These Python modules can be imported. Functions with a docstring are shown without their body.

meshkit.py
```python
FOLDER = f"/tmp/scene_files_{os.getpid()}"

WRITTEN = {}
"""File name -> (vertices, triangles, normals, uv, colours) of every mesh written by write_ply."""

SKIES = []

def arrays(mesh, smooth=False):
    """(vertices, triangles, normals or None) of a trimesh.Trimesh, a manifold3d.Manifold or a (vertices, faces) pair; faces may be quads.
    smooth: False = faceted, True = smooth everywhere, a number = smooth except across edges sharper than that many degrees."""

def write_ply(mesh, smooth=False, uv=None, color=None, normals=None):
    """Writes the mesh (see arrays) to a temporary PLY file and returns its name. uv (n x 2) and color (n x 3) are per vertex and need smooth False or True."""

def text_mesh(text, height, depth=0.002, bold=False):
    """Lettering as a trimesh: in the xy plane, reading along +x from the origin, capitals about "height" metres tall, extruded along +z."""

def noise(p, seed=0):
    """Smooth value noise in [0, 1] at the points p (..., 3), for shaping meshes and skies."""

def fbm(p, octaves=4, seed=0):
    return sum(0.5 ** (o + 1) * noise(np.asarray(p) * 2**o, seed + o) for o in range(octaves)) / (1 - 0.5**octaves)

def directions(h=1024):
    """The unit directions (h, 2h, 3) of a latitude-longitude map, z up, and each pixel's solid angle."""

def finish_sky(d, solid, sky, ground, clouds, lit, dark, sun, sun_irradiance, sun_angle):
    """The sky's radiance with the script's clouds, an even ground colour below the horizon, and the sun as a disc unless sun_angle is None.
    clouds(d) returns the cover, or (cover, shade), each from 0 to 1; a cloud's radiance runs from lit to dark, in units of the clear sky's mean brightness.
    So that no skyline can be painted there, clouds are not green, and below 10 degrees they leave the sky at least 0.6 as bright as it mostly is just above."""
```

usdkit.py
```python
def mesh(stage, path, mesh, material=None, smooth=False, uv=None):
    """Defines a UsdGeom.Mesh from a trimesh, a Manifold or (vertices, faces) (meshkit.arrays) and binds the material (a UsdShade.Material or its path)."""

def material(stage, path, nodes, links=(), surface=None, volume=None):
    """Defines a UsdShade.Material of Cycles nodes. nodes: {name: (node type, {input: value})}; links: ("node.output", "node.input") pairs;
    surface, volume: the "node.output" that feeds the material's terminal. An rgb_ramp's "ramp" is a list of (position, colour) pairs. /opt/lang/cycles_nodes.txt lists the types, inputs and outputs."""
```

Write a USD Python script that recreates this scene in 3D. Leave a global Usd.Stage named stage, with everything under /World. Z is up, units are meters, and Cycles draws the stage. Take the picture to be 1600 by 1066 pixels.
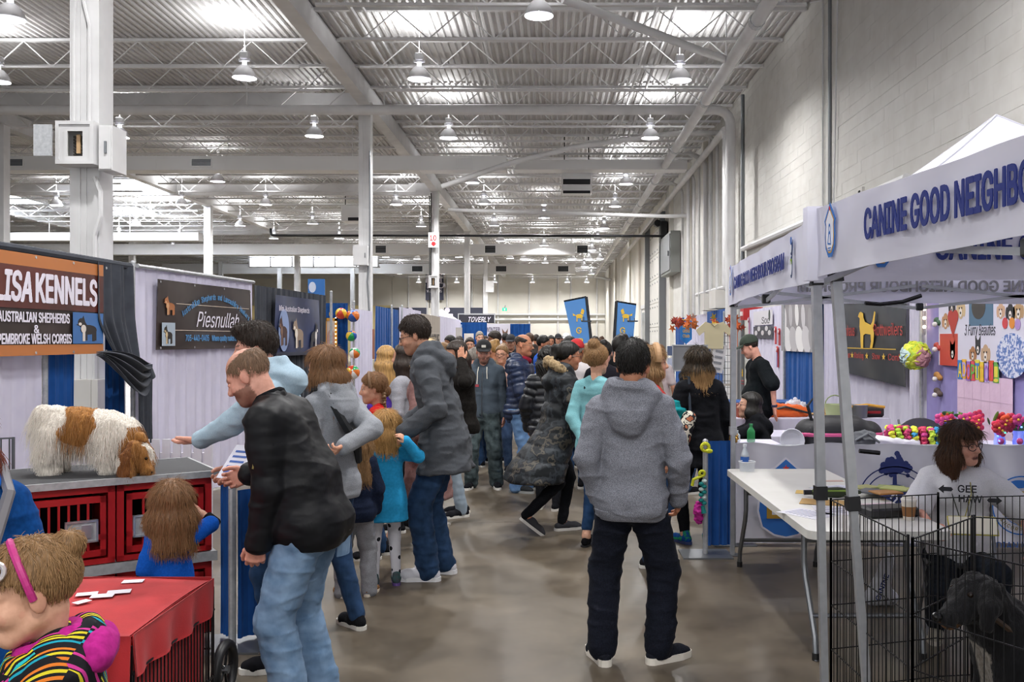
import math, random
import numpy as np, trimesh, shapely, manifold3d
from shapely import affinity
from shapely.geometry import Polygon, Point, LineString, box as sbox
import usdkit, meshkit
from pxr import Usd, UsdGeom, UsdLux, UsdShade, Gf, Sdf

stage = Usd.Stage.CreateInMemory()
UsdGeom.SetStageUpAxis(stage, UsdGeom.Tokens.z)
UsdGeom.SetStageMetersPerUnit(stage, 1.0)
UsdGeom.Xform.Define(stage, '/World')
UsdGeom.Scope.Define(stage, '/World/Looks')
rng = random.Random(7)

# ---------------------------------------------------------------- camera, exposure, lamps' power
EYE, FPX = 1.75, 1430.0
cam = UsdGeom.Camera.Define(stage, '/World/camera')
cam.AddTranslateOp().Set((0, 0, EYE)); cam.AddRotateXOp().Set(90.0)
cam.CreateFocalLengthAttr(FPX * 36 / 1600); cam.CreateHorizontalApertureAttr(36.0); cam.CreateVerticalApertureAttr(36.0 * 1066 / 1600)
cam.CreateHorizontalApertureOffsetAttr(-66 * 36 / 1600); cam.CreateVerticalApertureOffsetAttr(-3 * 36 / 1600)
cam.CreateClippingRangeAttr((0.05, 300)); cam.CreateFStopAttr(0.0)
cam.GetPrim().CreateAttribute('exposure', Sdf.ValueTypeNames.Float).Set(0.88)
LAMP_DOWN, LAMP_UP, DAYLIGHT = 370.0, 230.0, 30.0
# ambient air of the hall: a plain even grey-white surround that only comes in through the open hall doors behind
dome = UsdLux.DomeLight.Define(stage, '/World/dome'); dome.CreateIntensityAttr(0.2); dome.CreateColorAttr(Gf.Vec3f(0.95, 0.97, 1.0))

def W(u, v, y):                       # the point seen at pixel (u, v) at the depth y
 return np.array([(u - 866) / FPX * y, y, EYE - (v - 530) / FPX * y])
def FY(v, z=0.0):                     # depth of a point at height z that is seen at row v
 return FPX * (EYE - z) / (v - 530)

# ---------------------------------------------------------------- helpers
def lin(h):
 if not isinstance(h, str): return tuple(h)
 h = h.lstrip('#'); c = [int(h[i:i + 2], 16) / 255 for i in (0, 2, 4)]
 return tuple(x / 12.92 if x <= .04045 else ((x + .055) / 1.055) ** 2.4 for x in c)
_used, _mats = {}, {}
def numbered(parent, name):
 k = (parent, name); n = _used.get(k, 0); _used[k] = n + 1
 return name if n == 0 else f'{name}_{n:03d}'
def setdata(prim, label=None, cat=None, group=None, kind=None):
 for k, v in (('label', label), ('category', cat), ('group', group), ('kind', kind)):
  if v: prim.SetCustomDataByKey(k, v)
class Thing:
 def __init__(s, path, loc, rot=0.0, up=None):
  s.path, s.loc, s.rot = path, np.asarray(loc, float), rot
  s.prim = stage.GetPrimAtPath(path)
def thing(name, label=None, cat=None, loc=(0, 0, 0), rot=0.0, group=None, kind=None, parent=None):
 """an Xform at the thing's base; rot: degrees about z"""
 base = parent.path if parent is not None else '/World'
 p = f'{base}/{numbered(base, name)}'
 x = UsdGeom.Xform.Define(stage, p)
 if parent is None:
  x.AddTranslateOp().Set(Gf.Vec3d(*map(float, loc)))
  if rot: x.AddRotateZOp().Set(float(rot))
  t = Thing(p, loc, rot)
 else: t = Thing(p, parent.loc, parent.rot)
 setdata(x.GetPrim(), label, cat, group, kind)
 return t
def cat_mesh(ms):
 vs, fs, n = [], [], 0
 for m in ms:
  if hasattr(m, 'to_mesh'):
   q = m.to_mesh(); v, f = q.vert_properties[:, :3], q.tri_verts
  elif isinstance(m, tuple): v, f = m
  else: v, f = m.vertices, m.faces
  f = np.asarray(f, int); v = np.asarray(v, float)
  if f.shape[1] == 4: f = np.vstack([f[:, [0, 1, 2]], f[:, [0, 2, 3]]])
  vs.append(v); fs.append(f + n); n += len(v)
 return np.vstack(vs), np.vstack(fs)
def obj(name, mesh, m, parent=None, smooth=False, label=None, cat=None, group=None, kind=None, world=True, color=None):
 """ONE Mesh prim; world: the mesh is given in world coordinates and brought into its thing's frame"""
 if isinstance(mesh, list): mesh = cat_mesh(mesh)
 base = parent.path if parent is not None else '/World'
 p = f'{base}/{numbered(base, name)}'
 if hasattr(mesh, 'to_mesh') or not isinstance(mesh, tuple): mesh = cat_mesh([mesh])
 v, f = np.array(mesh[0], float), np.asarray(mesh[1], int)
 loc, rot = None, 0
 if parent is not None and world: loc, rot = parent.loc, parent.rot
 elif parent is None:
  loc = np.array([(v[:, 0].min() + v[:, 0].max()) / 2, (v[:, 1].min() + v[:, 1].max()) / 2, v[:, 2].min()])
 if loc is not None:
  v = v - loc
  if rot:
   c, s_ = math.cos(math.radians(-rot)), math.sin(math.radians(-rot)); v = v @ np.array([[c, s_, 0], [-s_, c, 0], [0, 0, 1.0]])
 M = usdkit.mesh(stage, p, (v, f), mat_of(m), smooth=smooth)
 if parent is None: UsdGeom.Xformable(M).AddTranslateOp().Set(Gf.Vec3d(*map(float, loc)))
 if color is not None:
  UsdGeom.PrimvarsAPI(M).CreatePrimvar('Cd', Sdf.ValueTypeNames.Color3fArray, 'vertex').Set([Gf.Vec3f(*map(float, c)) for c in color])
 setdata(M.GetPrim(), label, cat, group, kind)
 t = Thing(p, parent.loc if parent is not None else loc, parent.rot if parent is not None else 0)
 return t
def copy_of(src, name, loc, rot=0.0, label=None, cat=None, group=None):
 p = '/World/' + numbered('/World', name); x = UsdGeom.Xform.Define(stage, p)
 x.GetPrim().GetReferences().AddInternalReference(src.path)
 x.ClearXformOpOrder() if False else None
 xf = UsdGeom.Xformable(x.GetPrim())
 ops = xf.GetOrderedXformOps()
 ops[0].Set(Gf.Vec3d(*map(float, loc)))
 if rot and len(ops) < 2: xf.AddRotateZOp().Set(float(rot))
 elif len(ops) > 1: ops[1].Set(float(rot))
 x.GetPrim().SetInstanceable(True)
 setdata(x.GetPrim(), label, cat, group)
 return Thing(p, loc, rot)

# ---------------------------------------------------------------- materials
def mat_of(m): return m if m is not None and not isinstance(m, str) else (_mats[m] if m else None)
def mat(name, col, rough=.6, metal=0., noise=None, bump=None, spec=.5, emit=None, wave=None, sheen=0., trans=0., coord='object', rand=0., stretch=None, coat=0., alpha=1., thru=0.):
 """noise: (scale, colour2, low, high, detail); bump: (scale, strength, distance); wave: (scale, axis, colour2); rand: per-object value shift"""
 n, l = {'p': ('principled_bsdf', {'roughness': rough, 'metallic': metal, 'specular_ior_level': spec, 'base_color': lin(col), 'transmission_weight': trans, 'coat_weight': coat, 'alpha': alpha})}, []
 if sheen: n['p'][1].update(sheen_weight=sheen, sheen_roughness=.4)
 if emit: n['p'][1].update(emission_color=lin(emit[0]), emission_strength=emit[1])
 n['t'] = ('texture_coordinate', {}); src = 't.object'
 if coord == 'world': n['g'] = ('geometry', {}); src = 'g.position'
 if stretch: n['m'] = ('mapping', {'scale': stretch}); l.append((src, 'm.vector')); src = 'm.vector'
 out = None
 if noise:
  sc, c2, lo, hi = noise[:4]
  n['n'] = ('noise_texture', {'scale': sc, 'detail': noise[4] if len(noise) > 4 else 4.0}); l.append((src, 'n.vector'))
  n['r'] = ('rgb_ramp', {'ramp': [(lo, lin(col)), (hi, lin(c2))]}); l.append(('n.fac', 'r.fac')); out = 'r.color'
 if wave:
  n['w'] = ('wave_texture', {'scale': wave[0], 'bands_direction': wave[1], 'distortion': wave[3] if len(wave) > 3 else 0.0}); l.append((src, 'w.vector'))
  n['mw'] = ('mix', {'color1': lin(col), 'color2': lin(wave[2])}); l.append(('w.fac', 'mw.fac'))
  if out: l.append((out, 'mw.color1'))
  out = 'mw.color'
 if rand:
  n['oi'] = ('object_info', {}); n['mr'] = ('map_range', {'from_min': 0., 'from_max': 1., 'to_min': 1 - rand, 'to_max': 1 + rand}); l.append(('oi.random', 'mr.value'))
  n['h'] = ('hsv', {'color': lin(col)}); l.append(('mr.result', 'h.value'))
  if out: l.append((out, 'h.color'))
  out = 'h.color'
 if out: l.append((out, 'p.base_color'))
 if bump:
  n['bn'] = ('noise_texture', {'scale': bump[0], 'detail': 3.0}); l.append((src, 'bn.vector'))
  n['b'] = ('bump', {'strength': bump[1], 'distance': bump[2] if len(bump) > 2 else .01}); l += [('bn.fac', 'b.height'), ('b.normal', 'p.normal')]
 if thru:
  n['tl'] = ('translucent_bsdf', {'color': lin(col)}); n['mx'] = ('mix_closure', {'fac': thru}); l += [('p.BSDF', 'mx.closure1'), ('tl.BSDF', 'mx.closure2')]
 _mats[name] = usdkit.material(stage, '/World/Looks/' + name, n, l, surface='mx.closure' if thru else 'p.BSDF')
 return name
def cm(col, rough=.7, **k):
 """a plain cloth / plastic material by its colour, made once"""
 key = 'tone_' + (col.lstrip('#') if isinstance(col, str) else '_'.join(f'{int(c*999):03d}' for c in col)) + f'_{int(rough*100)}' + ''.join(sorted(k))
 if key not in _mats: mat(key, col, rough, **k)
 return key

# ---------------------------------------------------------------- mesh helpers (world coordinates)
def bx(x0, x1, y0, y1, z0, z1):
 m = trimesh.creation.box([abs(x1 - x0), abs(y1 - y0), abs(z1 - z0)]); m.apply_translation([(x0 + x1) / 2, (y0 + y1) / 2, (z0 + z1) / 2]); return m
def rbx(x0, x1, y0, y1, z0, z1, r):
 """box with rounded vertical edges and softened rims"""
 s = sbox(x0 + r, y0 + r, x1 - r, y1 - r).buffer(r, quad_segs=3)
 return prism(s, z0, z1)
def chamfer_box(size, c):
 a = np.array(size) / 2; pts = []
 for sx in (-1, 1):
  for sy in (-1, 1):
   for sz in (-1, 1):
    s = np.array([sx, sy, sz])
    for k in range(3):
     d = np.full(3, c); d[k] = 0; pts.append(s * (a - d))
 return trimesh.Trimesh(np.array(pts)).convex_hull
def prism(poly, z0, z1):
 m = [trimesh.creation.extrude_polygon(g, z1 - z0, engine='earcut') for g in getattr(poly, 'geoms', [poly]) if g.area > 0]
 m = trimesh.util.concatenate(m); m.apply_translation([0, 0, z0]); return m
def frame_of(d):
 d = np.asarray(d, float); d = d / np.linalg.norm(d)
 a = np.array([0, 0, 1.0]) if abs(d[2]) < .9 else np.array([0, 1.0, 0])
 x = np.cross(a, d); x /= np.linalg.norm(x); return x, np.cross(d, x), d
def bar(a, b, w, h=None, n=4):
 """straight bar (n sides) from a to b"""
 a, b = np.asarray(a, float), np.asarray(b, float); h = h or w; x, y, d = frame_of(b - a)
 t = np.arange(n) / n * 2 * math.pi + (math.pi / 4 if n == 4 else 0); k = 1 / math.cos(math.pi / n) if n == 4 else 1
 ring = np.outer(np.cos(t) * w / 2 * k, x) + np.outer(np.sin(t) * h / 2 * k, y)
 v = np.vstack([a + ring, b + ring]); f = []
 for i in range(n):
  j = (i + 1) % n; f += [[i, j, n + j], [i, n + j, n + i]]
 for i in range(1, n - 1): f += [[0, i + 1, i], [n, n + i, n + i + 1]]
 return v, np.array(f)
def tube(pts, r, n=8, closed=False, caps=True):
 pts = np.asarray(pts, float); m = len(pts); r = np.broadcast_to(r, (m,))
 tang = np.gradient(pts, axis=0) if not closed else np.roll(pts, -1, 0) - np.roll(pts, 1, 0)
 x0, _, _ = frame_of(tang[0]); rings = []
 for p, t, rr in zip(pts, tang, r):
  t = t / (np.linalg.norm(t) + 1e-12); x0 = x0 - t * (x0 @ t); x0 = x0 / np.linalg.norm(x0); y = np.cross(t, x0)
  a = np.arange(n) / n * 2 * math.pi; rings.append(p + rr * (np.outer(np.cos(a), x0) + np.outer(np.sin(a), y)))
 v = np.vstack(rings); f = []
 for i in range(m if closed else m - 1):
  for k in range(n):
   a, b = i * n + k, i * n + (k + 1) % n; c, d = ((i + 1) % m) * n + (k + 1) % n, ((i + 1) % m) * n + k
   f += [[a, b, c], [a, c, d]]
 if caps and not closed:
  for k in range(1, n - 1): f += [[0, k + 1, k], [(m - 1) * n, (m - 1) * n + k, (m - 1) * n + k + 1]]
 return v, np.array(f)
def lathe(prof, c=(0, 0, 0), n=20):
 prof = np.asarray(prof, float); a = np.arange(n) / n * 2 * math.pi
 v = np.vstack([np.stack([r * np.cos(a), r * np.sin(a), np.full(n, z)], 1) for r, z in prof]) + np.asarray(c)
 f = []
 for i in range(len(prof) - 1):
  for k in range(n):
   p, q = i * n + k, i * n + (k + 1) % n; f += [[p, q, q + n], [p, q + n, p + n]]
 return v, np.array(f)
def sph(c, r, sub=2):
 m = trimesh.creation.icosphere(sub, 1.0); m.apply_scale(r); m.apply_translation(c); return m
def move(m, T): v, f = cat_mesh([m]); T = np.asarray(T, float); return v @ T[:3, :3].T + T[:3, 3], f
def plane_T(o, xd, up=(0, 0, 1)):
 """4x4 that stands a flat xy design up: its x along xd, its y along up, its z out of the face"""
 x = np.asarray(xd, float); x = x / np.linalg.norm(x); y = np.asarray(up, float); y = y / np.linalg.norm(y); T = np.eye(4)
 T[:3, 0], T[:3, 1], T[:3, 2], T[:3, 3] = x, y, np.cross(x, y), o; return T
_texts = {}
def text(s, h, width=None, fat=0.0, bold=True, depth=.0018, slant=0.):
 """flat lettering, reading along +x, squeezed to the given width; fat: extra stroke weight as a share of the height"""
 if fat:
  q = text(s, h, width, 0, bold, depth, slant); return cat_mesh([(q[0] + np.array([dx * fat * h, dy * fat * h * .5, .0004 * k]), q[1]) for k, (dx, dy) in enumerate(((0, 0), (1, 0), (-1, 0), (0, 1), (0, -1)))])
 k = (s, bold)
 if k not in _texts: _texts[k] = meshkit.text_mesh(s, 1.0, 1.0, bold)
 m = _texts[k]; v = m.vertices.copy(); v[:, 0] -= v[:, 0].min()
 sx = h if width is None else width / v[:, 0].max()
 v = np.stack([v[:, 0] * sx + slant * v[:, 1] * h, v[:, 1] * h, v[:, 2] * depth], 1); return v, np.array(m.faces)
def sheet(fn, nu, nv, thick=.004):
 """a closed thin cloth: fn(u, v) -> points for u, v in 0..1 arrays, given a thickness along its normal"""
 u, v = np.meshgrid(np.linspace(0, 1, nu), np.linspace(0, 1, nv), indexing='ij'); p = fn(u, v); n = np.cross(np.gradient(p, axis=0), np.gradient(p, axis=1)); n /= np.linalg.norm(n, axis=2, keepdims=True) + 1e-12
 V = np.vstack([(p + n * thick / 2).reshape(-1, 3), (p - n * thick / 2).reshape(-1, 3)]); N = nu * nv; f = []
 i = np.arange(nu - 1)[:, None] * nv + np.arange(nv - 1)[None]; i = i.ravel(); a, b, c, d = i, i + nv, i + nv + 1, i + 1
 f = [np.stack([a, b, c], 1), np.stack([a, c, d], 1), np.stack([a, c, b], 1) + N, np.stack([a, d, c], 1) + N]
 rim = np.concatenate([np.arange(nv), np.arange(1, nu) * nv + nv - 1, (nu - 1) * nv + np.arange(nv - 2, -1, -1), np.arange(nu - 2, 0, -1) * nv]); r2 = np.roll(rim, -1)
 f += [np.stack([rim, r2 + N, r2], 1), np.stack([rim, rim + N, r2 + N], 1)]
 return V, np.vstack(f)
def drape(a, b, z0, z1, folds=8, amp=.03, seed=0, gather=1.0, thick=.004, nv=9):
 """hanging cloth from (x, y) a to (x, y) b between the heights z0 and z1, in uneven folds"""
 a, b = np.asarray(a, float), np.asarray(b, float); L = np.linalg.norm(b - a); d = (b - a) / L; nrm = np.array([d[1], -d[0]]); r = random.Random(seed); ph = [r.uniform(0, 6.28) for _ in range(4)]
 def fn(u, v):
  w = (np.sin(u * folds * 6.283 + ph[0] + .5 * np.sin(u * 5 + ph[1])) * .7 + .4 * np.sin(u * folds * 11.3 + ph[2] + v * .6)) * amp * (.45 + .55 * (1 - v)) + .2 * amp * np.sin(v * 4 + u * 9 + ph[3])
  return np.stack([a[0] + d[0] * L * u + nrm[0] * w, a[1] + d[1] * L * u + nrm[1] * w, z0 + (z1 - z0) * v], 2)
 return sheet(fn, max(12, int(folds * 9)), nv, thick)

# ---------------------------------------------------------------- common materials
mat('white_paint', '#d9d7d3', .55, noise=(1.2, '#cfccc6', .35, .7), coord='world')
mat('steel_white', '#d8d8d9', .5, noise=(2.0, '#cbcbcc', .4, .7), coord='world')
mat('deck', '#d0cfcf', .6, noise=(.9, '#c2c0bf', .35, .7), coord='world')
mat('block', '#d6d5d0', .6, noise=(3.0, '#cccac4', .35, .7), bump=(60, .12, .004), coord='world')
mat('joint', '#cfcec9', .8, noise=(.55, '#6d6b66', .54, .66, 6.0), coord='world')
mat('back_wall', '#e2dfd6', .6, noise=(.5, '#d8d4ca', .35, .7), coord='world')
mat('duct', '#e0e0e0', .4)
mat('aluminium', '#c3c5c8', .4, .45, noise=(30, '#a9acb0', .3, .7))
mat('chrome', '#d8dadd', .2, .75)
mat('steel_grey', '#83868a', .4, .8)
mat('dark_metal', '#1b1c1f', .4, .4)
mat('black_plastic', '#17181b', .45)
mat('reflector', '#c9c9cc', .35, .3)
mat('bulb_glow', '#ffffff', .5, emit=('#f4f3ff', 7.0))
n_ = {'g': ('geometry', {}), 'n1': ('noise_texture', {'scale': .55, 'detail': 6.0, 'roughness': .6}), 'n2': ('noise_texture', {'scale': 2.3, 'detail': 5.0}), 'n3': ('noise_texture', {'scale': 90., 'detail': 2.0}),
   'r1': ('rgb_ramp', {'ramp': [(.3, lin('#4e463a')), (.5, lin('#685e50')), (.72, lin('#7e7566'))]}), 'r2': ('rgb_ramp', {'ramp': [(.3, (.6, .58, .54)), (.68, (1.0, 1.0, 1.0))]}), 'm': ('mix', {'mix_type': 'multiply', 'fac': 1.0}),
   'r3': ('rgb_ramp', {'ramp': [(.35, (.34, .34, .34)), (.7, (.5, .5, .5))]}), 'b': ('bump', {'strength': .04, 'distance': .002}), 'p': ('principled_bsdf', {'specular_ior_level': .5})}
_mats['concrete'] = usdkit.material(stage, '/World/Looks/concrete', n_, [('g.position', 'n1.vector'), ('g.position', 'n2.vector'), ('g.position', 'n3.vector'), ('n1.fac', 'r1.fac'), ('n2.fac', 'r2.fac'), ('r1.color', 'm.color1'), ('r2.color', 'm.color2'),
  ('m.color', 'p.base_color'), ('n2.fac', 'r3.fac'), ('r3.color', 'p.roughness'), ('n3.fac', 'b.height'), ('b.normal', 'p.normal')], surface='p.BSDF')
# ================================================================ THE HALL
HC, XW, YB, XL, YR = 8.2, 4.9, 88.0, -46.0, -9.0
S = dict(kind='structure')
# floor: cast slabs with sawn joints
fl = thing('floor', **S)
obj('base', bx(XL, XW, YR, YB, -.3, -.02), cm('#4a443a', .9), fl)
xs, ys = [XL, -34, -22, -13.4, -4.6, XW], [YR, .4, 8.75, 17.2, 27, 40, 55, 70, YB]
for i in range(len(xs) - 1):
 for j in range(len(ys) - 1):
  g = .004
  obj('concrete_slab', bx(xs[i] + g, xs[i + 1] - g, ys[j] + g, ys[j + 1] - g, -.05, 0), 'concrete', fl)
# ceiling: fluted steel deck on open-web joists and girders
ce = thing('ceiling', loc=(0, 0, HC), **S)
per, dep, x = .152, .045, XL; prof = []
while x < XW + .1:
 prof += [(x, HC), (x + .045, HC), (x + .06, HC + dep), (x + .137, HC + dep)]; x += per
prof = np.array(prof); n = len(prof); V = np.vstack([np.c_[prof[:, 0], np.full(n, yy), prof[:, 1]] for yy in (YR, 20, 50, YB)])
F = [[i + k * n, i + 1 + k * n, i + 1 + (k + 1) * n, i + (k + 1) * n] for k in range(3) for i in range(n - 1)]
obj('roof_deck', (V, np.array(F)), 'deck', ce)
obj('roof_slab', bx(XL, XW + .2, YR, YB, HC + .1, HC + .3), 'deck', ce)
def joist(x0, x1, y, pan=1.25):
 zt, zb = HC - .03, HC - .66; m = [bx(x0, x1, y - .05, y + .05, zt - .06, zt), bx(x0 + .5, x1 - .5, y - .04, y + .04, zb, zb + .05)]
 k = int((x1 - x0) / pan); xx = np.linspace(x0 + .3, x1 - .3, 2 * k + 1)
 for i in range(2 * k): m.append(bar((xx[i], y, zt - .05 if i % 2 == 0 else zb + .03), (xx[i + 1], y, zb + .03 if i % 2 == 0 else zt - .05), .022))
 return m
jy = np.arange(3.0, YB - .5, 1.83) + .1
for y in jy:
 obj('roof_joist', joist(-4.65, XW - .02, y), 'steel_white', ce)
 if y > 18: obj('roof_joist', joist(-15.3, -4.95, y), 'steel_white', ce)
 if y > 24: obj('roof_joist', joist(-26.0, -15.7, y, 1.7), 'steel_white', ce)
 if y > 40: obj('roof_joist', joist(-44.0, -26.2, y, 2.5), 'steel_white', ce)
for x in (-4.8, -15.5, -26.1): obj('girder', [bx(x - .15, x + .15, YR, YB, HC - .51, HC - .49), bx(x - .13, x + .15, YR, YB, HC - .49, HC - .04)], 'steel_white', ce)
for y in (23.3, 36.9, 50.5, 64): obj('cross_beam', bx(-44, -4.95, y + .3, y + .5, HC - .6, HC - .1), 'steel_white', ce)
# right wall of painted blocks
wr = thing('wall_right', loc=(XW, 0, 0), **S)
obj('backing', bx(XW + .02, XW + .3, YR, 23.3, 0, HC + .1), 'joint', wr); obj('backing', bx(XW + .035, XW + .3, 23.3, YB, 0, HC + .1), 'block', wr)
near, far = [], []; hz = [rng.choice([.0007, .0012, .0022, .004]) for _ in range(42)]
for k in range(41):
 z0 = k * .2; off = .2 if k % 2 else 0
 y = 9.0 + off - .4
 while y < 23.3:
  d = rng.uniform(-.0015, .0015); g = .0035
  b = bx(XW + d, XW + .05, max(y, 9.0) + .0002, min(y + .4, 23.3) - .0002, z0 + hz[k] * rng.uniform(.6, 1.2), z0 + .2 - .0008)
  vis = z0 > 2.0 + (23.3 - y) * .0
  (near if (vis and y < 16.4 and z0 > 2.3) else far).append((y, b)) if min(y + .4, 23.3) - max(y, 9.0) > .05 else None
  y += .4
near.sort(key=lambda t: t[0])
for _, b in near[:290]: obj('block', b, 'block', wr)
obj('blockwork', [b for _, b in near[290:] + far], 'block', wr, kind='stuff')
# plain panels beyond, and nearer than the photograph reaches
obj('wall_panel', bx(XW, XW + .05, YR, 9.0, 0, HC), 'block', wr)
c2 = []
for k in range(41):
 y = 23.35 + (.3 if k % 2 else 0)
 while y < 40.3: c2.append(bx(XW + .03, XW + .06, y, min(y + 1.19, 40.3), k * .2 + .003, k * .2 + .199)); y += 1.2
obj('blockwork', c2, 'block', wr, kind='stuff')
for a, b in ((47.2, 56), (56.06, 65), (65.06, 76), (76.06, YB)): obj('wall_panel', bx(XW, XW + .05, a, b, 0, HC), 'back_wall', wr)
obj('wall_panel', bx(XW, XW + .05, 40.3, 47.2, 7.0, HC), 'back_wall', wr)
for y in (29.5, 33, 38, 52, 58.5, 66, 72, 80): obj('pilaster', bx(XW - .12, XW + .04, y - .14, y + .14, 0, HC - .1), 'back_wall', wr)
# sectional overhead door
do = thing('door_1', loc=(XW, 43.7, 0), **S)
mat('door_skin', '#dedcd6', .5)
for k in range(6):
 z0 = .02 + k * 1.16; obj('door_panel', bx(XW - .02, XW + .03, 40.75, 46.85, z0, z0 + 1.13), 'door_skin', do)
 obj('rivet_row', [bx(XW - .035, XW - .015, yy - .07, yy + .07, z0 + .12, z0 + .19) for yy in np.linspace(41.2, 46.4, 6)] + [bx(XW - .035, XW - .015, yy - .07, yy + .07, z0 + .92, z0 + .99) for yy in np.linspace(41.2, 46.4, 6)], 'steel_grey', do)
for y in (40.55, 46.95): obj('door_track', bx(XW - .25, XW + .02, y - .14, y + .14, 0, 7.4), 'steel_grey', do)
obj('torsion_shaft', tube([(XW - .3, 40.4, 7.2), (XW - .3, 47.1, 7.2)], .09, 8), 'dark_metal', do)
d2 = thing('door_2', loc=(XW, 50, 0), **S)
obj('door_leaf', bx(XW - .03, XW + .02, 48.9, 50.9, 0, 3.4), 'white_paint', d2); obj('door_frame', [bx(XW - .08, XW + .02, 48.7, 48.9, 0, 3.6), bx(XW - .08, XW + .02, 50.9, 51.1, 0, 3.6), bx(XW - .08, XW + .02, 48.7, 51.1, 3.4, 3.6)], 'steel_white', d2); obj('door_glass', bx(XW - .04, XW - .02, 49.2, 50.6, .3, 3.2), cm('#2b4a5e', .15), d2)
# far wall with its tall panels; to its left the opening into the next hall
wb = thing('wall_back', loc=(0, YB, 0), **S)
px = [-15.6, -12.2, -8.1, -5.4, -2.4, 1.6, XW]
for a, b in zip(px[:-1], px[1:]): obj('wall_panel', bx(a + .04, b - .04, YB - .05, YB + .1, 0, HC), 'back_wall', wb)
obj('backing', bx(-15.6, XW, YB + .04, YB + .3, 0, HC), 'joint', wb)
for x in px[1:-1] + [-14.0, -10.3, -7.9, -6.8, .35, 4.1]: obj('wall_conduit', tube([(x, YB - .16, 0), (x, YB - .16, HC - .3)], .07, 6), 'steel_white', wb)
for z in (3.6, 4.1): obj('wall_rail', tube([(-8, YB - .25, z), (XW, YB - .25, z)], .09, 6), 'steel_white', wb)
obj('header', bx(XL, -15.6, YB - .1, YB + .3, 5.0, HC), 'back_wall', wb)
obj('far_hall_side', bx(XL, -15.6, YB + 22, YB + 22.3, 0, 8), cm('#a59a78', .8), wb)
obj('far_hall_ceiling', bx(XL, -15.6, YB + .3, YB + 22, 6.6, 6.8), cm('#8d8468', .8), wb)
obj('far_hall_floor', bx(XL, -15.6, YB, YB + 22, -.2, 0), 'concrete', wb)
wl = thing('wall_left', loc=(XL, 0, 0), **S); obj('wall_panel', bx(XL - .3, XL, YR, YB + 22, 0, HC + .1), 'back_wall', wl)
# daylight: roof skylights and a band of clerestory glass far to the left
mat('daylight', '#ffffff', .5, emit=('#eef5ff', DAYLIGHT))
mat('daylight_band', '#ffffff', .5, emit=('#eef5ff', 5.0))
for k, (x0, x1, y0, y1) in enumerate(((-19.0, -16.2, 36.5, 38.2), (-18.6, -15.9, 39.6, 42.2), (-22.5, -20.2, 44.0, 46.5), (-26.5, -24, 40.5, 43))):
 w = thing(f'window_{k+1}', loc=((x0 + x1) / 2, (y0 + y1) / 2, HC - .05), **S)
 obj('skylight_frame', [bx(x0 - .1, x1 + .1, y0 - .1, y0, HC - .09, HC), bx(x0 - .1, x1 + .1, y1, y1 + .1, HC - .09, HC), bx(x0 - .1, x0, y0, y1, HC - .09, HC), bx(x1, x1 + .1, y0, y1, HC - .09, HC)], 'steel_white', w)
 obj('skylight_pane', bx(x0, x1, y0, y1, HC - .06, HC - .03), 'daylight', w)
w = thing('window_5', loc=(-18, 66, 6.9), **S)
for k in range(6): x0 = -22.0 + k * 1.55; obj('pane', bx(x0 + .05, x0 + 1.5, 66, 66.05, 7.0, 7.9), 'daylight_band', w)
obj('window_frame', [bx(-22.1, -12.6, 65.95, 66.1, 6.9, 7.0), bx(-22.1, -12.6, 65.95, 66.1, 7.9, 8.0)] + [bx(-22 + k * 1.55 - .05, -22 + k * 1.55 + .05, 65.95, 66.1, 6.95, 7.9) for k in range(7)], 'steel_white', w)

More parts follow.
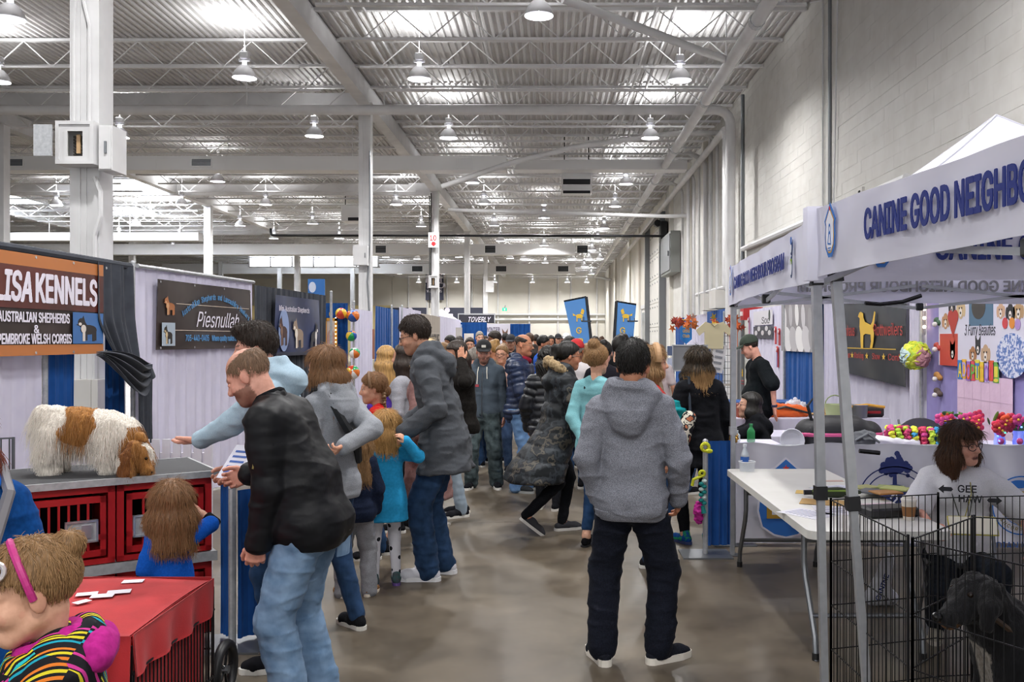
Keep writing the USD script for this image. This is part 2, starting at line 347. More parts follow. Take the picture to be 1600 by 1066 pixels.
# ---------------------------------------------------------------- columns
def column(x, y, w, label, group=None, top=HC - .5):
 t = thing('steel_column', label, 'column', (x, y, 0), group=group)
 h = w / 2; obj('shaft', [bx(x - h + .004, x + h - .004, y - h + .012, y + h - .012, 0, top - .001), bx(x - h, x - h * .3, y - h, y + h, 0, top), bx(x - h * .12, x + h * .12, y - h + .004, y + h - .004, 0, top - .002), bx(x + h * .3, x + h, y - h, y + h, 0, top)], 'steel_white', t)
 obj('base_plate', bx(x - h - .08, x + h + .08, y - h - .08, y + h + .08, 0, .025), 'steel_grey', t)
 obj('cap_plate', bx(x - h - .06, x + h + .06, y - h - .06, y + h + .06, top, top + .02), 'steel_white', t)
 return t
C1 = column(-4.8, 9.5, .3, 'broad white steel column rising behind the brown kennel banner')
h = .15
obj('conduit', [tube([(-4.86, 9.33, 8.0), (-4.86, 9.33, 5.4), (-4.9, 9.33, 5.0), (-4.9, 9.33, 3.9)], .018, 6), tube([(-4.8, 9.33, 8.0), (-4.8, 9.33, 5.2), (-4.74, 9.33, 4.95), (-4.74, 9.33, 3.9)], .018, 6), tube([(-4.68, 9.32, 3.4), (-4.62, 9.32, 3.25), (-4.62, 9.32, 3.0), (-4.68, 9.32, 2.8), (-4.68, 9.32, .2)], .025, 6)], 'steel_white', C1)
obj('column_casing', [bx(-5.03, -4.66, 9.2, 9.8, 0, 1.34), bx(-4.655, -4.59, 9.2, 9.8, 0, 1.34)], 'white_paint', C1, label='square white casing round the column foot')
C2 = column(-4.8, 23.3, .3, 'white steel column with a closed grey electrical box, behind the beach balls')
obj('cable', tube([(-4.66, 23.12, 6.5), (-4.66, 23.12, 4.2), (-4.72, 23.1, 3.2), (-4.66, 23.1, 2.2), (-4.7, 23.1, 1.0)], .02, 6), 'steel_grey', C2)
C3 = column(-4.8, 36.9, .3, 'white steel column carrying the red and white numbered 10 sign')
obj('cable', [tube([(-5.0, 36.7, 7.5), (-5.0, 36.7, 3.0)], .02, 5), tube([(-4.94, 36.7, 7.6), (-4.94, 36.7, 4.0)], .02, 5)], 'dark_metal', C3)
column(-4.8, 50.5, .3, 'plain white steel column just right of the washrooms sign')
C5 = column(-4.8, 64, .3, 'far white steel column with a pale switch cabinet at mid height')
for x, y in ((-15.4, 25.5), (-15.5, 41), (-15.3, 54.5), (-15.2, 69), (-24.9, 54), (-25.5, 70), (-20.7, 69)): column(x, y, .3, 'white steel column of the far left hall', 'columns of the far left hall')
# boxes on the columns
def panel_box(name, label, x0, x1, y, z0, z1, dep, door=None, inside=True, cat='electrical box'):
 t = thing(name, label, cat, ((x0 + x1) / 2, y, z0)); k = .035
 obj('cabinet', [bx(x0 + k, x1 - k, y - .02, y, z0 + k, z1 - k), bx(x0, x0 + k, y - dep, y, z0 + k, z1 - k), bx(x1 - k, x1, y - dep, y, z0 + k, z1 - k), bx(x0, x1, y - dep, y, z0, z0 + k), bx(x0, x1, y - dep, y, z1 - k, z1)], 'steel_white', t)
 if inside:
  m = (x1 - x0); obj('cover_plate', [bx(x0 + k, x0 + m * .3, y - dep + .015, y - dep + .03, z0 + k, z1 - k), bx(x1 - m * .3, x1 - k, y - dep + .015, y - dep + .03, z0 + k, z1 - k), bx(x0 + m * .3, x1 - m * .3, y - dep + .015, y - dep + .03, z1 - .1, z1 - k), bx(x0 + m * .3, x1 - m * .3, y - dep + .015, y - dep + .03, z0 + k, z0 + .08)], 'steel_white', t)
  obj('breaker_row', [bx(x0 + m * .34, x1 - m * .34, y - .1, y - .05, zz, zz + .02) for zz in np.arange(z0 + .1, z1 - .12, .03)], cm('#3a3532', .6), t); obj('breaker_strip', bx(x0 + m * .45, x1 - m * .45, y - .12, y - .1, z0 + .12, z1 - .12), cm('#c9a67c', .6), t)
 else:
  obj('cabinet_door', bx(x0 + .01, x1 - .01, y - dep - .015, y - dep, z0 + .01, z1 - .01), 'steel_white', t); obj('handle', bx(x1 - .07, x1 - .05, y - dep - .035, y - dep - .015, (z0 + z1) / 2 - .06, (z0 + z1) / 2 + .06), 'steel_grey', t)
 if door: obj('open_door', bx(door[0], door[1], y - dep - .1, y - dep - .08, z0 + .06, z1 - .06), 'aluminium', t, label='dull metal door standing open')
 return t
panel_box('breaker_panel', 'open breaker panel with its dull metal door swung out, on the nearest column', -4.98, -4.6, 9.33, 3.5, 3.93, .2, (-5.14, -4.96))
panel_box('transformer_box', 'plain white box beside the open breaker panel', -4.58, -4.44, 9.5, 3.45, 3.9, .3, inside=False)
panel_box('switch_cabinet', 'closed white switch cabinet on the column above the beach balls', -5.05, -4.68, 23.14, 3.6, 4.1, .2, inside=False)
panel_box('switch_cabinet', 'small cabinet with an open front on the column of the numbered sign', -5.02, -4.66, 36.74, 3.8, 4.3, .18)
panel_box('switch_cabinet', 'pale switch cabinet on the far column left of the green exit sign', -4.75, -4.2, 63.8, 5.0, 5.8, .25, inside=False)
t = thing('column_sign', 'white column sign with red 10 and a red down arrow', 'sign', (-4.8, 36.7, 5.45))
zc = 5.78; obj('board', bx(-5.04, -4.62, 36.62, 36.66, 5.42, 6.02), cm('#e6e4e6', .5), t)
obj('lettering', move(text('10', .2, .26), plane_T((-4.98, 36.618, 5.7), (1, 0, 0))), cm('#a8323b', .5), t)
obj('arrow', move(prism(Polygon([(0, 0), (.12, .12), (.06, .12), (.06, .18), (-.06, .18), (-.06, .12), (-.12, .12)]), 0, .004), plane_T((-4.83, 36.618, 5.46), (1, 0, 0))), cm('#c02a30', .5), t)

# ---------------------------------------------------------------- ducts and pipes
def grille(t, x0, x1, y, z0, z1, n=7, vert=False, m='dark_metal'):
 f = obj('grille', [bx(x0 - .04, x1 + .04, y - .03, y, z0 - .04, z0), bx(x0 - .04, x1 + .04, y - .03, y, z1, z1 + .04), bx(x0 - .04, x0, y - .03, y, z0, z1), bx(x1, x1 + .04, y - .03, y, z0, z1)], 'duct', t)
 obj('grille_throat', bx(x0, x1, y - .008, y - .002, z0, z1), m, f); obj('louvre', [bx(x0, x1, y - .025, y - .015, zz, zz + .018) for zz in np.linspace(z0, z1, n)[:-1]] if not vert else [bx(xx, xx + .015, y - .025, y - .015, z0, z1) for xx in np.linspace(x0, x1, 14)[:-1]], 'steel_grey' if not vert else 'duct', f)
t = thing('air_duct', 'long white air duct with grilles hung across the hall behind the nearest columns', 'duct', (-9, 27, 6.7))
cuts = [-17.5, -13.6, -11.7, -9.7, -6.4, -4.0, -1.4]
for a, b in zip(cuts[:-1], cuts[1:]): obj('duct_section', bx(a + .004, b - .004, 26.9, 27.5, 6.72, 7.14), 'duct', t)
[obj('seam', bx(a - .015, a + .015, 26.89, 27.51, 6.71, 7.15), 'duct', t) for a in cuts[1:-1]]
for u in (25, 318): grille(t, W(u - 16, 0, 27)[0], W(u + 14, 0, 27)[0], 26.9, 6.84, 7.04)
grille(t, W(712, 0, 27)[0], W(737, 0, 27)[0], 26.9, 6.8, 7.06, vert=True, m='duct')
[obj('hanger', bar((x, 27.2, 7.14), (x, 27.2, 8.2), .02), 'steel_white', t) for x in (-13, -9.7, -6.0, -3.2, -1.8)]
t = thing('air_duct', 'low white duct run crossing below the ceiling right of the long grilled duct', 'duct', (1.2, 27.3, 6.7)); obj('duct_body', bx(-1.2, 4.1, 28.2, 28.8, 6.98, 7.28), 'duct', t); [obj('hanger', bar((x, 28.5, 7.28), (x, 28.5, 8.2), .02), 'steel_white', t) for x in (-.5, 1.5, 3.0)]
for y, z0, z1, x0, x1, lab, gr in ((52, 6.55, 7.15, -32, 1.2, 'wide grey duct crossing the hall behind the second row of columns', (595, 910, 766)), (70, 6.75, 7.5, -30, 1.6, 'furthest white duct crossing in front of the back wall', (652, 880, 783)), (45, 6.6, 7.0, -30, -17.5, 'white duct with a grille in the far left hall', ())):
 t = thing('air_duct', lab, 'duct', ((x0 + x1) / 2, y, z0)); obj('duct_body', bx(x0, x1, y, y + .6, z0, z1), 'duct', t)
 c = (z0 + z1) / 2
 for u in gr: grille(t, W(u - 8, 0, y)[0], W(u + 8, 0, y)[0], y, c - .2, c + .2, 5)
 [obj('hanger', bar((x, y + .3, z1), (x, y + .3, 8.2), .03), 'steel_white', t) for x in np.arange(x0 + 1, x1, 4)]
def pipe(name, label, pts, r, m='steel_white', couplings=None, n=12, cat='pipe', bend=None):
 pts = np.asarray(pts, float); t = thing(name, label, cat, pts[0]); P = [pts[0]]
 for i in range(1, len(pts) - 1):
  k = bend or 3 * r; a, b, c = pts[i - 1], pts[i], pts[i + 1]; p = b + (a - b) / np.linalg.norm(a - b) * k; q = b + (c - b) / np.linalg.norm(c - b) * k
  for s in np.linspace(0, 1, 6): P.append((1 - s) ** 2 * p + 2 * s * (1 - s) * b + s * s * q)
 P.append(pts[-1]); obj('pipe_run', tube(P, r, n), m, t, smooth=40)
 if couplings:
  for i in range(len(pts) - 1):
   d = pts[i + 1] - pts[i]; L = np.linalg.norm(d); d = d / L
   for s in np.arange(couplings, L - .5, couplings): obj('coupling', bar(pts[i] + d * (s - .08), pts[i] + d * (s + .08), r * 2.25, n=12), 'aluminium', t)
 return t
MP = pipe('main_pipe', 'thick white pipe running level across the whole hall to the right wall', [(-24, 22.6, 7.41), (4.35, 22.6, 7.41), (4.35, 22.6, .0)], .125, bend=.4)
for x in (-11, -7.6, -4.2, -.5, 3.0): obj('hanger_rod', bar((x, 22.6, 7.5), (x, 22.6, 8.2), .03), 'steel_white', MP)
LPp = pipe('main_pipe', 'long pale pipe running the length of the hall high along the right wall', [(3.41, 5, 7.1), (3.41, 78, 7.1), (4.85, 78, 6.8)], .12, couplings=5.2)
for y in np.arange(9, 77, 9.15): obj('hanger_rod', bar((3.41, y, 7.2), (3.41, y, 8.22), .025), 'steel_white', LPp)
pipe('side_pipe', 'second pale pipe high along the right wall below the long one', [(4.86, 24.3, 3.0), (4.56, 24.3, 3.0), (4.56, 24.3, 7.35), (4.56, 62, 7.2)], .1, bend=.25)
pipe('brace_pipe', 'slanting pipe branching off the long pipe at the top of the picture', [W(880, -2, 15.2), W(1090, 78, 16.5), W(1150, 98, 18.2)], .075)
pipe('brace_pipe', 'slanting thin duct pipe below the level cross pipe at right', [W(690, 292, 26.4), W(800, 254, 26.4), W(900, 229, 26.4), W(1056, 208, 26.4), (4.92, 26.4, 7.7)], .08)
pipe('sprinkler_pipe', 'dark sprinkler pipe crossing level below the far ceiling', [W(423, 357, 38.5), W(423, 368, 38.5), W(1040, 369, 38.5)], .05, 'dark_metal')
pipe('sprinkler_pipe', 'grey pipe crossing to the black box on the right wall', [W(700, 328, 33), W(800, 331, 33), W(1040, 338, 33), (4.9, 33, 6.2)], .07, 'steel_white')
for k, (u0, z) in enumerate(((540, 7.9), (560, 8.0), (742, 7.9), (1060, 7.95), (1030, 7.95))):
 x = (u0 - 866) / 530 * (z - EYE); pipe('ceiling_conduit', f'{("second", "first", "third", "fifth", "fourth")[k]} thin lengthwise conduit from the left under the roof deck', [(x, 6, z), (x, 70, z)], .03 if k != 0 else .045, n=6).prim.SetCustomDataByKey('group', 'conduits under the roof deck')
NTH0 = ('first', 'second', 'third', 'fourth', 'fifth')
# vertical conduits on the right wall
for k, (u, r, z1) in enumerate(((1065, .05, 7.4), (1074, .06, 7.6), (1083, .05, 7.4), (1091, .04, 7.5), (1101, .08, 7.4), (1109, .06, 7.9), (1119, .05, 7.6))):
 y = 4.75 * FPX / (u - 866); pipe('wall_conduit', f'{(NTH0 + ("sixth", "seventh"))[k]} vertical conduit right of the tall grey wall cabinet', [(4.78, y, .5), (4.78, y, z1), (4.2, y, z1 + .25)] if k % 2 == 0 else [(4.78, y, .5), (4.78, y, z1)], r, n=8, bend=.3).prim.SetCustomDataByKey('group', 'conduits climbing the right wall')
pipe('wall_conduit', 'dark vertical conduit beside the tall corner pipe on the right wall', [(4.82, 23.4, .3), (4.82, 23.4, 8.0)], .05, 'steel_grey', n=8)
pipe('wall_conduit', 'dark wall joint cover strip above the front tent', [(4.88, 16.2, 2.0), (4.88, 16.2, 8.15)], .035, 'steel_grey', n=8)
pipe('wall_conduit', 'thin white conduit with a sagging cable beside the dark wall strip', [(4.87, 16.6, 2.0), (4.87, 16.6, 7.9), (4.87, 17.4, 8.15)], .018, n=6)
pipe('wall_cable', 'loose pale cable hanging along the dark wall strip', [(4.86, 16.0, 8.1), (4.86, 15.7, 7.6), (4.86, 15.85, 5), (4.86, 16.0, 3.2), (4.86, 16.1, 2.4)], .015, n=6, cat='cable')
pipe('wall_rail', 'white pipe along the wall at mid height above the far tent', [(4.82, 12.5, 3.95), (4.82, 23.4, 4.05)], .07, n=8)
pipe('wall_rail', 'white pipe along the wall at mid height beyond the tall corner pipe', [(4.82, 23.6, 3.2), (4.82, 31, 3.25)], .06, n=8)
t = thing('wall_cabinet', 'tall grey electrical cabinet on the right wall beside the overhead door', 'electrical box', (4.6, 37, 4.1)); obj('cabinet_body', bx(4.5, 4.88, 35.4, 38.6, 4.35, 5.95), cm('#8c8f8c', .5, metal=.2), t); obj('cabinet_door', bx(4.47, 4.5, 35.5, 38.5, 4.45, 5.85), cm('#85888a', .5, metal=.2), t); obj('handle', bx(4.42, 4.47, 35.7, 35.8, 5.0, 5.2), 'steel_grey', t)
t = thing('door_motor', 'black door motor box above the overhead door', 'motor', (4.5, 40, 6.2)); obj('housing', chamfer_box((.3, .7, .9), .04).apply_translation((4.74, 39.8, 6.4)), 'black_plastic', t); obj('pulley', tube([(4.5, 39.8, 6.8), (4.5, 40.2, 6.8)], .15, 12), 'dark_metal', t)
t = thing('junction_box', 'white junction box pair on the wall left of the far tent', 'electrical box', (4.8, 26, 2.7)); obj('box_body', bx(4.4, 4.92, 25.0, 26.0, 2.6, 3.1), 'white_paint', t); obj('box_body', bx(4.42, 4.92, 27.02, 27.7, 2.6, 3.1), 'white_paint', t)
t = thing('wall_sensor', 'small white sensor plate high on the wall above the tent valance', 'sensor', (4.88, 14.6, 3.8)); obj('plate', bx(4.86, 4.9, 14.45, 14.68, 3.98, 4.16), 'white_paint', t); obj('eye', sph((4.86, 14.56, 4.09), .03, 1), 'black_plastic', t); obj('bracket', bx(4.84, 4.9, 14.45, 14.68, 3.9, 3.92), 'black_plastic', t)
t = thing('fire_alarm', 'red fire alarm box on the wall beside the far tent corner', 'fire alarm', (4.8, 22, 2.3)); obj('alarm_body', bx(4.45, 4.92, 21.5, 21.9, 2.2, 2.5), cm('#b3262c', .4), t); obj('strobe', bx(4.42, 4.45, 21.6, 21.8, 2.3, 2.4), cm('#e8e2e2', .3), t)
t = thing('unit_heater', 'white unit heater with two dark slots hung under the ceiling', 'heater', (.6, 29, 6.2))
p0, p1 = W(877, 302, 29), W(925, 268, 29); obj('heater_body', chamfer_box((p1[0] - p0[0], .7, p1[2] - p0[2]), .03).apply_translation(((p0[0] + p1[0]) / 2, 29.2, (p0[2] + p1[2]) / 2)), 'duct', t)
for va, vb in ((280, 288), (298, 302)): q0, q1 = W(880, vb, 28.84), W(922, va, 28.84); obj('slot', bx(q0[0], q1[0], 28.83, 28.87, q0[2], q1[2]), 'dark_metal', t)
[obj('hanger', bar((x, 29.2, p1[2]), (x, 29.2, 8.2), .03), 'dark_metal', t) for x in (p0[0] + .1, p1[0] - .1)]
t = thing('unit_heater', 'grey boxy heater hung beside the column with the closed switch cabinet', 'heater', (-8, 38, 6)); q0, q1 = W(536, 348, 38), W(568, 322, 38); obj('heater_body', chamfer_box((q1[0] - q0[0], .8, q1[2] - q0[2]), .03).apply_translation(((q0[0] + q1[0]) / 2, 38, (q0[2] + q1[2]) / 2)), 'duct', t); [obj('hanger', bar((x, 38, q1[2]), (x, 38, 8.2), .03), 'dark_metal', t) for x in (q0[0] + .1, q1[0] - .1)]; obj('slot', bx(q0[0] + .3, q1[0] - .02, 37.57, 37.61, q0[2] + .03, q0[2] + .16), 'dark_metal', t)
# ---------------------------------------------------------------- high bay lamps
LL = 'white bell-shaped high bay lamp hanging under the ceiling'
def lamp(p):
 t = thing('high_bay_lamp', LL, 'ceiling lamp', p, group='high bay ceiling lamps'); c = np.asarray(p)
 prof = [(.235, 0), (.238, .01), (.225, .06), (.19, .14), (.135, .21), (.085, .25), (.075, .25), (.125, .2), (.18, .13), (.215, .055), (.228, .008), (.235, 0)]
 obj('reflector', lathe(prof, c, 24), 'reflector', t, smooth=50)
 obj('glowing_neck', lathe([(.0, .25), (.05, .25), (.045, .33), (.0, .33)], c, 12), 'bulb_glow', t, smooth=50)
 obj('ballast', [chamfer_box((.17, .17, .14), .02).apply_translation(c + (0, 0, .45)), chamfer_box((.24, .05, .05), .01).apply_translation(c + (0, 0, .36))], 'reflector', t)
 obj('hanger_rod', bar(c + (0, 0, .52), (c[0], c[1], HC + .02), .02), 'steel_white', t)
 obj('bulb', sph(c + (0, 0, .16), (.05, .05, .08), 1), 'bulb_glow', t)
 for nm, z, r, pw, flip in (('lamp_light', .075, .185, LAMP_DOWN, 0), ('neck_light', .30, .1, LAMP_UP, 1)):
  d = UsdLux.DiskLight.Define(stage, f'{t.path}/{nm}'); d.AddTranslateOp().Set((0, 0, z + (.24 if flip else 0)))
  if flip: d.AddRotateXOp().Set(180.0)
  d.CreateRadiusAttr(r); d.CreateIntensityAttr(pw); d.CreateColorAttr(Gf.Vec3f(1.0, .985, .975) if not flip else Gf.Vec3f(1.0, 1.0, 1.0))
 return t
LP = [(842, 25), (16, 30), (382, 122), (655, 124), (1062, 126), (-3, 128), (187, 215), (491, 213), (701, 216), (1016, 216), (340, 284), (738, 286), (978, 288), (415, 320), (619, 320), (756, 319), (961, 323), (88, 321), (284, 320), (235, 338), (212, 352), (186, 371), (281, 374), (375, 353), (658, 354), (772, 353), (488, 350),
   (850, 341), (944, 357), (270, 390), (530, 373), (428, 373), (782, 377), (850, 384), (934, 376), (925, 391), (603, 402), (717, 402), (797, 404), (852, 411), (920, 405), (913, 417)]
NTH = ('first', 'second', 'third', 'fourth', 'fifth')
rows = [(1, 0), (5, 2, 3, 4), (6, 7, 8, 9), (10, 11, 12), (13, 14, 15, 16)]; lampname = {i: f'{NTH[k]} high bay lamp from the left in the {"nearest" if j == 0 else NTH[j]} row under the ceiling' for j, rw in enumerate(rows) for k, i in enumerate(rw)}
for i, (u, v) in enumerate(LP):
 y = FPX * (7.0 - EYE) / (530 - v); q = lamp((min(W(u, v, y)[0], 4.3), y, 7.0))
 if i in lampname: q.prim.SetCustomDataByKey('label', lampname[i])
 else: q.prim.SetCustomDataByKey('label', 'small distant high bay lamp hanging far down the hall')
for x in (-3.4, .5, 3.0):
 for y in (-2.5, 7.0): lamp((x, y, 7.0))
for x in (-12.5, -9, -5.5, -2, 1.2, 3.0):
 for y in (60, 74, 84.5): lamp((x, y, 7.0))
for x, y in ((-8.5, 12), (-8.5, 3)): lamp((x, y, 7.0))
for x in (-22, -33):
 for y in (YB + 6, YB + 15): d = UsdLux.RectLight.Define(stage, f'{wb.path}/far_hall_light_{-x}_{int(y)}'); d.AddTranslateOp().Set((x, y - YB, 6.5)); d.CreateWidthAttr(6); d.CreateHeightAttr(3); d.CreateIntensityAttr(9); d.CreateColorAttr(Gf.Vec3f(1, .92, .7))
# lights of the far hall beyond the opening
mat('tube_glow', '#ffffff', .5, emit=('#fff3c8', 7.0))
for u, v in ((462, 449), (480, 455), (478, 467), (538, 446), (516, 463), (552, 473), (565, 461), (590, 449), (535, 455), (584, 468), (470, 478), (505, 476)):
 p = W(u, v, YB + 12); obj('far_hall_lamp', bx(p[0] - .5, p[0] + .5, YB + 11.8, YB + 12.2, p[2] - .05, p[2] + .05), 'tube_glow', None, label='warm strip lamp seen through the opening into the next hall', cat='ceiling lamp', group='strip lamps of the next hall')
# ================================================================ BODIES: rounded forms blended together, meshed as one continuous surface
class Form:
 def __init__(s): s.ops = []
 def cap(s, a, b, ra, rb=None, k=.03): s.ops.append(('cap', np.asarray(a, np.float32), np.asarray(b, np.float32), ra, ra if rb is None else rb, k)); return s
 def ball(s, c, r, k=.03): return s.cap(c, np.asarray(c) + (0, 0, 1e-4), r, r, k)
 def ell(s, c, r, R=None, k=.03, sub=False): s.ops.append(('sub' if sub else 'ell', np.asarray(c, np.float32), np.asarray(r, np.float32), None if R is None else np.asarray(R, np.float32), 0, k)); return s
 def chain(s, pts, r, k=.03):
  r = np.broadcast_to(r, (len(pts),))
  for i in range(len(pts) - 1): s.cap(pts[i], pts[i + 1], r[i], r[i + 1], k)
  return s
 def cut(s, p, n): n = np.asarray(n, np.float32); s.ops.append(('cut', np.asarray(p, np.float32), n / np.linalg.norm(n), 0, 0, 0)); return s
 def ncut(s, p, n, amp): s.cut(p, n); o = s.ops[-1]; s.ops[-1] = ('ncut', o[1], o[2], amp, 0, 0); return s
 def box(s):
  lo, hi = np.full(3, 1e9), np.full(3, -1e9)
  for o in s.ops:
   if o[0] == 'cap': r = max(o[3], o[4]); lo = np.minimum(lo, np.minimum(o[1], o[2]) - r); hi = np.maximum(hi, np.maximum(o[1], o[2]) + r)
   elif o[0] == 'ell': r = o[2].max() if o[3] is not None else o[2]; lo = np.minimum(lo, o[1] - r); hi = np.maximum(hi, o[1] + r)
  return lo - .03, hi + .03
 def __call__(s, P):
  d = None
  for t, a, b, c, e, k in s.ops:
   if t == 'cap':
    q = P - a; ba = b - a; h = np.clip((q @ ba) / max(float(ba @ ba), 1e-12), 0, 1); q -= h[:, None] * ba; n = np.sqrt(np.einsum('ij,ij->i', q, q)) - (c + (e - c) * h)
   elif t in ('ell', 'sub'):
    q = P - a
    if c is not None: q = q @ c
    q = q / b; k0 = np.sqrt(np.einsum('ij,ij->i', q, q)); q = q / b; k1 = np.sqrt(np.einsum('ij,ij->i', q, q)); n = k0 * (k0 - 1) / np.maximum(k1, 1e-6)
   elif t == 'ncut': d = np.maximum(d, (P - a) @ b + (meshkit.noise(P.astype(float) * 75) - .5) * c); continue
   else: d = np.maximum(d, (P - a) @ b); continue
   if d is None: d = n
   elif t == 'sub': h = np.clip(.5 - .5 * (d + n) / k, 0, 1); d = d + (-n - d) * h + k * h * (1 - h)
   else: h = np.clip(.5 + .5 * (d - n) / k, 0, 1); d = d + (n - d) * h - k * h * (1 - h)
  return d
def skin_of(F, h, lo=None, hi=None):
 """surface nets of the form's zero level, grid h"""
 if lo is None: lo, hi = F.box()
 B = 6; nb = np.maximum(1, np.ceil((np.asarray(hi) - lo) / (h * B)).astype(int)); lo = np.asarray(lo, np.float32)
 bi = np.stack(np.meshgrid(*[np.arange(k) for k in nb], indexing='ij'), -1).reshape(-1, 3)
 dc = F((lo + (bi * B + (B - 1) / 2) * h).astype(np.float32)); act = np.abs(dc) < h * B * .87 * 1.45 + h
 G = np.empty(tuple(nb * B), np.float32); Gv = G.reshape(nb[0], B, nb[1], B, nb[2], B).transpose(0, 2, 4, 1, 3, 5)
 tmp = np.broadcast_to(np.where(dc > 0, 1., -1.).astype(np.float32)[:, None], (len(bi), B ** 3)).copy()
 loc = np.stack(np.meshgrid(*[np.arange(B)] * 3, indexing='ij'), -1).reshape(-1, 3)
 ia = bi[act]; P = (lo + ((ia * B)[:, None, :] + loc[None]) * h).astype(np.float32).reshape(-1, 3); tmp[act] = F(P).reshape(-1, B ** 3)
 Gv[bi[:, 0], bi[:, 1], bi[:, 2]] = tmp.reshape(-1, B, B, B)
 return nets(G, lo, h)
def nets(G, lo, h):
 S = G < 0; c = np.zeros(np.array(G.shape) - 1, np.int8)
 for i, j, k in np.ndindex(2, 2, 2): c += S[i:c.shape[0] + i, j:c.shape[1] + j, k:c.shape[2] + k]
 cells = np.argwhere((c > 0) & (c < 8)); ids = np.full(c.shape, -1, np.int32); ids[tuple(cells.T)] = np.arange(len(cells))
 acc, cnt = np.zeros((len(cells), 3)), np.zeros(len(cells)); cs = [np.array(t) for t in np.ndindex(2, 2, 2)]
 for a in cs:
  for ax in range(3):
   if a[ax]: continue
   b = a.copy(); b[ax] = 1; ga, gb = G[tuple((cells + a).T)], G[tuple((cells + b).T)]; m = (ga < 0) != (gb < 0); t = np.where(m, ga / np.where(m, ga - gb, 1), 0)
   acc += (a + t[:, None] * (b - a)) * m[:, None]; cnt += m
 V = lo + (cells + acc / cnt[:, None]) * h; Fs = []
 for ax in range(3):
  sl = [slice(None)] * 3; s2 = [slice(None)] * 3; sl[ax] = slice(0, -1); s2[ax] = slice(1, None); e = S[tuple(sl)] != S[tuple(s2)]; E = np.argwhere(e)
  u, w = (ax + 1) % 3, (ax + 2) % 3; E = E[(E[:, u] > 0) & (E[:, w] > 0) & (E[:, u] < c.shape[u]) & (E[:, w] < c.shape[w])]
  du, dw = np.eye(3, dtype=int)[u], np.eye(3, dtype=int)[w]; q = np.stack([ids[tuple((E - du - dw).T)], ids[tuple((E - dw).T)], ids[tuple(E.T)], ids[tuple((E - du).T)]], 1)
  fl = S[tuple(E.T)]; q = np.where(fl[:, None], q, q[:, ::-1]); Fs.append(q)
 q = np.vstack(Fs); q = q[(q >= 0).all(1)]
 return V, np.vstack([q[:, [0, 1, 2]], q[:, [0, 2, 3]]])
def normals_of(v, f):
 n = np.zeros_like(v); c = np.cross(v[f[:, 1]] - v[f[:, 0]], v[f[:, 2]] - v[f[:, 0]])
 for k in range(3): np.add.at(n, f[:, k], c)
 return n / (np.linalg.norm(n, axis=1, keepdims=True) + 1e-12)
def wrinkle(m, amp, fr=(7, 7, 15), seed=0):
 v, f = m; n = normals_of(v, f); a = meshkit.fbm(v * np.array(fr) + 31, 3, seed); b = 1 - np.abs(meshkit.noise(v * np.array(fr) * .8 + np.array([0, v[:, 2].mean(), 7]), seed + 5) - .5) * 2.6
 return v + n * ((a - .5) * amp * 1.3 + np.clip(b, 0, 1) ** 3 * amp * .45)[:, None], f
def Rx(a): c, s = math.cos(math.radians(a)), math.sin(math.radians(a)); return np.array([[1, 0, 0], [0, c, -s], [0, s, c]])
def Ry(a): c, s = math.cos(math.radians(a)), math.sin(math.radians(a)); return np.array([[c, 0, s], [0, 1, 0], [-s, 0, c]])
def Rz(a): c, s = math.cos(math.radians(a)), math.sin(math.radians(a)); return np.array([[c, -s, 0], [s, c, 0], [0, 0, 1]])
def ik(S, T, a, b, pole):
 d = T - S; L = np.linalg.norm(d); L2 = min(L, .995 * (a + b)); d = d / L; T = S + d * L2; p = np.asarray(pole, float); p = p - d * (p @ d); p /= np.linalg.norm(p) + 1e-9
 ca = (a * a + L2 * L2 - b * b) / (2 * a * L2); ca = max(-1, min(1, ca)); return S + d * a * ca + p * a * math.sqrt(1 - ca * ca), T
# skin, cloth and hair materials
_mats['skin'] = usdkit.material(stage, '/World/Looks/skin', {'a': ('attribute', {'attribute': 'Cd'}), 't': ('texture_coordinate', {}), 'n': ('noise_texture', {'scale': 60., 'detail': 3.}), 'r': ('rgb_ramp', {'ramp': [(.3, (.88, .84, .82)), (.7, (1, 1, 1))]}), 'm': ('mix', {'mix_type': 'multiply', 'fac': 1.0}),
 'p': ('principled_bsdf', {'roughness': .5, 'specular_ior_level': .35, 'subsurface_weight': .0})}, [('t.object', 'n.vector'), ('n.fac', 'r.fac'), ('a.color', 'm.color1'), ('r.color', 'm.color2'), ('m.color', 'p.base_color')], surface='p.BSDF')
_mats['hairy'] = usdkit.material(stage, '/World/Looks/hairy', {'a': ('attribute', {'attribute': 'Cd'}), 't': ('texture_coordinate', {}), 'mp': ('mapping', {'scale': (90, 90, 9)}), 'n': ('noise_texture', {'scale': 1., 'detail': 3.}), 'r': ('rgb_ramp', {'ramp': [(.3, (.5, .5, .5)), (.7, (1.25, 1.22, 1.18))]}), 'm': ('mix', {'mix_type': 'multiply', 'fac': 1.0}),
 'b': ('bump', {'strength': .5, 'distance': .006}), 'p': ('principled_bsdf', {'roughness': .5, 'specular_ior_level': .35})}, [('t.object', 'mp.vector'), ('mp.vector', 'n.vector'), ('n.fac', 'r.fac'), ('a.color', 'm.color1'), ('r.color', 'm.color2'), ('m.color', 'p.base_color'), ('n.fac', 'b.height'), ('b.normal', 'p.normal')], surface='p.BSDF')
def cloth(col, col2=None, sc=160, rough=.9, sheen=.03, key=None, lo=.35, hi=.65, bump=.25, stretch=None):
 k = 'cloth_' + (key or (col.lstrip('#') + (col2 or '').lstrip('#')))
 if k not in _mats: mat(k, col, rough, noise=(sc, col2 or col, lo, hi), bump=(sc * 2, bump, .002), sheen=sheen, stretch=stretch, spec=.06)
 return k
def denim(col, col2): return cloth(col, col2, 14, key='denim' + col.lstrip('#'), lo=.3, hi=.7, sheen=.05)
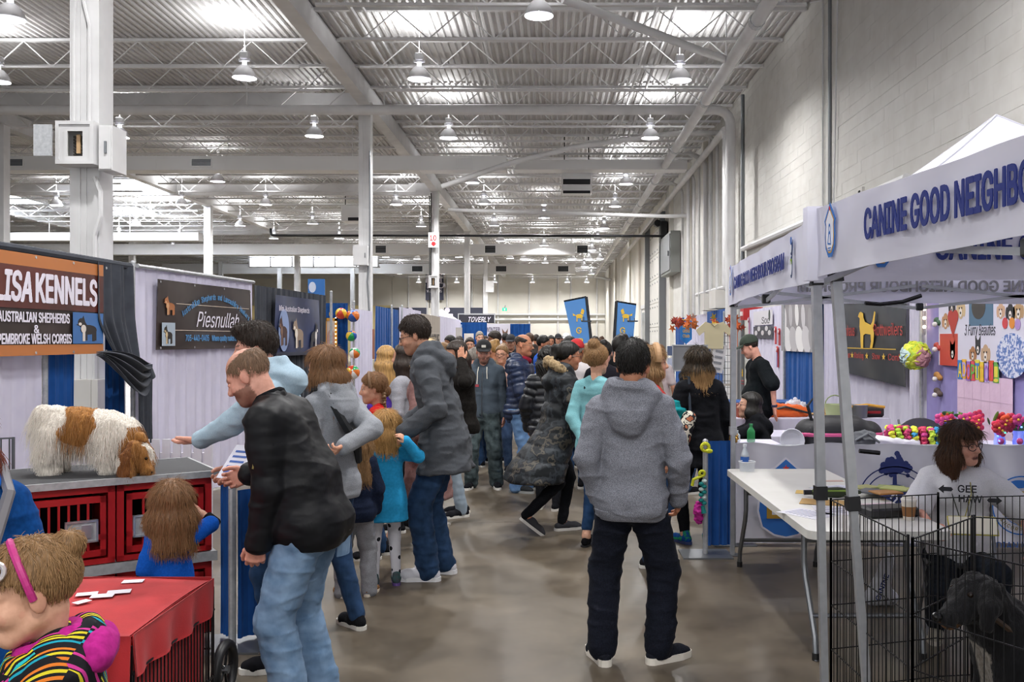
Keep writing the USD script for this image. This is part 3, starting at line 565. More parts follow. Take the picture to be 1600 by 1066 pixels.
def ramp_mat(key, scale, stops, rough=.8, kind='noise_texture', stretch=None, detail=2., extra=None):
 n = {'t': ('texture_coordinate', {}), 'mp': ('mapping', {'scale': stretch or (1, 1, 1)}), 'n': (kind, {'scale': float(scale), **({'detail': detail} if kind == 'noise_texture' else {}), **(extra or {})}), 'r': ('rgb_ramp', {'ramp': [(p, lin(c)) for p, c in stops], 'interpolate': False}), 'p': ('principled_bsdf', {'roughness': rough, 'specular_ior_level': .25})}
 _mats[key] = usdkit.material(stage, '/World/Looks/' + key, n, [('t.object', 'mp.vector'), ('mp.vector', 'n.vector'), ('n.distance' if kind == 'voronoi_texture' else 'n.fac', 'r.fac'), ('r.color', 'p.base_color')], surface='p.BSDF'); return key
SK = {'pale': '#d9a98f', 'fair': '#cf9b80', 'tan': '#b98062', 'brown': '#8a5a3e', 'dark': '#5a3a2a', 'rosy': '#d69f8c'}
HR = {'black': '#15120f', 'dark': '#2b2019', 'brown': '#4d3524', 'light': '#7a583a', 'auburn': '#6b3220', 'blond': '#b08a55', 'sandy': '#8a6b48', 'grey': '#8b857e', 'platinum': '#cdb994'}

def strands(t, v, f, c, n, L, seed=1, w=.0016, lift=None):
 """long hair falling over a coat (or combed along a scalp when lift is given), in the coat's own colours"""
 q = np.random.default_rng(seed); tri = v[f]; ar = np.linalg.norm(np.cross(tri[:, 1] - tri[:, 0], tri[:, 2] - tri[:, 0]), axis=1); i = q.choice(len(f), n, p=ar / ar.sum()); b = q.dirichlet((1, 1, 1), n); p = np.einsum('ij,ijk->ik', b, tri[i]); nn = normals_of(v, f)[f[i, 0]]; col = c[f[i, 0]]; key = (col[:, 0] > .5) * 2 + (col[:, 0] > .22)
 dn = np.array([0, 0, -1.]); ln = L * q.uniform(.5, 1.1, n)[:, None] * (np.clip((p[:, 2:3] - t.loc[2]) / .16, .25, 1) if lift is None else 1); jit = q.normal(0, .22, (n, 3)); fl = np.clip(1.0 - nn[:, 2:3] * .0, .2, 1)
 pts = np.stack([p, p + (nn * .45 + dn * .35 + jit * .4) * ln * .33, p + (nn * .55 + dn * .9 + jit * .7) * ln * .66, p + (nn * .5 + dn * 1.5 + jit) * ln], 1) - t.loc
 pts[:, :, 2] = np.maximum(pts[:, :, 2], -.03)
 if lift is not None: tg = dn - nn * nn[:, 2:3] * -1 + jit * .25; tg /= np.linalg.norm(tg, axis=1, keepdims=True) + 1e-6; pts = np.stack([p + tg * ln * k + nn * lift * math.sin(k * 2.4) for k in (0, .33, .66, 1)], 1)
 for k in (0, 1, 3):
  s_ = key == k
  if not s_.any(): continue
  path = f'{t.path}/' + numbered(t.path, 'long_hair'); B = UsdGeom.BasisCurves.Define(stage, path); B.CreateTypeAttr('linear'); B.CreateCurveVertexCountsAttr([4] * int(s_.sum())); B.CreatePointsAttr([Gf.Vec3f(*map(float, x)) for x in pts[s_].reshape(-1, 3)]); B.CreateWidthsAttr([w, w, w * .8, w * .3] * int(s_.sum())); B.SetWidthsInterpolation('vertex')
  cc = col[s_].mean(0); mm = 'strand_' + '_'.join(f'{int(x * 999):03d}' for x in cc)
  if mm not in _mats: mat(mm, tuple(cc * (.95 if lift is None else 1.25)), .5, spec=.35)
  UsdShade.MaterialBindingAPI.Apply(B.GetPrim()).Bind(mat_of(mm)); setdata(B.GetPrim(), kind='stuff')
def hand_form(F, Wr, d, pn, side, s, curl, k=.006, spread=1.0, thumb_out=1.0):
 """palm, four fingers and a thumb rooted in the palm's side. d: along the hand, pn: out of the palm, side: +1 right, -1 left"""
 d = d / np.linalg.norm(d); pn = pn - d * (pn @ d); pn /= np.linalg.norm(pn); w = np.cross(d, pn) * side   # w points to the thumb side
 K = Wr + d * .085 * s
 for i, (o, L) in enumerate(((.031, .072), (.0105, .08), (-.0105, .074), (-.031, .058))):
  base = Wr + d * .012 * s + w * o * .62 * s; kn = K + w * o * s * (1 + .12 * (spread - 1)) - d * (.0, -.004, .0, .01)[i] * s
  F.cap(base, kn, .0145 * s, .0125 * s, .012 * s)
  a, p, q = 0., kn, (.45, .3, .25)
  dd = d + w * o * 3.0 * (spread - .6); dd /= np.linalg.norm(dd)
  for j in range(3):
   a += math.radians((38, 55, 40)[j] * curl * (1 + .12 * i)); e = p + (dd * math.cos(a) + pn * math.sin(a)) * L * q[j] * s; F.cap(p, e, (.0098 - .0009 * j) * s, (.0092 - .0011 * j) * s, k * .6); p = e
 t0 = Wr + d * .022 * s + w * .02 * s; t1 = t0 + (d * .032 + w * (.028 * thumb_out) + pn * .012) * s; t2 = t1 + (d * .030 + w * .008 * thumb_out + pn * (.006 + .01 * curl)) * s; t3 = t2 + (d * .022 - w * .002 + pn * (.004 + .01 * curl)) * s
 F.cap(t0, t1, .0155 * s, .0125 * s, .012 * s); F.cap(t1, t2, .0115 * s, .0105 * s, k * .6); F.cap(t2, t3, .0102 * s, .0085 * s, k * .6)

def person(label, x, y, yaw, H=1.72, sex='m', g=1.0, skin='fair', lean=0, roll=0, twist=0, hip=(0, 0, 0), feet=None, hands=(None, None), poles=(None, None), head=(0, 0, 0), curl=(.5, .5), palms=(None, None), hair=('short', 'dark'), top=None, bottom=None, shoes=None, beard=None, extras=(), res=None, group=None, seat=None, seed=0, face=True, hs=None, neckf=0., open_mouth=0, hdir=(None, None)):
 """a standing, leaning or sitting figure; local frame: x to its right, y the way it faces. yaw: 0 looks away from the camera, 90 to the picture's left, 180 at the camera, -90 to the right"""
 Y = y; res = res or min(max(.0015 * Y, .0065), .022); t = thing('person', label, 'person', (x, y, 0), yaw, group)
 hs = hs or (.66 + .222 * H) * (1.0 if H > 1.35 else 1.03); s = (H - .232 * hs) / 1.515; V = np.array
 sw = {'m': 1.03, 'f': .9, 'c': .86}[sex] * (.5 + .5 * g); top = top or {}; bottom = bottom or {}; shoes = shoes or {}
 hipz = (.90 * s if seat is None else seat) + hip[2]; C0 = V([hip[0], hip[1], hipz + .03 * s])
 R1 = Ry(roll * .4) @ Rx(-lean * .35); R2 = Rz(twist * .5) @ Ry(roll * .8) @ Rx(-lean * .8); RT = Rz(twist) @ Ry(roll) @ Rx(-lean); up = RT[:, 2]
 C1 = C0 + R1 @ V([0, 0, .17]) * s; C2 = C1 + R2 @ V([0, 0, .19]) * s; C3 = C2 + RT @ V([0, -.01, .19]) * s
 RH = Rz(head[1]) @ Ry(head[2]) @ Rx(-head[0]); un = up * .55 + RH[:, 2] * .45; N1 = C3 + un / np.linalg.norm(un) * .055 * s + RT[:, 1] * (.012 + neckf) * s; HC_ = N1 + RH @ V([0, .022, .10]) * hs
 sh = [C3 + RT @ V([sg * .165 * sw, -.005, -.082]) * s for sg in (-1, 1)]; hp = [C0 + V([sg * .085 * (1 if sex != 'c' else .85), 0, -.03]) * s for sg in (-1, 1)]
 la, lb = .285 * s, .25 * s; el, wr, hd, pnm = [], [], [], []
 for i, sg in enumerate((-1, 1)):
  T = hands[i]; T = sh[i] + V([sg * (.085 + .05 * (g - 1)), .06, -.505]) * s if T is None else V(T, float)
  e, w_ = ik(sh[i], T, la, lb, poles[i] if poles[i] is not None else V([sg * .6, -1.0, -.15])); el.append(e); wr.append(w_)
  hd.append(V(hdir[i], float) if hdir[i] is not None else (w_ - e) / np.linalg.norm(w_ - e)); pnm.append(V(palms[i] if palms[i] is not None else [-sg, .25, 0], float))
 if feet is None: feet = ((-.10 * s, .03, 8), (.10 * s, -.03, -8))
 kn, an, ft = [], [], []
 for i, sg in enumerate((-1, 1)):
  f = feet[i]; z = f[3] if len(f) > 3 else 0; pt = f[4] if len(f) > 4 else 0; RF = Rz(f[2]) @ Rx(-pt); ft.append((V([f[0], f[1], z], float), RF)); A = V([f[0], f[1], z + .085 * s]); pole = Rz(f[2] * .6) @ V([sg * .05, 1, 0])
  k, A2 = ik(hp[i], A, .43 * s, .415 * s, pole); kn.append(k); an.append(A2)
 gm = g; hair_col = lin(HR.get(hair[1], hair[1])); sk = V(lin(SK.get(skin, skin)))
 # ---- skin: head, neck, arms, legs, one continuous figure
 Bd = Form(); Bd.cap(C3 - up * .02 * s, N1 + un * .02, .056 * s * (1.05 if sex == 'm' else .9), .052 * s * (1.05 if sex == 'm' else .92)); thin = -.014
 Bd.cap(sh[0], sh[1], .05 * s, .05 * s, .05)
 for sg in (-1, 1): Bd.cap(C2 + RT @ V([sg * .075, 0, .07]) * s, C1 + RT @ V([sg * .06, 0, 0]) * s, .09 * s * gm + thin, .085 * s * gm + thin, .05)
 Bd.cap(hp[0], hp[1], .095 * s * gm + thin, None, .05); Bd.cap(C0, C1, .1 * s * gm + thin, .09 * s * gm + thin, .05)
 for i in range(2):
  Bd.cap(sh[i], el[i], .047 * s, .036 * s); Bd.cap(el[i], wr[i], .038 * s, .025 * s * (1.05 if sex == 'm' else .95)); Bd.cap(hp[i], kn[i], .075 * s * gm + thin, .05 * s); Bd.cap(kn[i], an[i], .05 * s, .036 * s); Bd.cap(an[i], ft[i][0] + ft[i][1] @ V([0, .05, .035]) * s, .032 * s, .03 * s)
 parts = [skin_of(Bd, max(res * 1.25, .012))]; cols = [np.tile(sk, (len(parts[0][0]), 1))]
 hq = max(.0042, min(.0016 * Y, .014)) if res < .02 else .016; Hf = Form(); hh = hs
 def hl(p): return HC_ + RH @ (V(p, float) * hh)
 m = 1.0 if sex == 'm' else .93; ch = 1.0 if sex != 'c' else .0
 Hf.ell(hl((0, -.014, .034)), V([.0745, .094, .084]) * hh, RH); Hf.ell(hl((0, .028, -.035)), V([.058 * m, .064, .078]) * hh, RH, .03); Hf.ell(hl((0, .062, -.092)), V([.026 * m, .026, .022]) * hh, RH, .03)
 for sg in (-1, 1):
  Hf.cap(hl((sg * .05 * m, .0, -.062)), hl((sg * .018, .062, -.096)), .018 * hh, .016 * hh, .03); Hf.ell(hl((sg * .038, .054, -.034)), V([.024, .03, .026]) * hh, RH, .02); Hf.cap(hl((sg * .012, .08, .022)), hl((sg * .045, .064, .02)), .012 * hh, .01 * hh, .015)
  Hf.ell(hl((sg * .031, .101, -.002)), V([.019, .019, .012]) * hh, RH, .012, sub=True); Hf.ell(hl((sg * .031, .079, -.001)), V([.0155, .0105, .0105]) * hh, RH, .006)
  Hf.ell(hl((sg * .078, -.012, -.012)), V([.009, .02, .031]) * hh, RH @ Rz(sg * -22), .006); Hf.ball(hl((sg * .011, .099, -.033)), .0088 * hh, .008)
 Hf.cap(hl((0, .083, .012)), hl((0, .108, -.028)), .0085 * hh, .0125 * hh, .014)
 Hf.cap(hl((-.018, .083, -.062)), hl((.018, .083, -.062)), .0075 * hh, None, .01); Hf.cap(hl((-.015, .083, -.0735 - .01 * open_mouth)), hl((.015, .083, -.0735 - .01 * open_mouth)), .008 * hh, None, .01)
 Hf.cap(N1 - un * .03, hl((0, -.028, -.06)), .052 * s * (1.06 if sex == 'm' else .9), .05 * hh * (1.06 if sex == 'm' else .94), .03)
 hm = skin_of(Hf, hq); L = (hm[0] - HC_) @ RH / hh; c = np.tile(sk, (len(L), 1))
 def tint(mask, colr, a): c[mask] = c[mask] * (1 - a) + V(lin(colr)) * a
 X_, Y_, Z_ = L[:, 0], L[:, 1], L[:, 2]
 tint(((X_ / .027) ** 2 + ((Z_ + .0675) / .0125) ** 2 < 1) & (Y_ > .074), '#a35450' if sex != 'm' else '#a8655a', .5); tint((np.abs(X_) < .021) & (Y_ > .072) & (np.abs(Z_ + .068) < .0022), '#5a2a28', .6)
 if open_mouth: tint((np.abs(X_) < .02) & (Y_ > .07) & (np.abs(Z_ + .07) < .006), '#3a1414', .8)
 tint((np.abs(np.abs(X_) - .031) < .021) & (Y_ > .055) & (np.abs(Z_ - .026 + .12 * np.abs(np.abs(X_) - .03)) < .005), HR['dark'] if hair[1] in ('black', 'dark', 'brown') else HR['brown'], .75 if sex != 'c' else .4)
 tint((np.hypot(np.abs(X_) - .031, (Z_ + .001) * 2.6) < .0125) & (Y_ > .06), '#cfc4bd', .7); tint((np.hypot(np.abs(X_) - .031, (Z_ + .001) * 1.25) < .0058) & (Y_ > .06), '#231812', .95)
 tint((np.abs(np.abs(X_) - .031) < .016) & (Y_ > .06) & (np.abs(Z_ - .0075) < .0028), '#2a1c18', .6)
 tint((np.hypot(np.abs(X_) - .042, Z_ + .036) < .02) & (Y_ > .02), '#c86a5c', .18); tint((np.abs(X_) > .074) & (np.abs(Z_ + .012) < .03), '#b8644f', .22)
 if beard: tint((Z_ < -.048 + .1 * np.abs(X_)) & (Y_ > -.012) & ~((np.abs(X_) < .024) & (np.abs(Z_ + .067) < .011)) & (Z_ > -.135) & ((np.abs(X_) > .03) | (Z_ < -.05)), beard[0], beard[1])
 parts.append(hm); cols.append(c)
 for i, sg in enumerate((-1, 1)):
  hf = Form(); hf.cap(wr[i] - hd[i] * .04 * s, wr[i] + hd[i] * .01, .027 * s, .024 * s); hand_form(hf, wr[i], hd[i], pnm[i], sg, s * (1.03 if sex == 'm' else .95), curl[i])
  q = skin_of(hf, max(.0037, min(.0009 * Y, .0095))); parts.append(q); cols.append(np.tile(sk * V([1, .93, .9]), (len(q[0]), 1)))
 obj('body', parts, 'skin', t, smooth=True, world=False, color=np.vstack(cols))
 # ---- trousers
 fit = bottom.get('fit', .016); bm = bottom.get('mat') or denim('#27364f', '#3a4c68'); hz = bottom.get('hem', .045)
 if bm != 'none':
  P_ = Form(); P_.cap(hp[0], hp[1], .1 * s * gm + fit * .6, None, .05); P_.cap(C0, C1, .1 * s * gm + fit * .5, .095 * s * gm + fit * .4, .05)
  for sg in (-1, 1): P_.ball(C0 + V([sg * .062 * s, -.045 * s, -.035 * s]), .085 * s * gm + fit * .5, .04)
  P_.cut(C0 + R1 @ V([0, 0, (.1 if lean < 15 else .03) * s]), R1[:, 2])
  for i in range(2):
   P_.cap(hp[i] - V([0, 0, .02]) * s, kn[i], .083 * s * gm + fit * .6, .056 * s + fit, .025); P_.cap(kn[i], an[i] * (1 - bottom.get('crop', 0)) + kn[i] * bottom.get('crop', 0) - (V([0, 0, .06 - hz]) if fit > .012 else 0), .056 * s + fit, (.046 if fit > .02 else .04) * s + fit * bottom.get('flare', 1.0), .02)
  obj('trousers', wrinkle(skin_of(P_, res), bottom.get('fold', .010) * s, (8, 8, 15), seed + 1), bm, t, smooth=True, world=False)
 # ---- shoes
 smt, sole = shoes.get('mat') or cloth('#1c1c20'), shoes.get('sole') or cm('#d8d6d0', .6); L_ = s * (1.05 if sex == 'm' else .98 if sex == 'f' else 1.1)
 for i in range(2):
  A, RF = ft[i]; fp = lambda p: A + RF @ (V(p, float) * L_); sf = Form(); sf.cap(fp((0, -.045, .042)), fp((0, .03, .05)), .033 * L_, .04 * L_); sf.cap(fp((0, .03, .048)), fp((0, .13, .034)), .038 * L_, .038 * L_, .03); sf.cap(fp((-.012, .13, .034)), fp((.004, .175, .03)), .032 * L_, .026 * L_, .03)
  if not shoes.get('low'): sf.cap(fp((0, -.03, .05)), fp((0, -.012, .1)), .034 * L_, .038 * L_, .02)
  sf.cut(fp((0, 0, .012)), -RF[:, 2]); sp = obj('shoe', skin_of(sf, max(.006, res * .6)), smt, t, smooth=True, world=False)
  ol = shapely.union_all([Point(0, -.045).buffer(.038), Point(.002, .03).buffer(.038)]).convex_hull.union(shapely.union_all([Point(.002, .03).buffer(.038), Point(.0, .125).buffer(.046)]).convex_hull).union(shapely.union_all([Point(0, .125).buffer(.046), Point(-.002, .175).buffer(.034)]).convex_hull).simplify(.002)
  sm = prism(ol, 0, shoes.get('thick', .026)); v = sm.vertices * L_; obj('sole', (A + v @ RF.T, sm.faces), sole, sp, world=False)
  if shoes.get('laces') and Y < 8: obj('laces', [bar(fp((-.02, yy, .083 - (yy - .02) * .22)), fp((.02, yy + .008, .083 - (yy - .02) * .22)), .006 * L_) for yy in (.03, .05, .07, .09)], cm('#f2f2f2', .8), sp, world=False)
 # ---- upper garment
 tk = top.get('kind', 'hoodie'); o = top.get('off', {'tee': .008, 'shirt': .010, 'sweater': .016, 'hoodie': .024, 'jacket': .028, 'puffer': .042, 'coat': .03}.get(tk, .02)); tm = top.get('mat') or cloth('#3a3d42', '#4a4d52'); hem = top.get('hem', {'tee': .10, 'shirt': .1, 'sweater': .12, 'hoodie': .10, 'jacket': .09, 'puffer': .13, 'coat': .5}.get(tk, .1)) * s; slv = top.get('sleeve', .42 if tk == 'tee' else 1.0)
 T_ = Form(); oh = max(o, fit * .6 + .012); T_.cap(sh[0] * .86 + sh[1] * .14, sh[1] * .86 + sh[0] * .14, .055 * s + o * .6, None, .04)
 for sg in (-1, 1):
  T_.cap(C2 + RT @ V([sg * .072 * sw, 0, .07]) * s, C1 + R2 @ V([sg * .055, 0, 0]) * s, .088 * s * gm + o * .8, .085 * s * gm + o, .05); T_.cap(C3 + RT @ V([sg * .045, -.005, -.02]) * s, C3 + RT @ V([sg * .14 * sw, -.005, -.078]) * s, .042 * s + o * .5, .05 * s + o * .6, .03)
  T_.cap(C1 + V([sg * .05 * s, 0, 0]), C0 + V([sg * .068 * s, 0, -.02 * s]), .088 * s * gm + o, .1 * s * gm + oh, .05)
  T_.ball(C0 + V([sg * .06 * s, -.045 * s, -.04 * s]), .086 * s * gm + oh, .05)
  if sex == 'f': T_.ball(C2 + RT @ V([sg * .075, .065, .03]) * s, .062 * s * gm + o * .6, .05)
 if g > 1.12: T_.ell(C1 + R1 @ V([0, .05 * g, -.05]) * s, V([.14 * g, .12 * g, .15]) * s, None, .06)
 hd_ = R1[:, 2] * .5 + V([0, 0, .5])
 if hem > .16 * s:
  fl_ = top.get('flare', .06)
  for sg in (-1, 1): T_.cap(C0 + V([sg * .06 * s, 0, 0]), C0 + V([sg * .075 * s, 0, 0]) - hd_ * hem + V(top.get('drift', (0, 0, 0))), .1 * s * gm + o, .1 * s * gm + o + fl_, .06)
 T_.cut(C0 - hd_ * hem + V(top.get('drift', (0, 0, 0))), -hd_)
 if tk in ('tee', 'shirt', 'sweater') and not top.get('high'): T_.ell(C3 + RT @ V([0, .045, .045]) * s, V([.068, .06, .055]) * s, RT, .012, sub=True)
 for i, sg in enumerate((-1, 1)):
  if slv <= 0: continue
  if slv < .7: q = sh[i] + (el[i] - sh[i]) * slv * 1.9; T_.cap(sh[i], q, .06 * s + o, .052 * s * (.7 + .3 * g) + o * 1.6, .035); T_.cut(q, 0 * q + (el[i] - sh[i])) if False else None
  else: T_.cap(sh[i], el[i], .051 * s * (.6 + .4 * g) + o * .8, .042 * s + o * .75, .022); e2 = el[i] + (wr[i] - el[i]) * (slv * 1.0 if slv < 1 else 1.02); T_.cap(el[i], e2, .042 * s + o * .75, .031 * s + o * .6, .02)
 if top.get('hood'):
  hr = top.get('hoodr', .05) * s
  pts = [C3 + RT @ V([math.sin(a) * .088, -math.cos(a) * (.075 if abs(a) < 1.6 else .088), .028 - .075 * max(0, -math.cos(a)) + .015 * math.cos(a)]) * s for a in np.linspace(-2.7, 2.7, 13)]
  T_.chain(pts, [hr * (.5 + .5 * max(0, math.cos(a * .5))) for a in np.linspace(-2.7, 2.7, 13)], .02)
  dr, w_ = top.get('droop', 1), hr / (.05 * s)
  for sg in (-1, 1): T_.cap(C3 + RT @ V([sg * .12, -.06, .01]) * s, C3 + RT @ V([sg * .045, -.125, -.09 * dr]) * s, hr * .62, hr * .7, .035)
  T_.ell(C3 + RT @ V([0, -.13, -.105 * dr]) * s, V([.075 * w_, .04 * w_, .075]) * s, RT, .05)
  T_.ell(C3 + RT @ V([0, -.105, -.055]) * s, V([.085, .04, .085]) * s, RT, .03); T_.ell(C3 + RT @ V([0, -.07, .095]) * s, V([.07, .045, .05]) * s, RT, .02, sub=True)
 if top.get('collar'): T_.chain([C3 + RT @ V([math.sin(a) * .07, -math.cos(a) * .068 + .012, .022 - .045 * max(0, -math.cos(a))]) * s for a in np.linspace(-2.8, 2.8, 13)], top['collar'] * s, .012)
 m = skin_of(T_, res); v, f = wrinkle(m, top.get('fold', .014) * s, (7, 7, 13), seed)
 if tk == 'puffer' or top.get('quilt'):
  n = normals_of(v, f); w_ = (v - C0) @ R2[:, 2]; arm = np.zeros(len(v), bool)
  for i in range(2):
   for a, b, off in ((sh[i], el[i], 0), (el[i], wr[i], la)):
    d = b - a; h_ = np.clip((v - a) @ d / (d @ d), 0, 1); dist = np.linalg.norm(v - a - h_[:, None] * d, axis=1); mk = dist < (.058 * s + o + .02); mk &= h_ > .12 if off == 0 else True; w_ = np.where(mk, off + h_ * np.linalg.norm(d), w_)
  v = v + n * ((np.abs(np.sin(w_ * math.pi / top.get('pitch', .075))) ** .6 - .7) * top.get('puff', .02) * s)[:, None]
 tg = obj(top.get('name', tk if tk != 'tee' else 't_shirt'), (v, f), tm, t, smooth=True, world=False)
 if top.get('cuffs'):
  for i in range(2):
   d = (wr[i] - el[i]) / np.linalg.norm(wr[i] - el[i]); obj('cuff', lathe_on(wr[i] - d * .03 * s, wr[i] + d * .022 * s, .033 * s + o * .62), top['cuffs'], tg, smooth=40, world=False)
 if top.get('band'):
  z0 = C0 - hd_ * (hem - .03 * s); bf = Form()
  for sg in (-1, 1): bf.cap(C1 + V([sg * .05 * s, 0, 0]), C0 + V([sg * .068 * s, 0, -.02 * s]), .09 * s * gm + o, .1 * s * gm + oh + .006, .05); bf.ball(C0 + V([sg * .06 * s, -.045 * s, -.04 * s]), .086 * s * gm + oh + .006, .05)
  bf.cut(z0 + hd_ * .028 * s, hd_); bf.cut(z0 - hd_ * .034 * s, -hd_); obj('waistband', skin_of(bf, res * .8), top['band'], tg, smooth=True, world=False)
 # ---- hair
 hst = hair[0]; amp = .007
 if hst != 'none':
  A_ = Form(); gw = hair[3] if len(hair) > 3 else 1.0; gr = .011 * gw * (.25 if hst == 'ring' else 1)
  if hst in ('short', 'ring', 'fringe', 'quiff'):
   A_.ell(hl((0, -.014, .04)), V([.0745 + gr * .55, .094 + gr * .8, .084 + gr * 1.5]) * hh, RH)
   if hst == 'quiff': A_.ell(hl((0, .045, .105)), V([.055, .05, .03]) * hh, RH, .02)
   A_.ncut(hl((0, .083, .072)), -(RH @ V([0, -.86, 1.0]) if hst != 'fringe' else RH @ V([0, -.35, 1.0])), .022)
   if hst == 'ring': A_.ell(hl((0, .05, .135)), V([.078, .145, .092]) * hh, RH, .012, sub=True)
   A_.ell(hl((0, .095, -.03)), V([.066, .075, .075 if hst != 'fringe' else .07]) * hh, RH, .01, sub=True)
  else:
   A_.ell(hl((0, -.016, .036)), V([.0745 + gr, .096 + gr, .085 + gr * 1.2]) * hh, RH); A_.ncut(hl((0, .083, .072)), -(RH @ V([0, -.8, 1.0]) if hst in ('bun', 'pony', 'braid') else RH @ V([0, -.2, 1.0])), .016)
   if hst in ('long', 'bob', 'curly'):
    Lh = (hair[2] if len(hair) > 2 and hair[2] else .3) ; dn = V([0, 0, -1.]); bk = RT[:, 1] * -1.0
    for a in np.linspace(-1.9, 1.9, 7):
     p0 = hl((math.sin(a) * .058, -math.cos(a) * .066 - .012, .045)); p1 = hl((math.sin(a) * .08, -math.cos(a) * .082 - .012, -.07)); p2 = p1 + dn * max(.02, Lh - .1) * hh + (bk * .035 + RH @ V([math.sin(a) * .022, 0, 0])) * min(1, Lh * 3)
     A_.chain([p0, p1, p2], [.026 * gw, .032 * gw, .02 * gw], .04)
    A_.ell(hl((0, .1, -.035)), V([.058, .085, .098]) * hh, RH, .012, sub=True)
    if len(hair) > 4 and hair[4]: A_.cap(hl((-.045, .07, .055)), hl((.045, .07, .055)), .026, None, .02)
    if hst == 'curly': amp = .02
   if hst == 'bun': A_.ell(hl(hair[2] if len(hair) > 2 and hair[2] else (0, -.1, .09)), V([.046, .046, .046]) * hh * gw, RH, .01); A_.ell(hl((0, .095, -.03)), V([.066, .075, .08]) * hh, RH, .01, sub=True)
   if hst in ('pony', 'braid'):
    A_.ell(hl((0, .095, -.03)), V([.066, .075, .08]) * hh, RH, .01, sub=True); q = hair[2] if len(hair) > 2 and hair[2] else .3; p0 = hl((0, -.1, .06)); A_.chain([p0, p0 + RH @ V([0, -.035, 0]), p0 + RH @ V([0, -.05, 0]) + V([0, 0, -.6 * q]), p0 + RH @ V([0, -.03, 0]) + V([0, 0, -q])], [.028, .03, .03, .012], .02)
  hmsh = skin_of(A_, max(.0048, min(res * .75, .014))); v, f = hmsh; n = normals_of(v, f); l = (v - HC_) @ RH; ang = np.arctan2(l[:, 0], -l[:, 1])
  rid = meshkit.fbm(np.stack([ang * 9 + l[:, 2] * (25 if hst == 'curly' else 4), l[:, 2] * (26 if hst in ('curly', 'short', 'ring', 'quiff') else 5), l[:, 1] * 12], 1) + 20, 3, seed + 3) - .5; v = v + n * (rid * amp * 2.2)[:, None]
  hc = np.tile(V(hair_col), (len(v), 1))
  if len(hair) > 5 and hair[5]: w_ = np.clip((-.02 - l[:, 2]) / .09 + (meshkit.noise(v * 30) - .5) * .5, 0, 1)[:, None]; hc = hc * (1 - w_) + V(lin(hair[5])) * w_
  ho = obj('hair', (v, f), 'hairy', t, smooth=True, world=False, color=hc)
  if Y < 8: strands(ho, v, f, hc, 2600 if hst in ('short', 'ring', 'quiff') else 4200, .026 if hst in ('short', 'ring', 'quiff') else .02 if hst in ('bun', 'pony', 'braid') else .075, seed + 1, .0011 * max(1, Y / 4), .004 if hst in ('ring', 'bun', 'pony') else .008)
 J = dict(t=t, sh=sh, el=el, wr=wr, C0=C0, C1=C1, C2=C2, C3=C3, RT=RT, RH=RH, HC=HC_, hh=hh, s=s, hl=hl, up=up, hp=hp, kn=kn, an=an, hd=hd, res=res, x=x, y=y, yaw=yaw, o=o, g=gm)
 for e in extras: e(J)
 return J
def lathe_on(a, b, r, n=14):
 a, b = np.asarray(a), np.asarray(b); return tube([a, a + (b - a) * .1, a + (b - a) * .9, b], [r * .97, r * 1.03, r * 1.03, r * .97], n)
# ---- things worn
def glasses(col='#15151a', r=.023, round_=False):
 def f(J):
  hl = J['hl']; a = np.linspace(0, 2 * math.pi, 17)[:-1]; ms = []
  for sg in (-1, 1):
   ms.append(tube([hl((sg * .032 + r * math.cos(k), .1 - .012 * abs(math.cos(k)) * (1 if math.cos(k) * sg > 0 else 0), -.003 + r * .78 * math.sin(k))) for k in a], .0022, 6, closed=True)); ms.append(tube([hl((sg * .056, .092, .004)), hl((sg * .078, .04, .004)), hl((sg * .08, -.01, .0))], .002, 5))
  ms.append(tube([hl((-.01, .103, .0)), hl((.01, .103, .0))], .002, 5)); obj('glasses', ms, cm(col, .3), J['t'], world=False)
 return f
def cap_hat(col, brim=None, back=False, mark=None):
 def f(J):
  hl, RH, hh = J['hl'], J['RH'], J['hh']; F = Form(); F.ell(hl((0, -.014, .042)), np.array([.088, .108, .1]) * hh, RH); F.cut(hl((0, .09, .055)), -(RH @ np.array([0, -.22, 1.0])))
  c = obj('cap', skin_of(F, max(.006, J['res'] * .7)), cm(col, .85), J['t'], smooth=True, world=False); sg = -1 if back else 1
  u = np.linspace(-1, 1, 9); o_ = [hl((.078 * k, sg * (.045 + .03 * (1 - k * k)), .06 - .012 * k * k)) for k in u]; i_ = [hl((.075 * k, sg * (.05 + .125 * math.sqrt(max(0, 1 - k * k * .98))), .045 - .02 * k * k)) for k in u]
  o_, i_ = np.array(o_), np.array(i_); th = RH @ np.array([0, 0, .004]); V = np.vstack([o_, i_, o_ + th, i_ + th]); n = 9; Fc = []
  for k in range(n - 1): Fc += [[k, k + 1, n + k + 1, n + k], [2 * n + k, 3 * n + k, 3 * n + k + 1, 2 * n + k + 1], [n + k, n + k + 1, 3 * n + k + 1, 3 * n + k], [k, 2 * n + k, 2 * n + k + 1, k + 1]]
  obj('brim', (V, np.array(Fc)), cm(brim or col, .85), c, world=False)
  if mark: obj('cap_badge', move(chamfer_box((.05, .03, .004), .001), np.block([[np.stack([RH[:, 0], RH @ np.array([0, -.35, .93]), RH @ np.array([0, .93, .35])], 1), hl((0, .092, .085))[:, None]], [np.zeros((1, 3)), np.ones((1, 1))]])), cm(mark, .8), c, world=False)
 return f
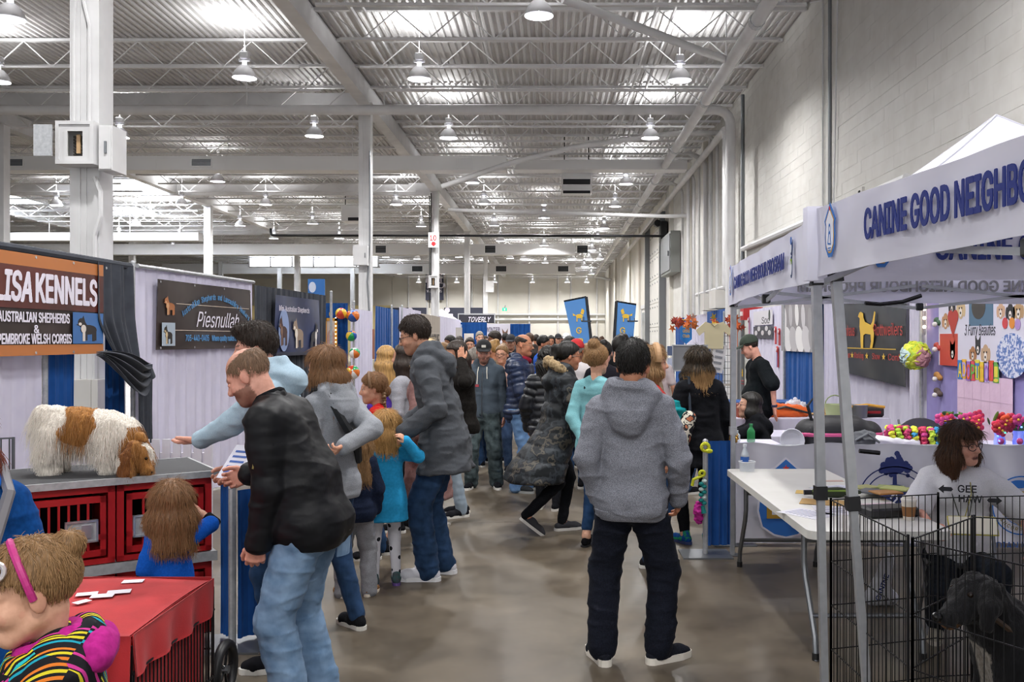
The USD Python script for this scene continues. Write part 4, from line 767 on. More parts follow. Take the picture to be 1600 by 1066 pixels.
def strap(col, sg=1, w=.035, front=True):
 """a bag strap over one shoulder, down to the opposite hip at the back"""
 def f(J):
  C3, C1, C0, RT, s, o = J['C3'], J['C1'], J['C0'], J['RT'], J['s'], J['o']; r = .105 * s * J['g'] + o + .012
  P = [C0 + RT @ np.array([-sg * .14 * s, -r * .7, .12 * s]), C1 + RT @ np.array([-sg * .06 * s, -r - .03, .06 * s]), J['C2'] + RT @ np.array([sg * .05 * s, -r - .01, .04 * s]), C3 + RT @ np.array([sg * .11 * s, -.06 * s, .005 + o]), C3 + RT @ np.array([sg * .115 * s, .02 * s, .004 + o]), J['C2'] + RT @ np.array([sg * .06 * s, r + .005, .06 * s])]
  P = np.array(P); tt = np.linspace(0, len(P) - 1, 30); Q = np.stack([np.interp(tt, range(len(P)), P[:, k]) for k in range(3)], 1)
  obj('strap', tube(Q, w / 2, 6), cm(col, .7), J['t'], world=False)
 return f
def drawstrings(col='#e6dfcf'):
 def f(J):
  C3, RT, s, o = J['C3'], J['RT'], J['s'], J['o']; r = .115 * s + o
  for sg in (-1, 1): obj('drawstring', tube([C3 + RT @ np.array([sg * .05 * s, .075 * s + o, -.03 * s]), C3 + RT @ np.array([sg * .055 * s, r + .005, -.09 * s]), C3 + RT @ np.array([sg * .06 * s, r + .022, -.2 * s - .03 * sg])], .005, 6), cm(col, .8), J['t'], world=False)
  obj('zip', tube([C3 + RT @ np.array([0, .085 * s + o, -.09 * s]), J['C2'] + RT @ np.array([0, r + .012, .0]), J['C1'] + np.array([0, r + .02, 0]), J['C0'] + np.array([0, r + .02, -.06])], .005, 5), cm('#3a3c40', .5), J['t'], world=False)
 return f
def headband(col, r=.008, z=.06):
 def f(J):
  hl = J['hl']; a = np.linspace(-1.75, 1.75, 17); obj('headband', tube([hl((math.sin(k) * .09, .02, .03 + math.cos(k) * .102)) for k in a], r, 7), cm(col, .6), J['t'], world=False)
 return f
def slab(name, pts, th, m):
 """a held sheet given by its corner points in the person's frame"""
 def f(J):
  p = np.array(pts, float); n = np.cross(p[1] - p[0], p[-1] - p[0]); n = n / np.linalg.norm(n) * th; k = len(p); V = np.vstack([p, p + n]); F = [[0, i, i + 1] for i in range(1, k - 1)] + [[k, k + i + 1, k + i] for i in range(1, k - 1)]
  for i in range(k): j = (i + 1) % k; F += [[i, k + i, k + j], [i, k + j, j]]
  obj(name, (V, np.array(F)), m, J['t'], world=False)
 return f
def local_of(x, y, yaw, p):
 """a world point in a person's own frame"""
 q = np.asarray(p, float) - np.array([x, y, 0]); return Rz(-yaw) @ q
# ================================================================ LEFT BOOTHS
def leg_foot(t, x, y, h, m='aluminium', base=.2):
 obj('upright', tube([(x, y, .01), (x, y, h)], .022, 10), m, t); obj('base_plate', bx(x - base, x + base, y - base * .8, y + base * .8, 0, .012), 'steel_grey', t); obj('cap', sph((x, y, h), .024, 1), m, t)
def upright(x, y, h, label, group=None):
 t = thing('drape_upright', label, 'pole', (x, y, 0), group=group); leg_foot(t, x, y, h); return t
LX = lambda u, x: x * FPX / (u - 866)        # depth at which a line x = const is seen at column u
WHITE_D, BLUE_D, GREY_D, PURPLE_D = (mat(n_, c, .85, thru=.25 if 'white' in n_ or 'purple' in n_ else 0., noise=(8, c2, .3, .7), bump=(300, .15, .002), sheen=.1, spec=.2) for n_, c, c2 in (('white_drape', '#e4e1f1', '#dcd9ec'), ('blue_drape', '#1c4f94', '#174685'), ('grey_drape', '#43474f', '#3a3d45'), ('purple_drape', '#a9a0d8', '#9d93cf')))
def hang(label, a, b, z0, z1, m, folds=8, amp=.03, seed=0, group=None, name='drape'): return obj(name, drape(a, b, z0, z1, folds, amp, seed), m, None, smooth=True, label=label, cat='drape', group=group)
# pipe-and-drape back walls
hang('white drape hanging below the left half of the kennel banner', (-4.3, 5.2), (-4.28, 7.62), .02, 1.9, WHITE_D, 9, .03, 1)
hang('narrow blue drape between the white drape and the column casing', (-4.27, 7.66), (-4.26, 8.12), .02, 1.9, BLUE_D, 4, .025, 2)
hang('narrow blue drape hanging right of the column casing', (-4.24, 8.62), (-4.2, 8.93), .02, 2.1, BLUE_D, 3, .02, 3)
t = thing('drape_upright', 'grey pole in the gap between white and blue drapes behind the dog', 'pole', (-4.26, 7.64, 0)); leg_foot(t, -4.25, 7.64, 2.4)
t = thing('drape_upright', 'pale upright pole between the grey swag and the white booth drape', 'pole', (-4.13, 8.97, 0)); leg_foot(t, -4.13, 8.97, 2.5)
t = thing('drape_rail', 'dark sleeved rail across the top of the brown kennel banner', 'rail', (-4.2, 7, 2.45)); obj('rail', tube([(-4.24, 5.2, 2.44), (-4.2, 7.2, 2.46), (-4.15, 8.97, 2.46)], .035, 8), GREY_D, t)
def swag(u, v):
 ph = np.sin(u * 34 + v * 2) * .02 + np.sin(u * 13 + 1) * .02; k = np.clip((.5 - v) / .5, 0, 1) ** 1.4
 return np.stack([-4.12 + ph * (1 - .4 * k) + .05 * k, (8.2 + u * .75) * (1 - .75 * k) + .75 * k * (8.86 + .1 * u), 2.45 * v + (1 - v) * (1.46 + .08 * u) - .1 * k * np.sin(3.14 * u)], 2)
t = thing('swag_curtain', 'dark grey curtain gathered into a swag right of the kennel banner', 'curtain', (-4.1, 8.75, .9)); obj('swag', sheet(swag, 70, 26), GREY_D, t, smooth=True)
obj('swag_loop', sheet(lambda u, v: np.stack([-3.98 + .035 * np.sin(v * 24 + u * 2) + .08 * np.sin(u * 3.14), 8.02 + u * .95, 1.62 - .30 * np.sin(u * 1.57) ** 1.3 + .10 * u ** 4 + (v - .5) * (.04 + .32 * np.sin(u * 2.6) ** 1.2)], 2), 30, 30), GREY_D, t, smooth=True)
obj('tail', drape((-4.04, 8.9), (-4.02, 9.14), .72, 1.5, 4, .025, 4), GREY_D, t, smooth=True)
obj('tie', lathe_on((-4.0, 8.96, 1.46), (-3.98, 9.0, 1.36), .06), GREY_D, t)
def banner_on(t, A, B, z0, z1, m, sag=.012, seed=0, bow=0.0):
 """a vinyl banner between the (x, y) points A and B; returns a placing function (u, z, off) and the frame for flat print"""
 A, B = np.asarray(A, float), np.asarray(B, float); L = np.linalg.norm(B - A); d = (B - A) / L; nn = np.array([d[1], -d[0]])
 r = random.Random(seed); p = [r.uniform(0, 6) for _ in range(3)]
 obj('banner_sheet', sheet(lambda u, v: np.stack([A[0] + d[0] * L * u + nn[0] * -abs(sag) * (.5 + .5 * np.sin(u * 9 + p[0] + v * 3)), A[1] + d[1] * L * u + nn[1] * -abs(sag) * (.5 + .5 * np.sin(u * 9 + p[0] + v * 3)), z0 + (z1 - z0) * v + 0 * u], 2), 40, 14, .003), m, t, smooth=True)
 def T(s, z, off=.006): q = A + d * s + nn * off; return plane_T((q[0], q[1], z), (d[0], d[1], 0))
 return T, L
mat('vinyl_maroon', '#5f2a22', .35, noise=(2.2, '#3c211d', .4, .75)); mat('vinyl_brown', '#2f2622', .35, noise=(3, '#3f3330', .35, .7)); mat('vinyl_orange', '#b9733f', .4); mat('vinyl_navy', '#20294a', .3, noise=(2.5, '#33406a', .4, .75)); mat('vinyl_black', '#232528', .3, noise=(2.2, '#34373a', .4, .75)); mat('print_white', '#e6e1ee', .45); mat('print_cyan', '#4f8fc4', .45); mat('print_navy', '#22306e', .5); mat('print_gold', '#e0b638', .5); mat('print_red', '#b53b32', .5)
def dog_print(T, s, z, w, h, back, coat, chest='#e8e2da', flip=False, off=.007, sit=False):
 """a printed show-dog picture: backdrop card and a flat standing dog"""
 if back: yield 'photo_print', move(prism(sbox(0, 0, w, h), 0, .002), T(s, z, off)), cm(back, .5)
 d = shapely.union_all([affinity.scale(Point(.5, .45).buffer(.2), 1.35, .8), affinity.scale(Point(.27, .68).buffer(.13), .9, 1.1), Polygon([(.2, .6), (.36, .35), (.45, .6), (.35, .75)]), sbox(.3, .08, .38, .42), sbox(.4, .1, .46, .4), sbox(.62, .08, .7, .42), sbox(.7, .1, .76, .4), Polygon([(.17, .64), (.1, .6), (.18, .57)]), Polygon([(.28, .78), (.33, .9), (.37, .75)])]).simplify(.01)
 c = shapely.union_all([affinity.scale(Point(.33, .48).buffer(.1), .8, 1.3), sbox(.3, .08, .38, .4), Point(.22, .63).buffer(.05)])
 for nm, g, m, o in (('dog_print', d, coat, .0025), ('chest_print', c.intersection(d), chest, .004)):
  g = affinity.scale(g, -1 if flip else 1, 1, origin=(.5, .5)); g = affinity.scale(g, w, h, origin=(0, 0)); yield nm, move(prism(g, 0, .0015), T(s, z, off + o)), cm(m, .6)
def put(gen, t):
 for nm, m, mt in gen: obj(nm, m, mt, t)
def print_text(t, T, s, z, txt, h, w, m, slant=0, bold=True, off=.007, name='lettering', fat=0): return obj(name, move(text(txt, h, w, bold=bold, slant=slant, fat=fat), T(s, z, off)), m, t)
# brown kennel banner
t = thing('kennel_banner', 'brown and orange vinyl kennel banner with big white lettering and a dog photo', 'banner', (-4.12, 7, 1.6))
A, B = (-4.17, 5.6), (-4.1, 8.31); T, L = banner_on(t, A, B, 1.62, 2.42, 'vinyl_brown', .012, 1)
obj('top_stripe', move(prism(sbox(0, 0, L, .1), 0, .003), T(0, 2.32, .003)), 'vinyl_orange', t); obj('red_field', move(prism(sbox(0, 0, L, .33), 0, .003), T(0, 1.99, .003)), 'vinyl_maroon', t); obj('bottom_stripe', move(prism(sbox(0, 0, L, .085), 0, .003), T(0, 1.62, .003)), 'vinyl_orange', t)
sY = lambda u: (lambda y: (y - 5.6) / (8.31 - 5.6) * L)(LX(u, -4.11))
def span(u0, u1): return sY(u0), sY(u1) - sY(u0)
a, w = span(-4, 52); print_text(t, T, a, 2.05, 'LISA', .22, w, 'print_white', slant=.1, fat=.03); a, w = span(58, 149); print_text(t, T, a, 2.05, 'KENNELS', .22, w, 'print_white', fat=.03)
a, w = span(1, 108); print_text(t, T, a, 1.885, 'AUSTRALIAN SHEPHERDS', .075, w, 'print_white', fat=.03); a, w = span(55, 63); print_text(t, T, a, 1.80, '&', .06, w, 'print_white'); a, w = span(1, 111); print_text(t, T, a, 1.715, 'PEMBROKE WELSH CORGIS', .075, w, 'print_white', fat=.03)
a, w = span(113, 158); put(dog_print(T, a, 1.71, w, .27, '#3f6da8', '#2b2524', '#d9cfc6'), t)
obj('grommets', [move(prism(Point(k * L / 5 + .05, 0).buffer(.012), 0, .004), T(0, 2.40, .006)) for k in range(6)] + [move(prism(Point(k * L / 5 + .05, 0).buffer(.012), 0, .004), T(0, 1.64, .006)) for k in range(6)], 'chrome', t, kind='stuff')
# white booth with the dark script banner
A0, B0 = (-4.12, 9.0), (-3.83, 11.6)
hang('long white booth drape behind the dark script banner', A0, B0, .02, 2.46, WHITE_D, 13, .02, 5)
t = thing('drape_rail', 'white rail across the top of the white booth drape', 'rail', (-4, 10, 2.46)); obj('rail', tube([(-4.1, 9.0, 2.47), (-3.81, 11.6, 2.47)], .022, 8), 'aluminium', t)
t = thing('script_banner', 'dark brown vinyl banner with pale script name and blue lettering in an arc', 'banner', (-3.9, 10.2, 1.7)); A, B = (-4.02, 9.28), (-3.78, 11.42); T, L = banner_on(t, A, B, 1.64, 2.36, 'vinyl_brown', .02, 3)
print_text(t, T, L * .36, 1.885, 'Piesnullah', .17, L * .46, 'print_white', slant=.35, bold=False); print_text(t, T, L * .25, 1.73, '705-440-0405', .065, L * .24, 'print_cyan'); print_text(t, T, L * .52, 1.73, 'Where quality makes the difference', .062, L * .44, 'print_cyan')
word = 'Australian Shepherds and Lancashire Heelers'; n = len(word)
for k, chh in enumerate(word):
 if chh == ' ': continue
 f = 2 * k / (n - 1) - 1; sl = math.atan(-1.05 * f * .55); M = np.eye(4); M[:2, :2] = [[math.cos(sl), -math.sin(sl)], [math.sin(sl), math.cos(sl)]]
 obj('arc_letter', move(move(text(chh, .062, .03), M), T(L * (.585 + .36 * f), 1.99 + .21 * (1 - f * f), .007)), 'print_cyan', t)
for z, a0, a1 in ((2.12, .16, .96), (1.84, .13, .96)): obj('rule_line', move(prism(sbox(L * a0, 0, L * a1, .007), 0, .0015), T(0, z, .007)), cm('#d8c7b4', .5), t)
put(dog_print(T, L * .03, 1.98, L * .15, .24, None, '#a86a40', '#c89a72'), t); put(dog_print(T, L * .03, 1.68, L * .12, .24, '#a8b6c4', '#2c2624', '#cdb68e'), t)
obj('grommets', [move(prism(Point(L * q, 0).buffer(.011), 0, .004), T(0, z, .006)) for q in (.02, .34, .66, .98) for z in (2.335, 1.66)], 'chrome', t, kind='stuff')
# grey booth with the navy banner
hang('dark grey pleated drape behind the navy dog banner', (-3.82, 11.68), (-3.62, 14.45), .02, 2.44, GREY_D, 16, .03, 7)
t = thing('navy_banner', 'navy vinyl banner with pictures of three dogs and white script', 'banner', (-3.7, 13, 1.5)); A, B = (-3.7, 12.15), (-3.57, 13.95); T, L = banner_on(t, A, B, 1.52, 2.34, 'vinyl_navy', .02, 4)
print_text(t, T, L * .06, 2.13, 'Mini Australian Shepherds', .075, L * .66, 'print_white', slant=.1, bold=False); obj('oval_print', move(prism(affinity.scale(Point(L * .16, .32).buffer(.16), 1.2, 1.8), 0, .002), T(0, 1.55, .006)), cm('#8fa4cf', .4), t)
put(dog_print(T, L * .02, 1.62, L * .26, .5, None, '#4a3230', '#8a6a58', off=.009), t); put(dog_print(T, L * .3, 1.58, L * .36, .52, None, '#9b8674', '#e6ddd2', off=.007), t); put(dog_print(T, L * .7, 1.56, L * .27, .5, None, '#3a3a40', '#efeae4', flip=True, off=.007), t)
obj('hem', move(prism(sbox(0, 0, L, .05), 0, .003), T(0, 1.52, .004)), cm('#2e3446', .4), t)
t = thing('drape_upright', 'pale pole at the end of the grey booth, left of the beach balls', 'pole', (-3.56, 14.6, 0)); leg_foot(t, -3.56, 14.6, 2.5)
t = thing('hanging_sign', 'blue square sign with a cartoonish white emblem above the navy banner', 'sign', (-5, 18.5, 2.4)); p0, p1 = W(481, 462, 18.5), W(507, 436, 18.5)
obj('board', bx(p0[0], p1[0], 18.5, 18.54, p0[2], p1[2]), cm('#2f6fb8', .5), t); obj('emblem', move(prism(affinity.scale(Point(0, 0).buffer(.09), .8, 1.2), 0, .006), plane_T(((p0[0] * .72 + p1[0] * .28), 18.495, p0[2] * .5 + p1[2] * .5), (1, 0, 0))), cm('#cfd8ea', .5), t); obj('pole', tube([((p0[0] + p1[0]) / 2, 18.56, 0), ((p0[0] + p1[0]) / 2, 18.56, p1[2])], .02, 6), 'steel_grey', t)
# blue booth side with the light-framed poster and the beach balls
hang('blue side drape facing the aisle behind the light-framed poster', (-4.15, 16.0), (-3.62, 16.05), .02, 2.38, BLUE_D, 6, .03, 9)
t = thing('lit_poster', 'pale poster in a yellow frame edged with small lights', 'poster', (-3.85, 15.9, 1.35)); z0, z1 = W(0, 566, 15.9)[2], W(0, 497, 15.9)[2]; x0, x1 = W(507, 0, 15.9)[0], W(527, 0, 15.9)[0]
obj('frame', [bx(x0, x1, 15.88, 15.91, z0, z0 + .05), bx(x0, x1, 15.88, 15.91, z1 - .05, z1), bx(x0, x0 + .04, 15.88, 15.91, z0, z1), bx(x1 - .04, x1, 15.88, 15.91, z0, z1)], cm('#c08a2c', .5), t); obj('sheet', bx(x0 + .03, x1 - .03, 15.895, 15.91, z0 + .04, z1 - .04), cm('#cdbdb4', .6), t); obj('figure_print', move(prism(affinity.scale(Point(0, 0).buffer(.07), 1, 2.6), 0, .002), plane_T(((x0 + x1) / 2, 15.893, (z0 + z1) / 2), (1, 0, 0))), cm('#b58f86', .6), t)
mat('fairy_glow', '#fff1cf', .5, emit=('#ffd890', 5.0)); obj('fairy_lights', [sph((x1 - .02, 15.875, z), .012, 1) for z in np.linspace(z0, z1, 12)] + [sph((x, 15.875, z0 + .02), .012, 1) for x in np.linspace(x0, x1, 4)], 'fairy_glow', t, kind='stuff')
t = thing('drape_upright', 'thin white pole carrying the column of beach balls', 'pole', (-3.5, 16.0, 0)); leg_foot(t, -3.5, 15.98, 2.4)
def beach_ball(u, v, wpx, y, cols, rot, label):
 p = W(u, v, y); r = wpx / 2 * y / FPX; t = thing('beach_ball', label, 'ball', p, group='beach balls of the blue booth'); R = Rx(rot[0]) @ Rz(rot[1]) @ Ry(rot[2]); n = len(cols)
 for k, c in enumerate(cols):
  a = np.linspace(k, k + 1, 7) / n * 2 * math.pi; th = np.linspace(0, math.pi, 13); A_, B_ = np.meshgrid(a, th, indexing='ij'); P = np.stack([np.sin(B_) * np.cos(A_), np.sin(B_) * np.sin(A_), np.cos(B_)], 2).reshape(-1, 3) * r @ R.T + p; f = []
  for i in range(6):
   for j in range(12): q = i * 13 + j; f += [[q, q + 1, q + 14], [q, q + 14, q + 13]]
  obj('gore', (P, np.array(f)), cm(c, .25), t, smooth=True)
 obj('valve_cap', sph(p + R @ np.array([0, 0, r]), r * .13, 1), cm('#f0ece6', .4), t)
RED_, YEL, BLU, GRN, ORG, WHT = '#c8432f', '#d9b234', '#2850a0', '#1f9a58', '#d8722c', '#e8e2e0'
for a in ((519, 491, 15, 16.1, [YEL, ORG, YEL, RED_], (20, 10, 0), 'yellow beach ball, leftmost of the top row'), (533, 490, 18, 15.9, [RED_, YEL, RED_, YEL], (60, 40, 10), 'red and yellow beach ball in the top row'), (543, 493, 14, 16.1, [RED_, ORG, RED_, YEL], (10, 0, 30), 'red beach ball half hidden in the top row'), (552, 494, 19, 15.9, [ORG, BLU, ORG, BLU], (70, 130, 10), 'orange and blue beach ball at the right end of the top row'), (549, 525, 17, 15.9, [ORG, BLU, YEL, GRN, BLU], (55, 20, 20), 'orange and blue beach ball below the top row'), (554, 552, 17, 15.9, [WHT, ORG, GRN, WHT, GRN], (50, 200, 0), 'white and green beach ball halfway down the pole'), (551, 582, 22, 15.8, [GRN, RED_, YEL, ORG, WHT, ORG], (75, 20, 10), 'big green and red beach ball lowest on the pole')): beach_ball(*a)
# further booths down the left side
hang('white drape beyond the column of beach balls', (-3.62, 16.4), (-3.62, 18.2), .02, 2.3, WHITE_D, 8, .03, 10); hang('blue drape panel beyond the second column', (-3.6, 18.4), (-3.6, 21.1), .02, 2.42, BLUE_D, 12, .03, 11)
hang('white drape with pinned photo further down the left row', (-3.6, 21.3), (-3.6, 24.6), .02, 2.5, WHITE_D, 12, .03, 12); hang('beige printed drape next to the pinned photo', (-3.62, 24.8), (-3.62, 29.0), .02, 2.45, cm('#b3a99d', .8), 10, .03, 13); hang('far white drape of the left row before the third column', (-3.7, 29.2), (-3.7, 36), .02, 2.5, WHITE_D, 12, .04, 14)
for k, (u, v) in enumerate(((612, 478), (628, 478))): y = LX(u, -3.5); upright(-3.5, y, EYE - (v - 530) / FPX * y, ('tall pale pole in front of the blue left drape', 'tall pale pole in front of the far white left drape')[k])
t = thing('photo_poster', 'tall brownish photo pinned to the white drape down the left row', 'poster', (-3.5, 22.6, 1.2)); obj('print', bx(-3.56, -3.54, 21.8, 23.4, 1.15, 2.2), cm('#8d7468', .5), t); obj('mount', bx(-3.57, -3.555, 21.7, 23.5, 1.1, 2.25), cm('#d9d4cf', .6), t)
t = thing('text_poster', 'grey poster with dark lettering on the beige drape', 'poster', (-3.5, 26.8, 1.4)); obj('sheet', bx(-3.56, -3.54, 25.4, 28.4, 1.45, 1.95), cm('#b8aea2', .6), t); obj('lettering', move(text('LANGUE', .34, 2.5), plane_T((-3.53, 25.6, 1.55), (0, 1, 0))), cm('#4a4540', .6), t)
t = thing('photo_strip', 'narrow framed strip of photos on the second column', 'picture', (-4.6, 23.05, 1.3)); obj('strip', bx(-4.66, -4.52, 23.0, 23.04, 1.25, 2.0), cm('#8a5a48', .6), t); obj('frame', bx(-4.5, -4.4, 23.0, 23.05, 1.5, 1.9), cm('#77756f', .6), t)
t = thing('market_tent', 'far white pointed tent beside the numbered column', 'tent', (-4.9, 39, 0)); ax, ay = -4.85, 39.5
obj('canopy', (np.array([(-6.0, 38, 2.35), (-3.9, 38, 2.35), (-3.9, 41, 2.35), (-6.0, 41, 2.35), (ax, ay, 3.05), (-6.0, 38, 2.05), (-3.9, 38, 2.05), (-3.9, 41, 2.05), (-6.0, 41, 2.05)]), np.array([[0, 1, 4], [1, 2, 4], [2, 3, 4], [3, 0, 4], [0, 5, 1], [1, 5, 6], [1, 6, 2], [2, 6, 7], [2, 7, 3], [3, 7, 8], [3, 8, 0], [0, 8, 5]])), cm('#e6e4ea', .7), t)
for x, y in ((-6.0, 38), (-3.9, 38), (-3.9, 41), (-6.0, 41)): obj('leg', bar((x, y, 0), (x, y, 2.2), .04), 'aluminium', t)
hang('blue backdrop facing the aisle in front of the far tent', (-4.1, 37.4), (-2.75, 37.4), .02, 2.43, BLUE_D, 8, .04, 15); hang('wide blue backdrop with a white sign, far down the aisle', (-3.55, 40.2), (-1.05, 40.2), .02, 2.42, BLUE_D, 14, .04, 16)
t = thing('white_sign', 'white sign with two dog heads on the far blue backdrop', 'sign', (-2.2, 40, 1.6)); p0, p1 = W(744, 545, 40), W(797, 506, 40); obj('board', bx(p0[0], p1[0], 40, 40.16, p0[2] + .1, p1[2]), cm('#dcd8e4', .6), t)
obj('lettering', [move(text('WINTER', .2, .62), plane_T((p0[0] + .42, 39.99, p1[2] - .36), (1, 0, 0))), move(text('MARVEL', .2, .62), plane_T((p0[0] + .42, 39.99, p1[2] - .66), (1, 0, 0)))], cm('#6b6478', .6), t)
for xx in (p0[0] + .2, p1[0] - .22): obj('dog_head_print', move(prism(shapely.union_all([affinity.scale(Point(0, 0).buffer(.12), .8, 1.2), Polygon([(-.1, .05), (-.13, .3), (-.02, .12)]), Polygon([(.1, .05), (.13, .3), (.02, .12)])]), 0, .003), plane_T((xx, 39.99, p1[2] - .5), (1, 0, 0))), cm('#7a5a48' if xx > p0[0] + 1 else '#4a3a3a', .6), t)
t = thing('blue_placard', 'pale blue placard with a line of writing on the left far backdrop', 'sign', (-3.9, 37.2, 1.6)); p0, p1 = W(702, 542, 37.2), W(721, 507, 37.2); obj('board', bx(p0[0], p1[0], 37.2, 37.36, p0[2], p1[2]), cm('#b6cbea', .6), t); obj('lettering', move(text('& AGILITY', .08, .4), plane_T((p0[0] + .04, 37.19, p1[2] - .35), (1, 0, 0))), cm('#334a86', .6), t)
for k, (u0, u1, v0, v1, y, c, lab) in enumerate(((712, 722, 512, 548, 30, '#cfcac6', 'pale display board standing left of the far blue backdrop'), (725, 740, 521, 548, 27, '#d6cfcb', 'white display board at head height before the far blue backdrop'))):
 p0, p1 = W(u0, v1, y), W(u1, v0, y); t = thing('display_board', lab, 'board', ((p0[0] + p1[0]) / 2, y, 0)); obj('panel', bx(p0[0], p1[0], y, y + .04, p0[2], p1[2]), cm(c, .6), t); obj('easel_leg', bar((p0[0] + .03, y + .05, 0), (p0[0] + .05, y + .05, p1[2]), .03), 'steel_grey', t); obj('easel_leg', bar((p1[0] - .03, y + .05, 0), (p1[0] - .05, y + .05, p1[2]), .03), 'steel_grey', t)
# signs on and before the far wall
t = thing('washroom_sign', 'tall dark washrooms sign with white figures on the far wall', 'sign', (-11, 87.5, 4.5)); y = 87.5; p0, p1 = W(665, 469, y), W(693, 423, y); obj('board', bx(p0[0], p1[0], y, y + .1, p0[2], p1[2]), cm('#34364a', .6), t)
def figure(cx, z, skirt): return [move(prism(shapely.union_all([Point(0, 1.5).buffer(.16), Polygon([(-.2, 1.3), (.2, 1.3), (.35 if skirt else .2, .55), (-.35 if skirt else -.2, .55)]), sbox(-.17, 0, -.03, .6), sbox(.03, 0, .17, .6)]), 0, .02), plane_T((cx, y - .02, z), (1, 0, 0)))]
obj('pictogram', figure(W(670, 0, y)[0], W(0, 451, y)[2], True), 'print_white', t); obj('pictogram', figure(W(679, 0, y)[0], W(0, 451, y)[2], False), 'print_white', t); obj('lettering', move(text('WASHROOMS', .26, 1.45), plane_T((p0[0] + .1, y - .02, W(0, 457, y)[2]), (1, 0, 0))), 'print_white', t)
obj('wheelchair_pictogram', [move(prism(Point(0, 0).buffer(.3).difference(Point(0, 0).buffer(.22)), 0, .02), plane_T((W(689, 0, y)[0], y - .02, W(0, 446, y)[2]), (1, 0, 0))), move(prism(shapely.union_all([Point(0, .75).buffer(.13), LineString([(0, .6), (.02, .2), (.3, .18), (.4, -.15)]).buffer(.06)]), 0, .02), plane_T((W(689, 0, y)[0], y - .02, W(0, 446, y)[2]), (1, 0, 0)))], 'print_white', t)
t = thing('wall_band', 'dark graphic band with white round figures low on the far wall', 'sign', (-11, 87.7, 1)); y = 87.7
for u0, u1 in ((604, 666), (694, 754)): p0, p1 = W(u0, 540, y), W(u1, 481, y); obj('band_panel', bx(p0[0], p1[0], y, y + .1, p0[2], p1[2]), cm('#3b3d4e', .6), t)
for u in (641, 699): q = W(u, 485, y); obj('figure_print', move(prism(shapely.union_all([Point(0, 0).buffer(.26), sbox(-.45, -2.4, .45, -.42).buffer(.1)]), 0, .02), plane_T((q[0], y - .02, q[2]), (1, 0, 0))), 'print_white', t)
t = thing('exit_sign', 'green running-man exit sign on the far wall', 'sign', (-5, 87, 4.5)); p0, p1 = W(785, 486, 87), W(792, 482, 87); mat('exit_green', '#1fae7a', .5, emit=('#27c98c', .7)); obj('box', bx(p0[0], p1[0], 86.9, 87.0, p0[2], p1[2] + .05), 'exit_green', t); obj('running_figure', bx((p0[0] + p1[0]) / 2 - .06, (p0[0] + p1[0]) / 2 + .06, 86.88, 86.9, p0[2] + .04, p1[2]), 'print_white', t); obj('bracket', bar(((p0[0] + p1[0]) / 2, 86.95, p1[2]), ((p0[0] + p1[0]) / 2, 87.9, p1[2] + .3), .05), 'steel_grey', t)
t = thing('shop_sign', 'dark sign with bold white slanted capitals over the far booths', 'sign', (-4, 45, 2.6)); y = 45; p0, p1 = W(717, 505, y), W(772, 493, y); obj('board', bx(p0[0], p1[0], y, y + .06, p0[2], p1[2] + .03), cm('#2c2a34', .5), t); obj('lettering', move(text('TOVERLY', .24, 1.1, slant=.25), plane_T((p0[0] + .42, y - .01, p0[2] + .06), (1, 0, 0))), 'print_white', t); obj('frame', [bx(p0[0] - .05, p0[0], y, y + .05, 0, p1[2] + .1), bx(p1[0], p1[0] + .05, y, y + .05, 0, p1[2] + .1), bx(p0[0], p1[0], y, y + .05, p1[2] + .05, p1[2] + .1)], 'aluminium', t)
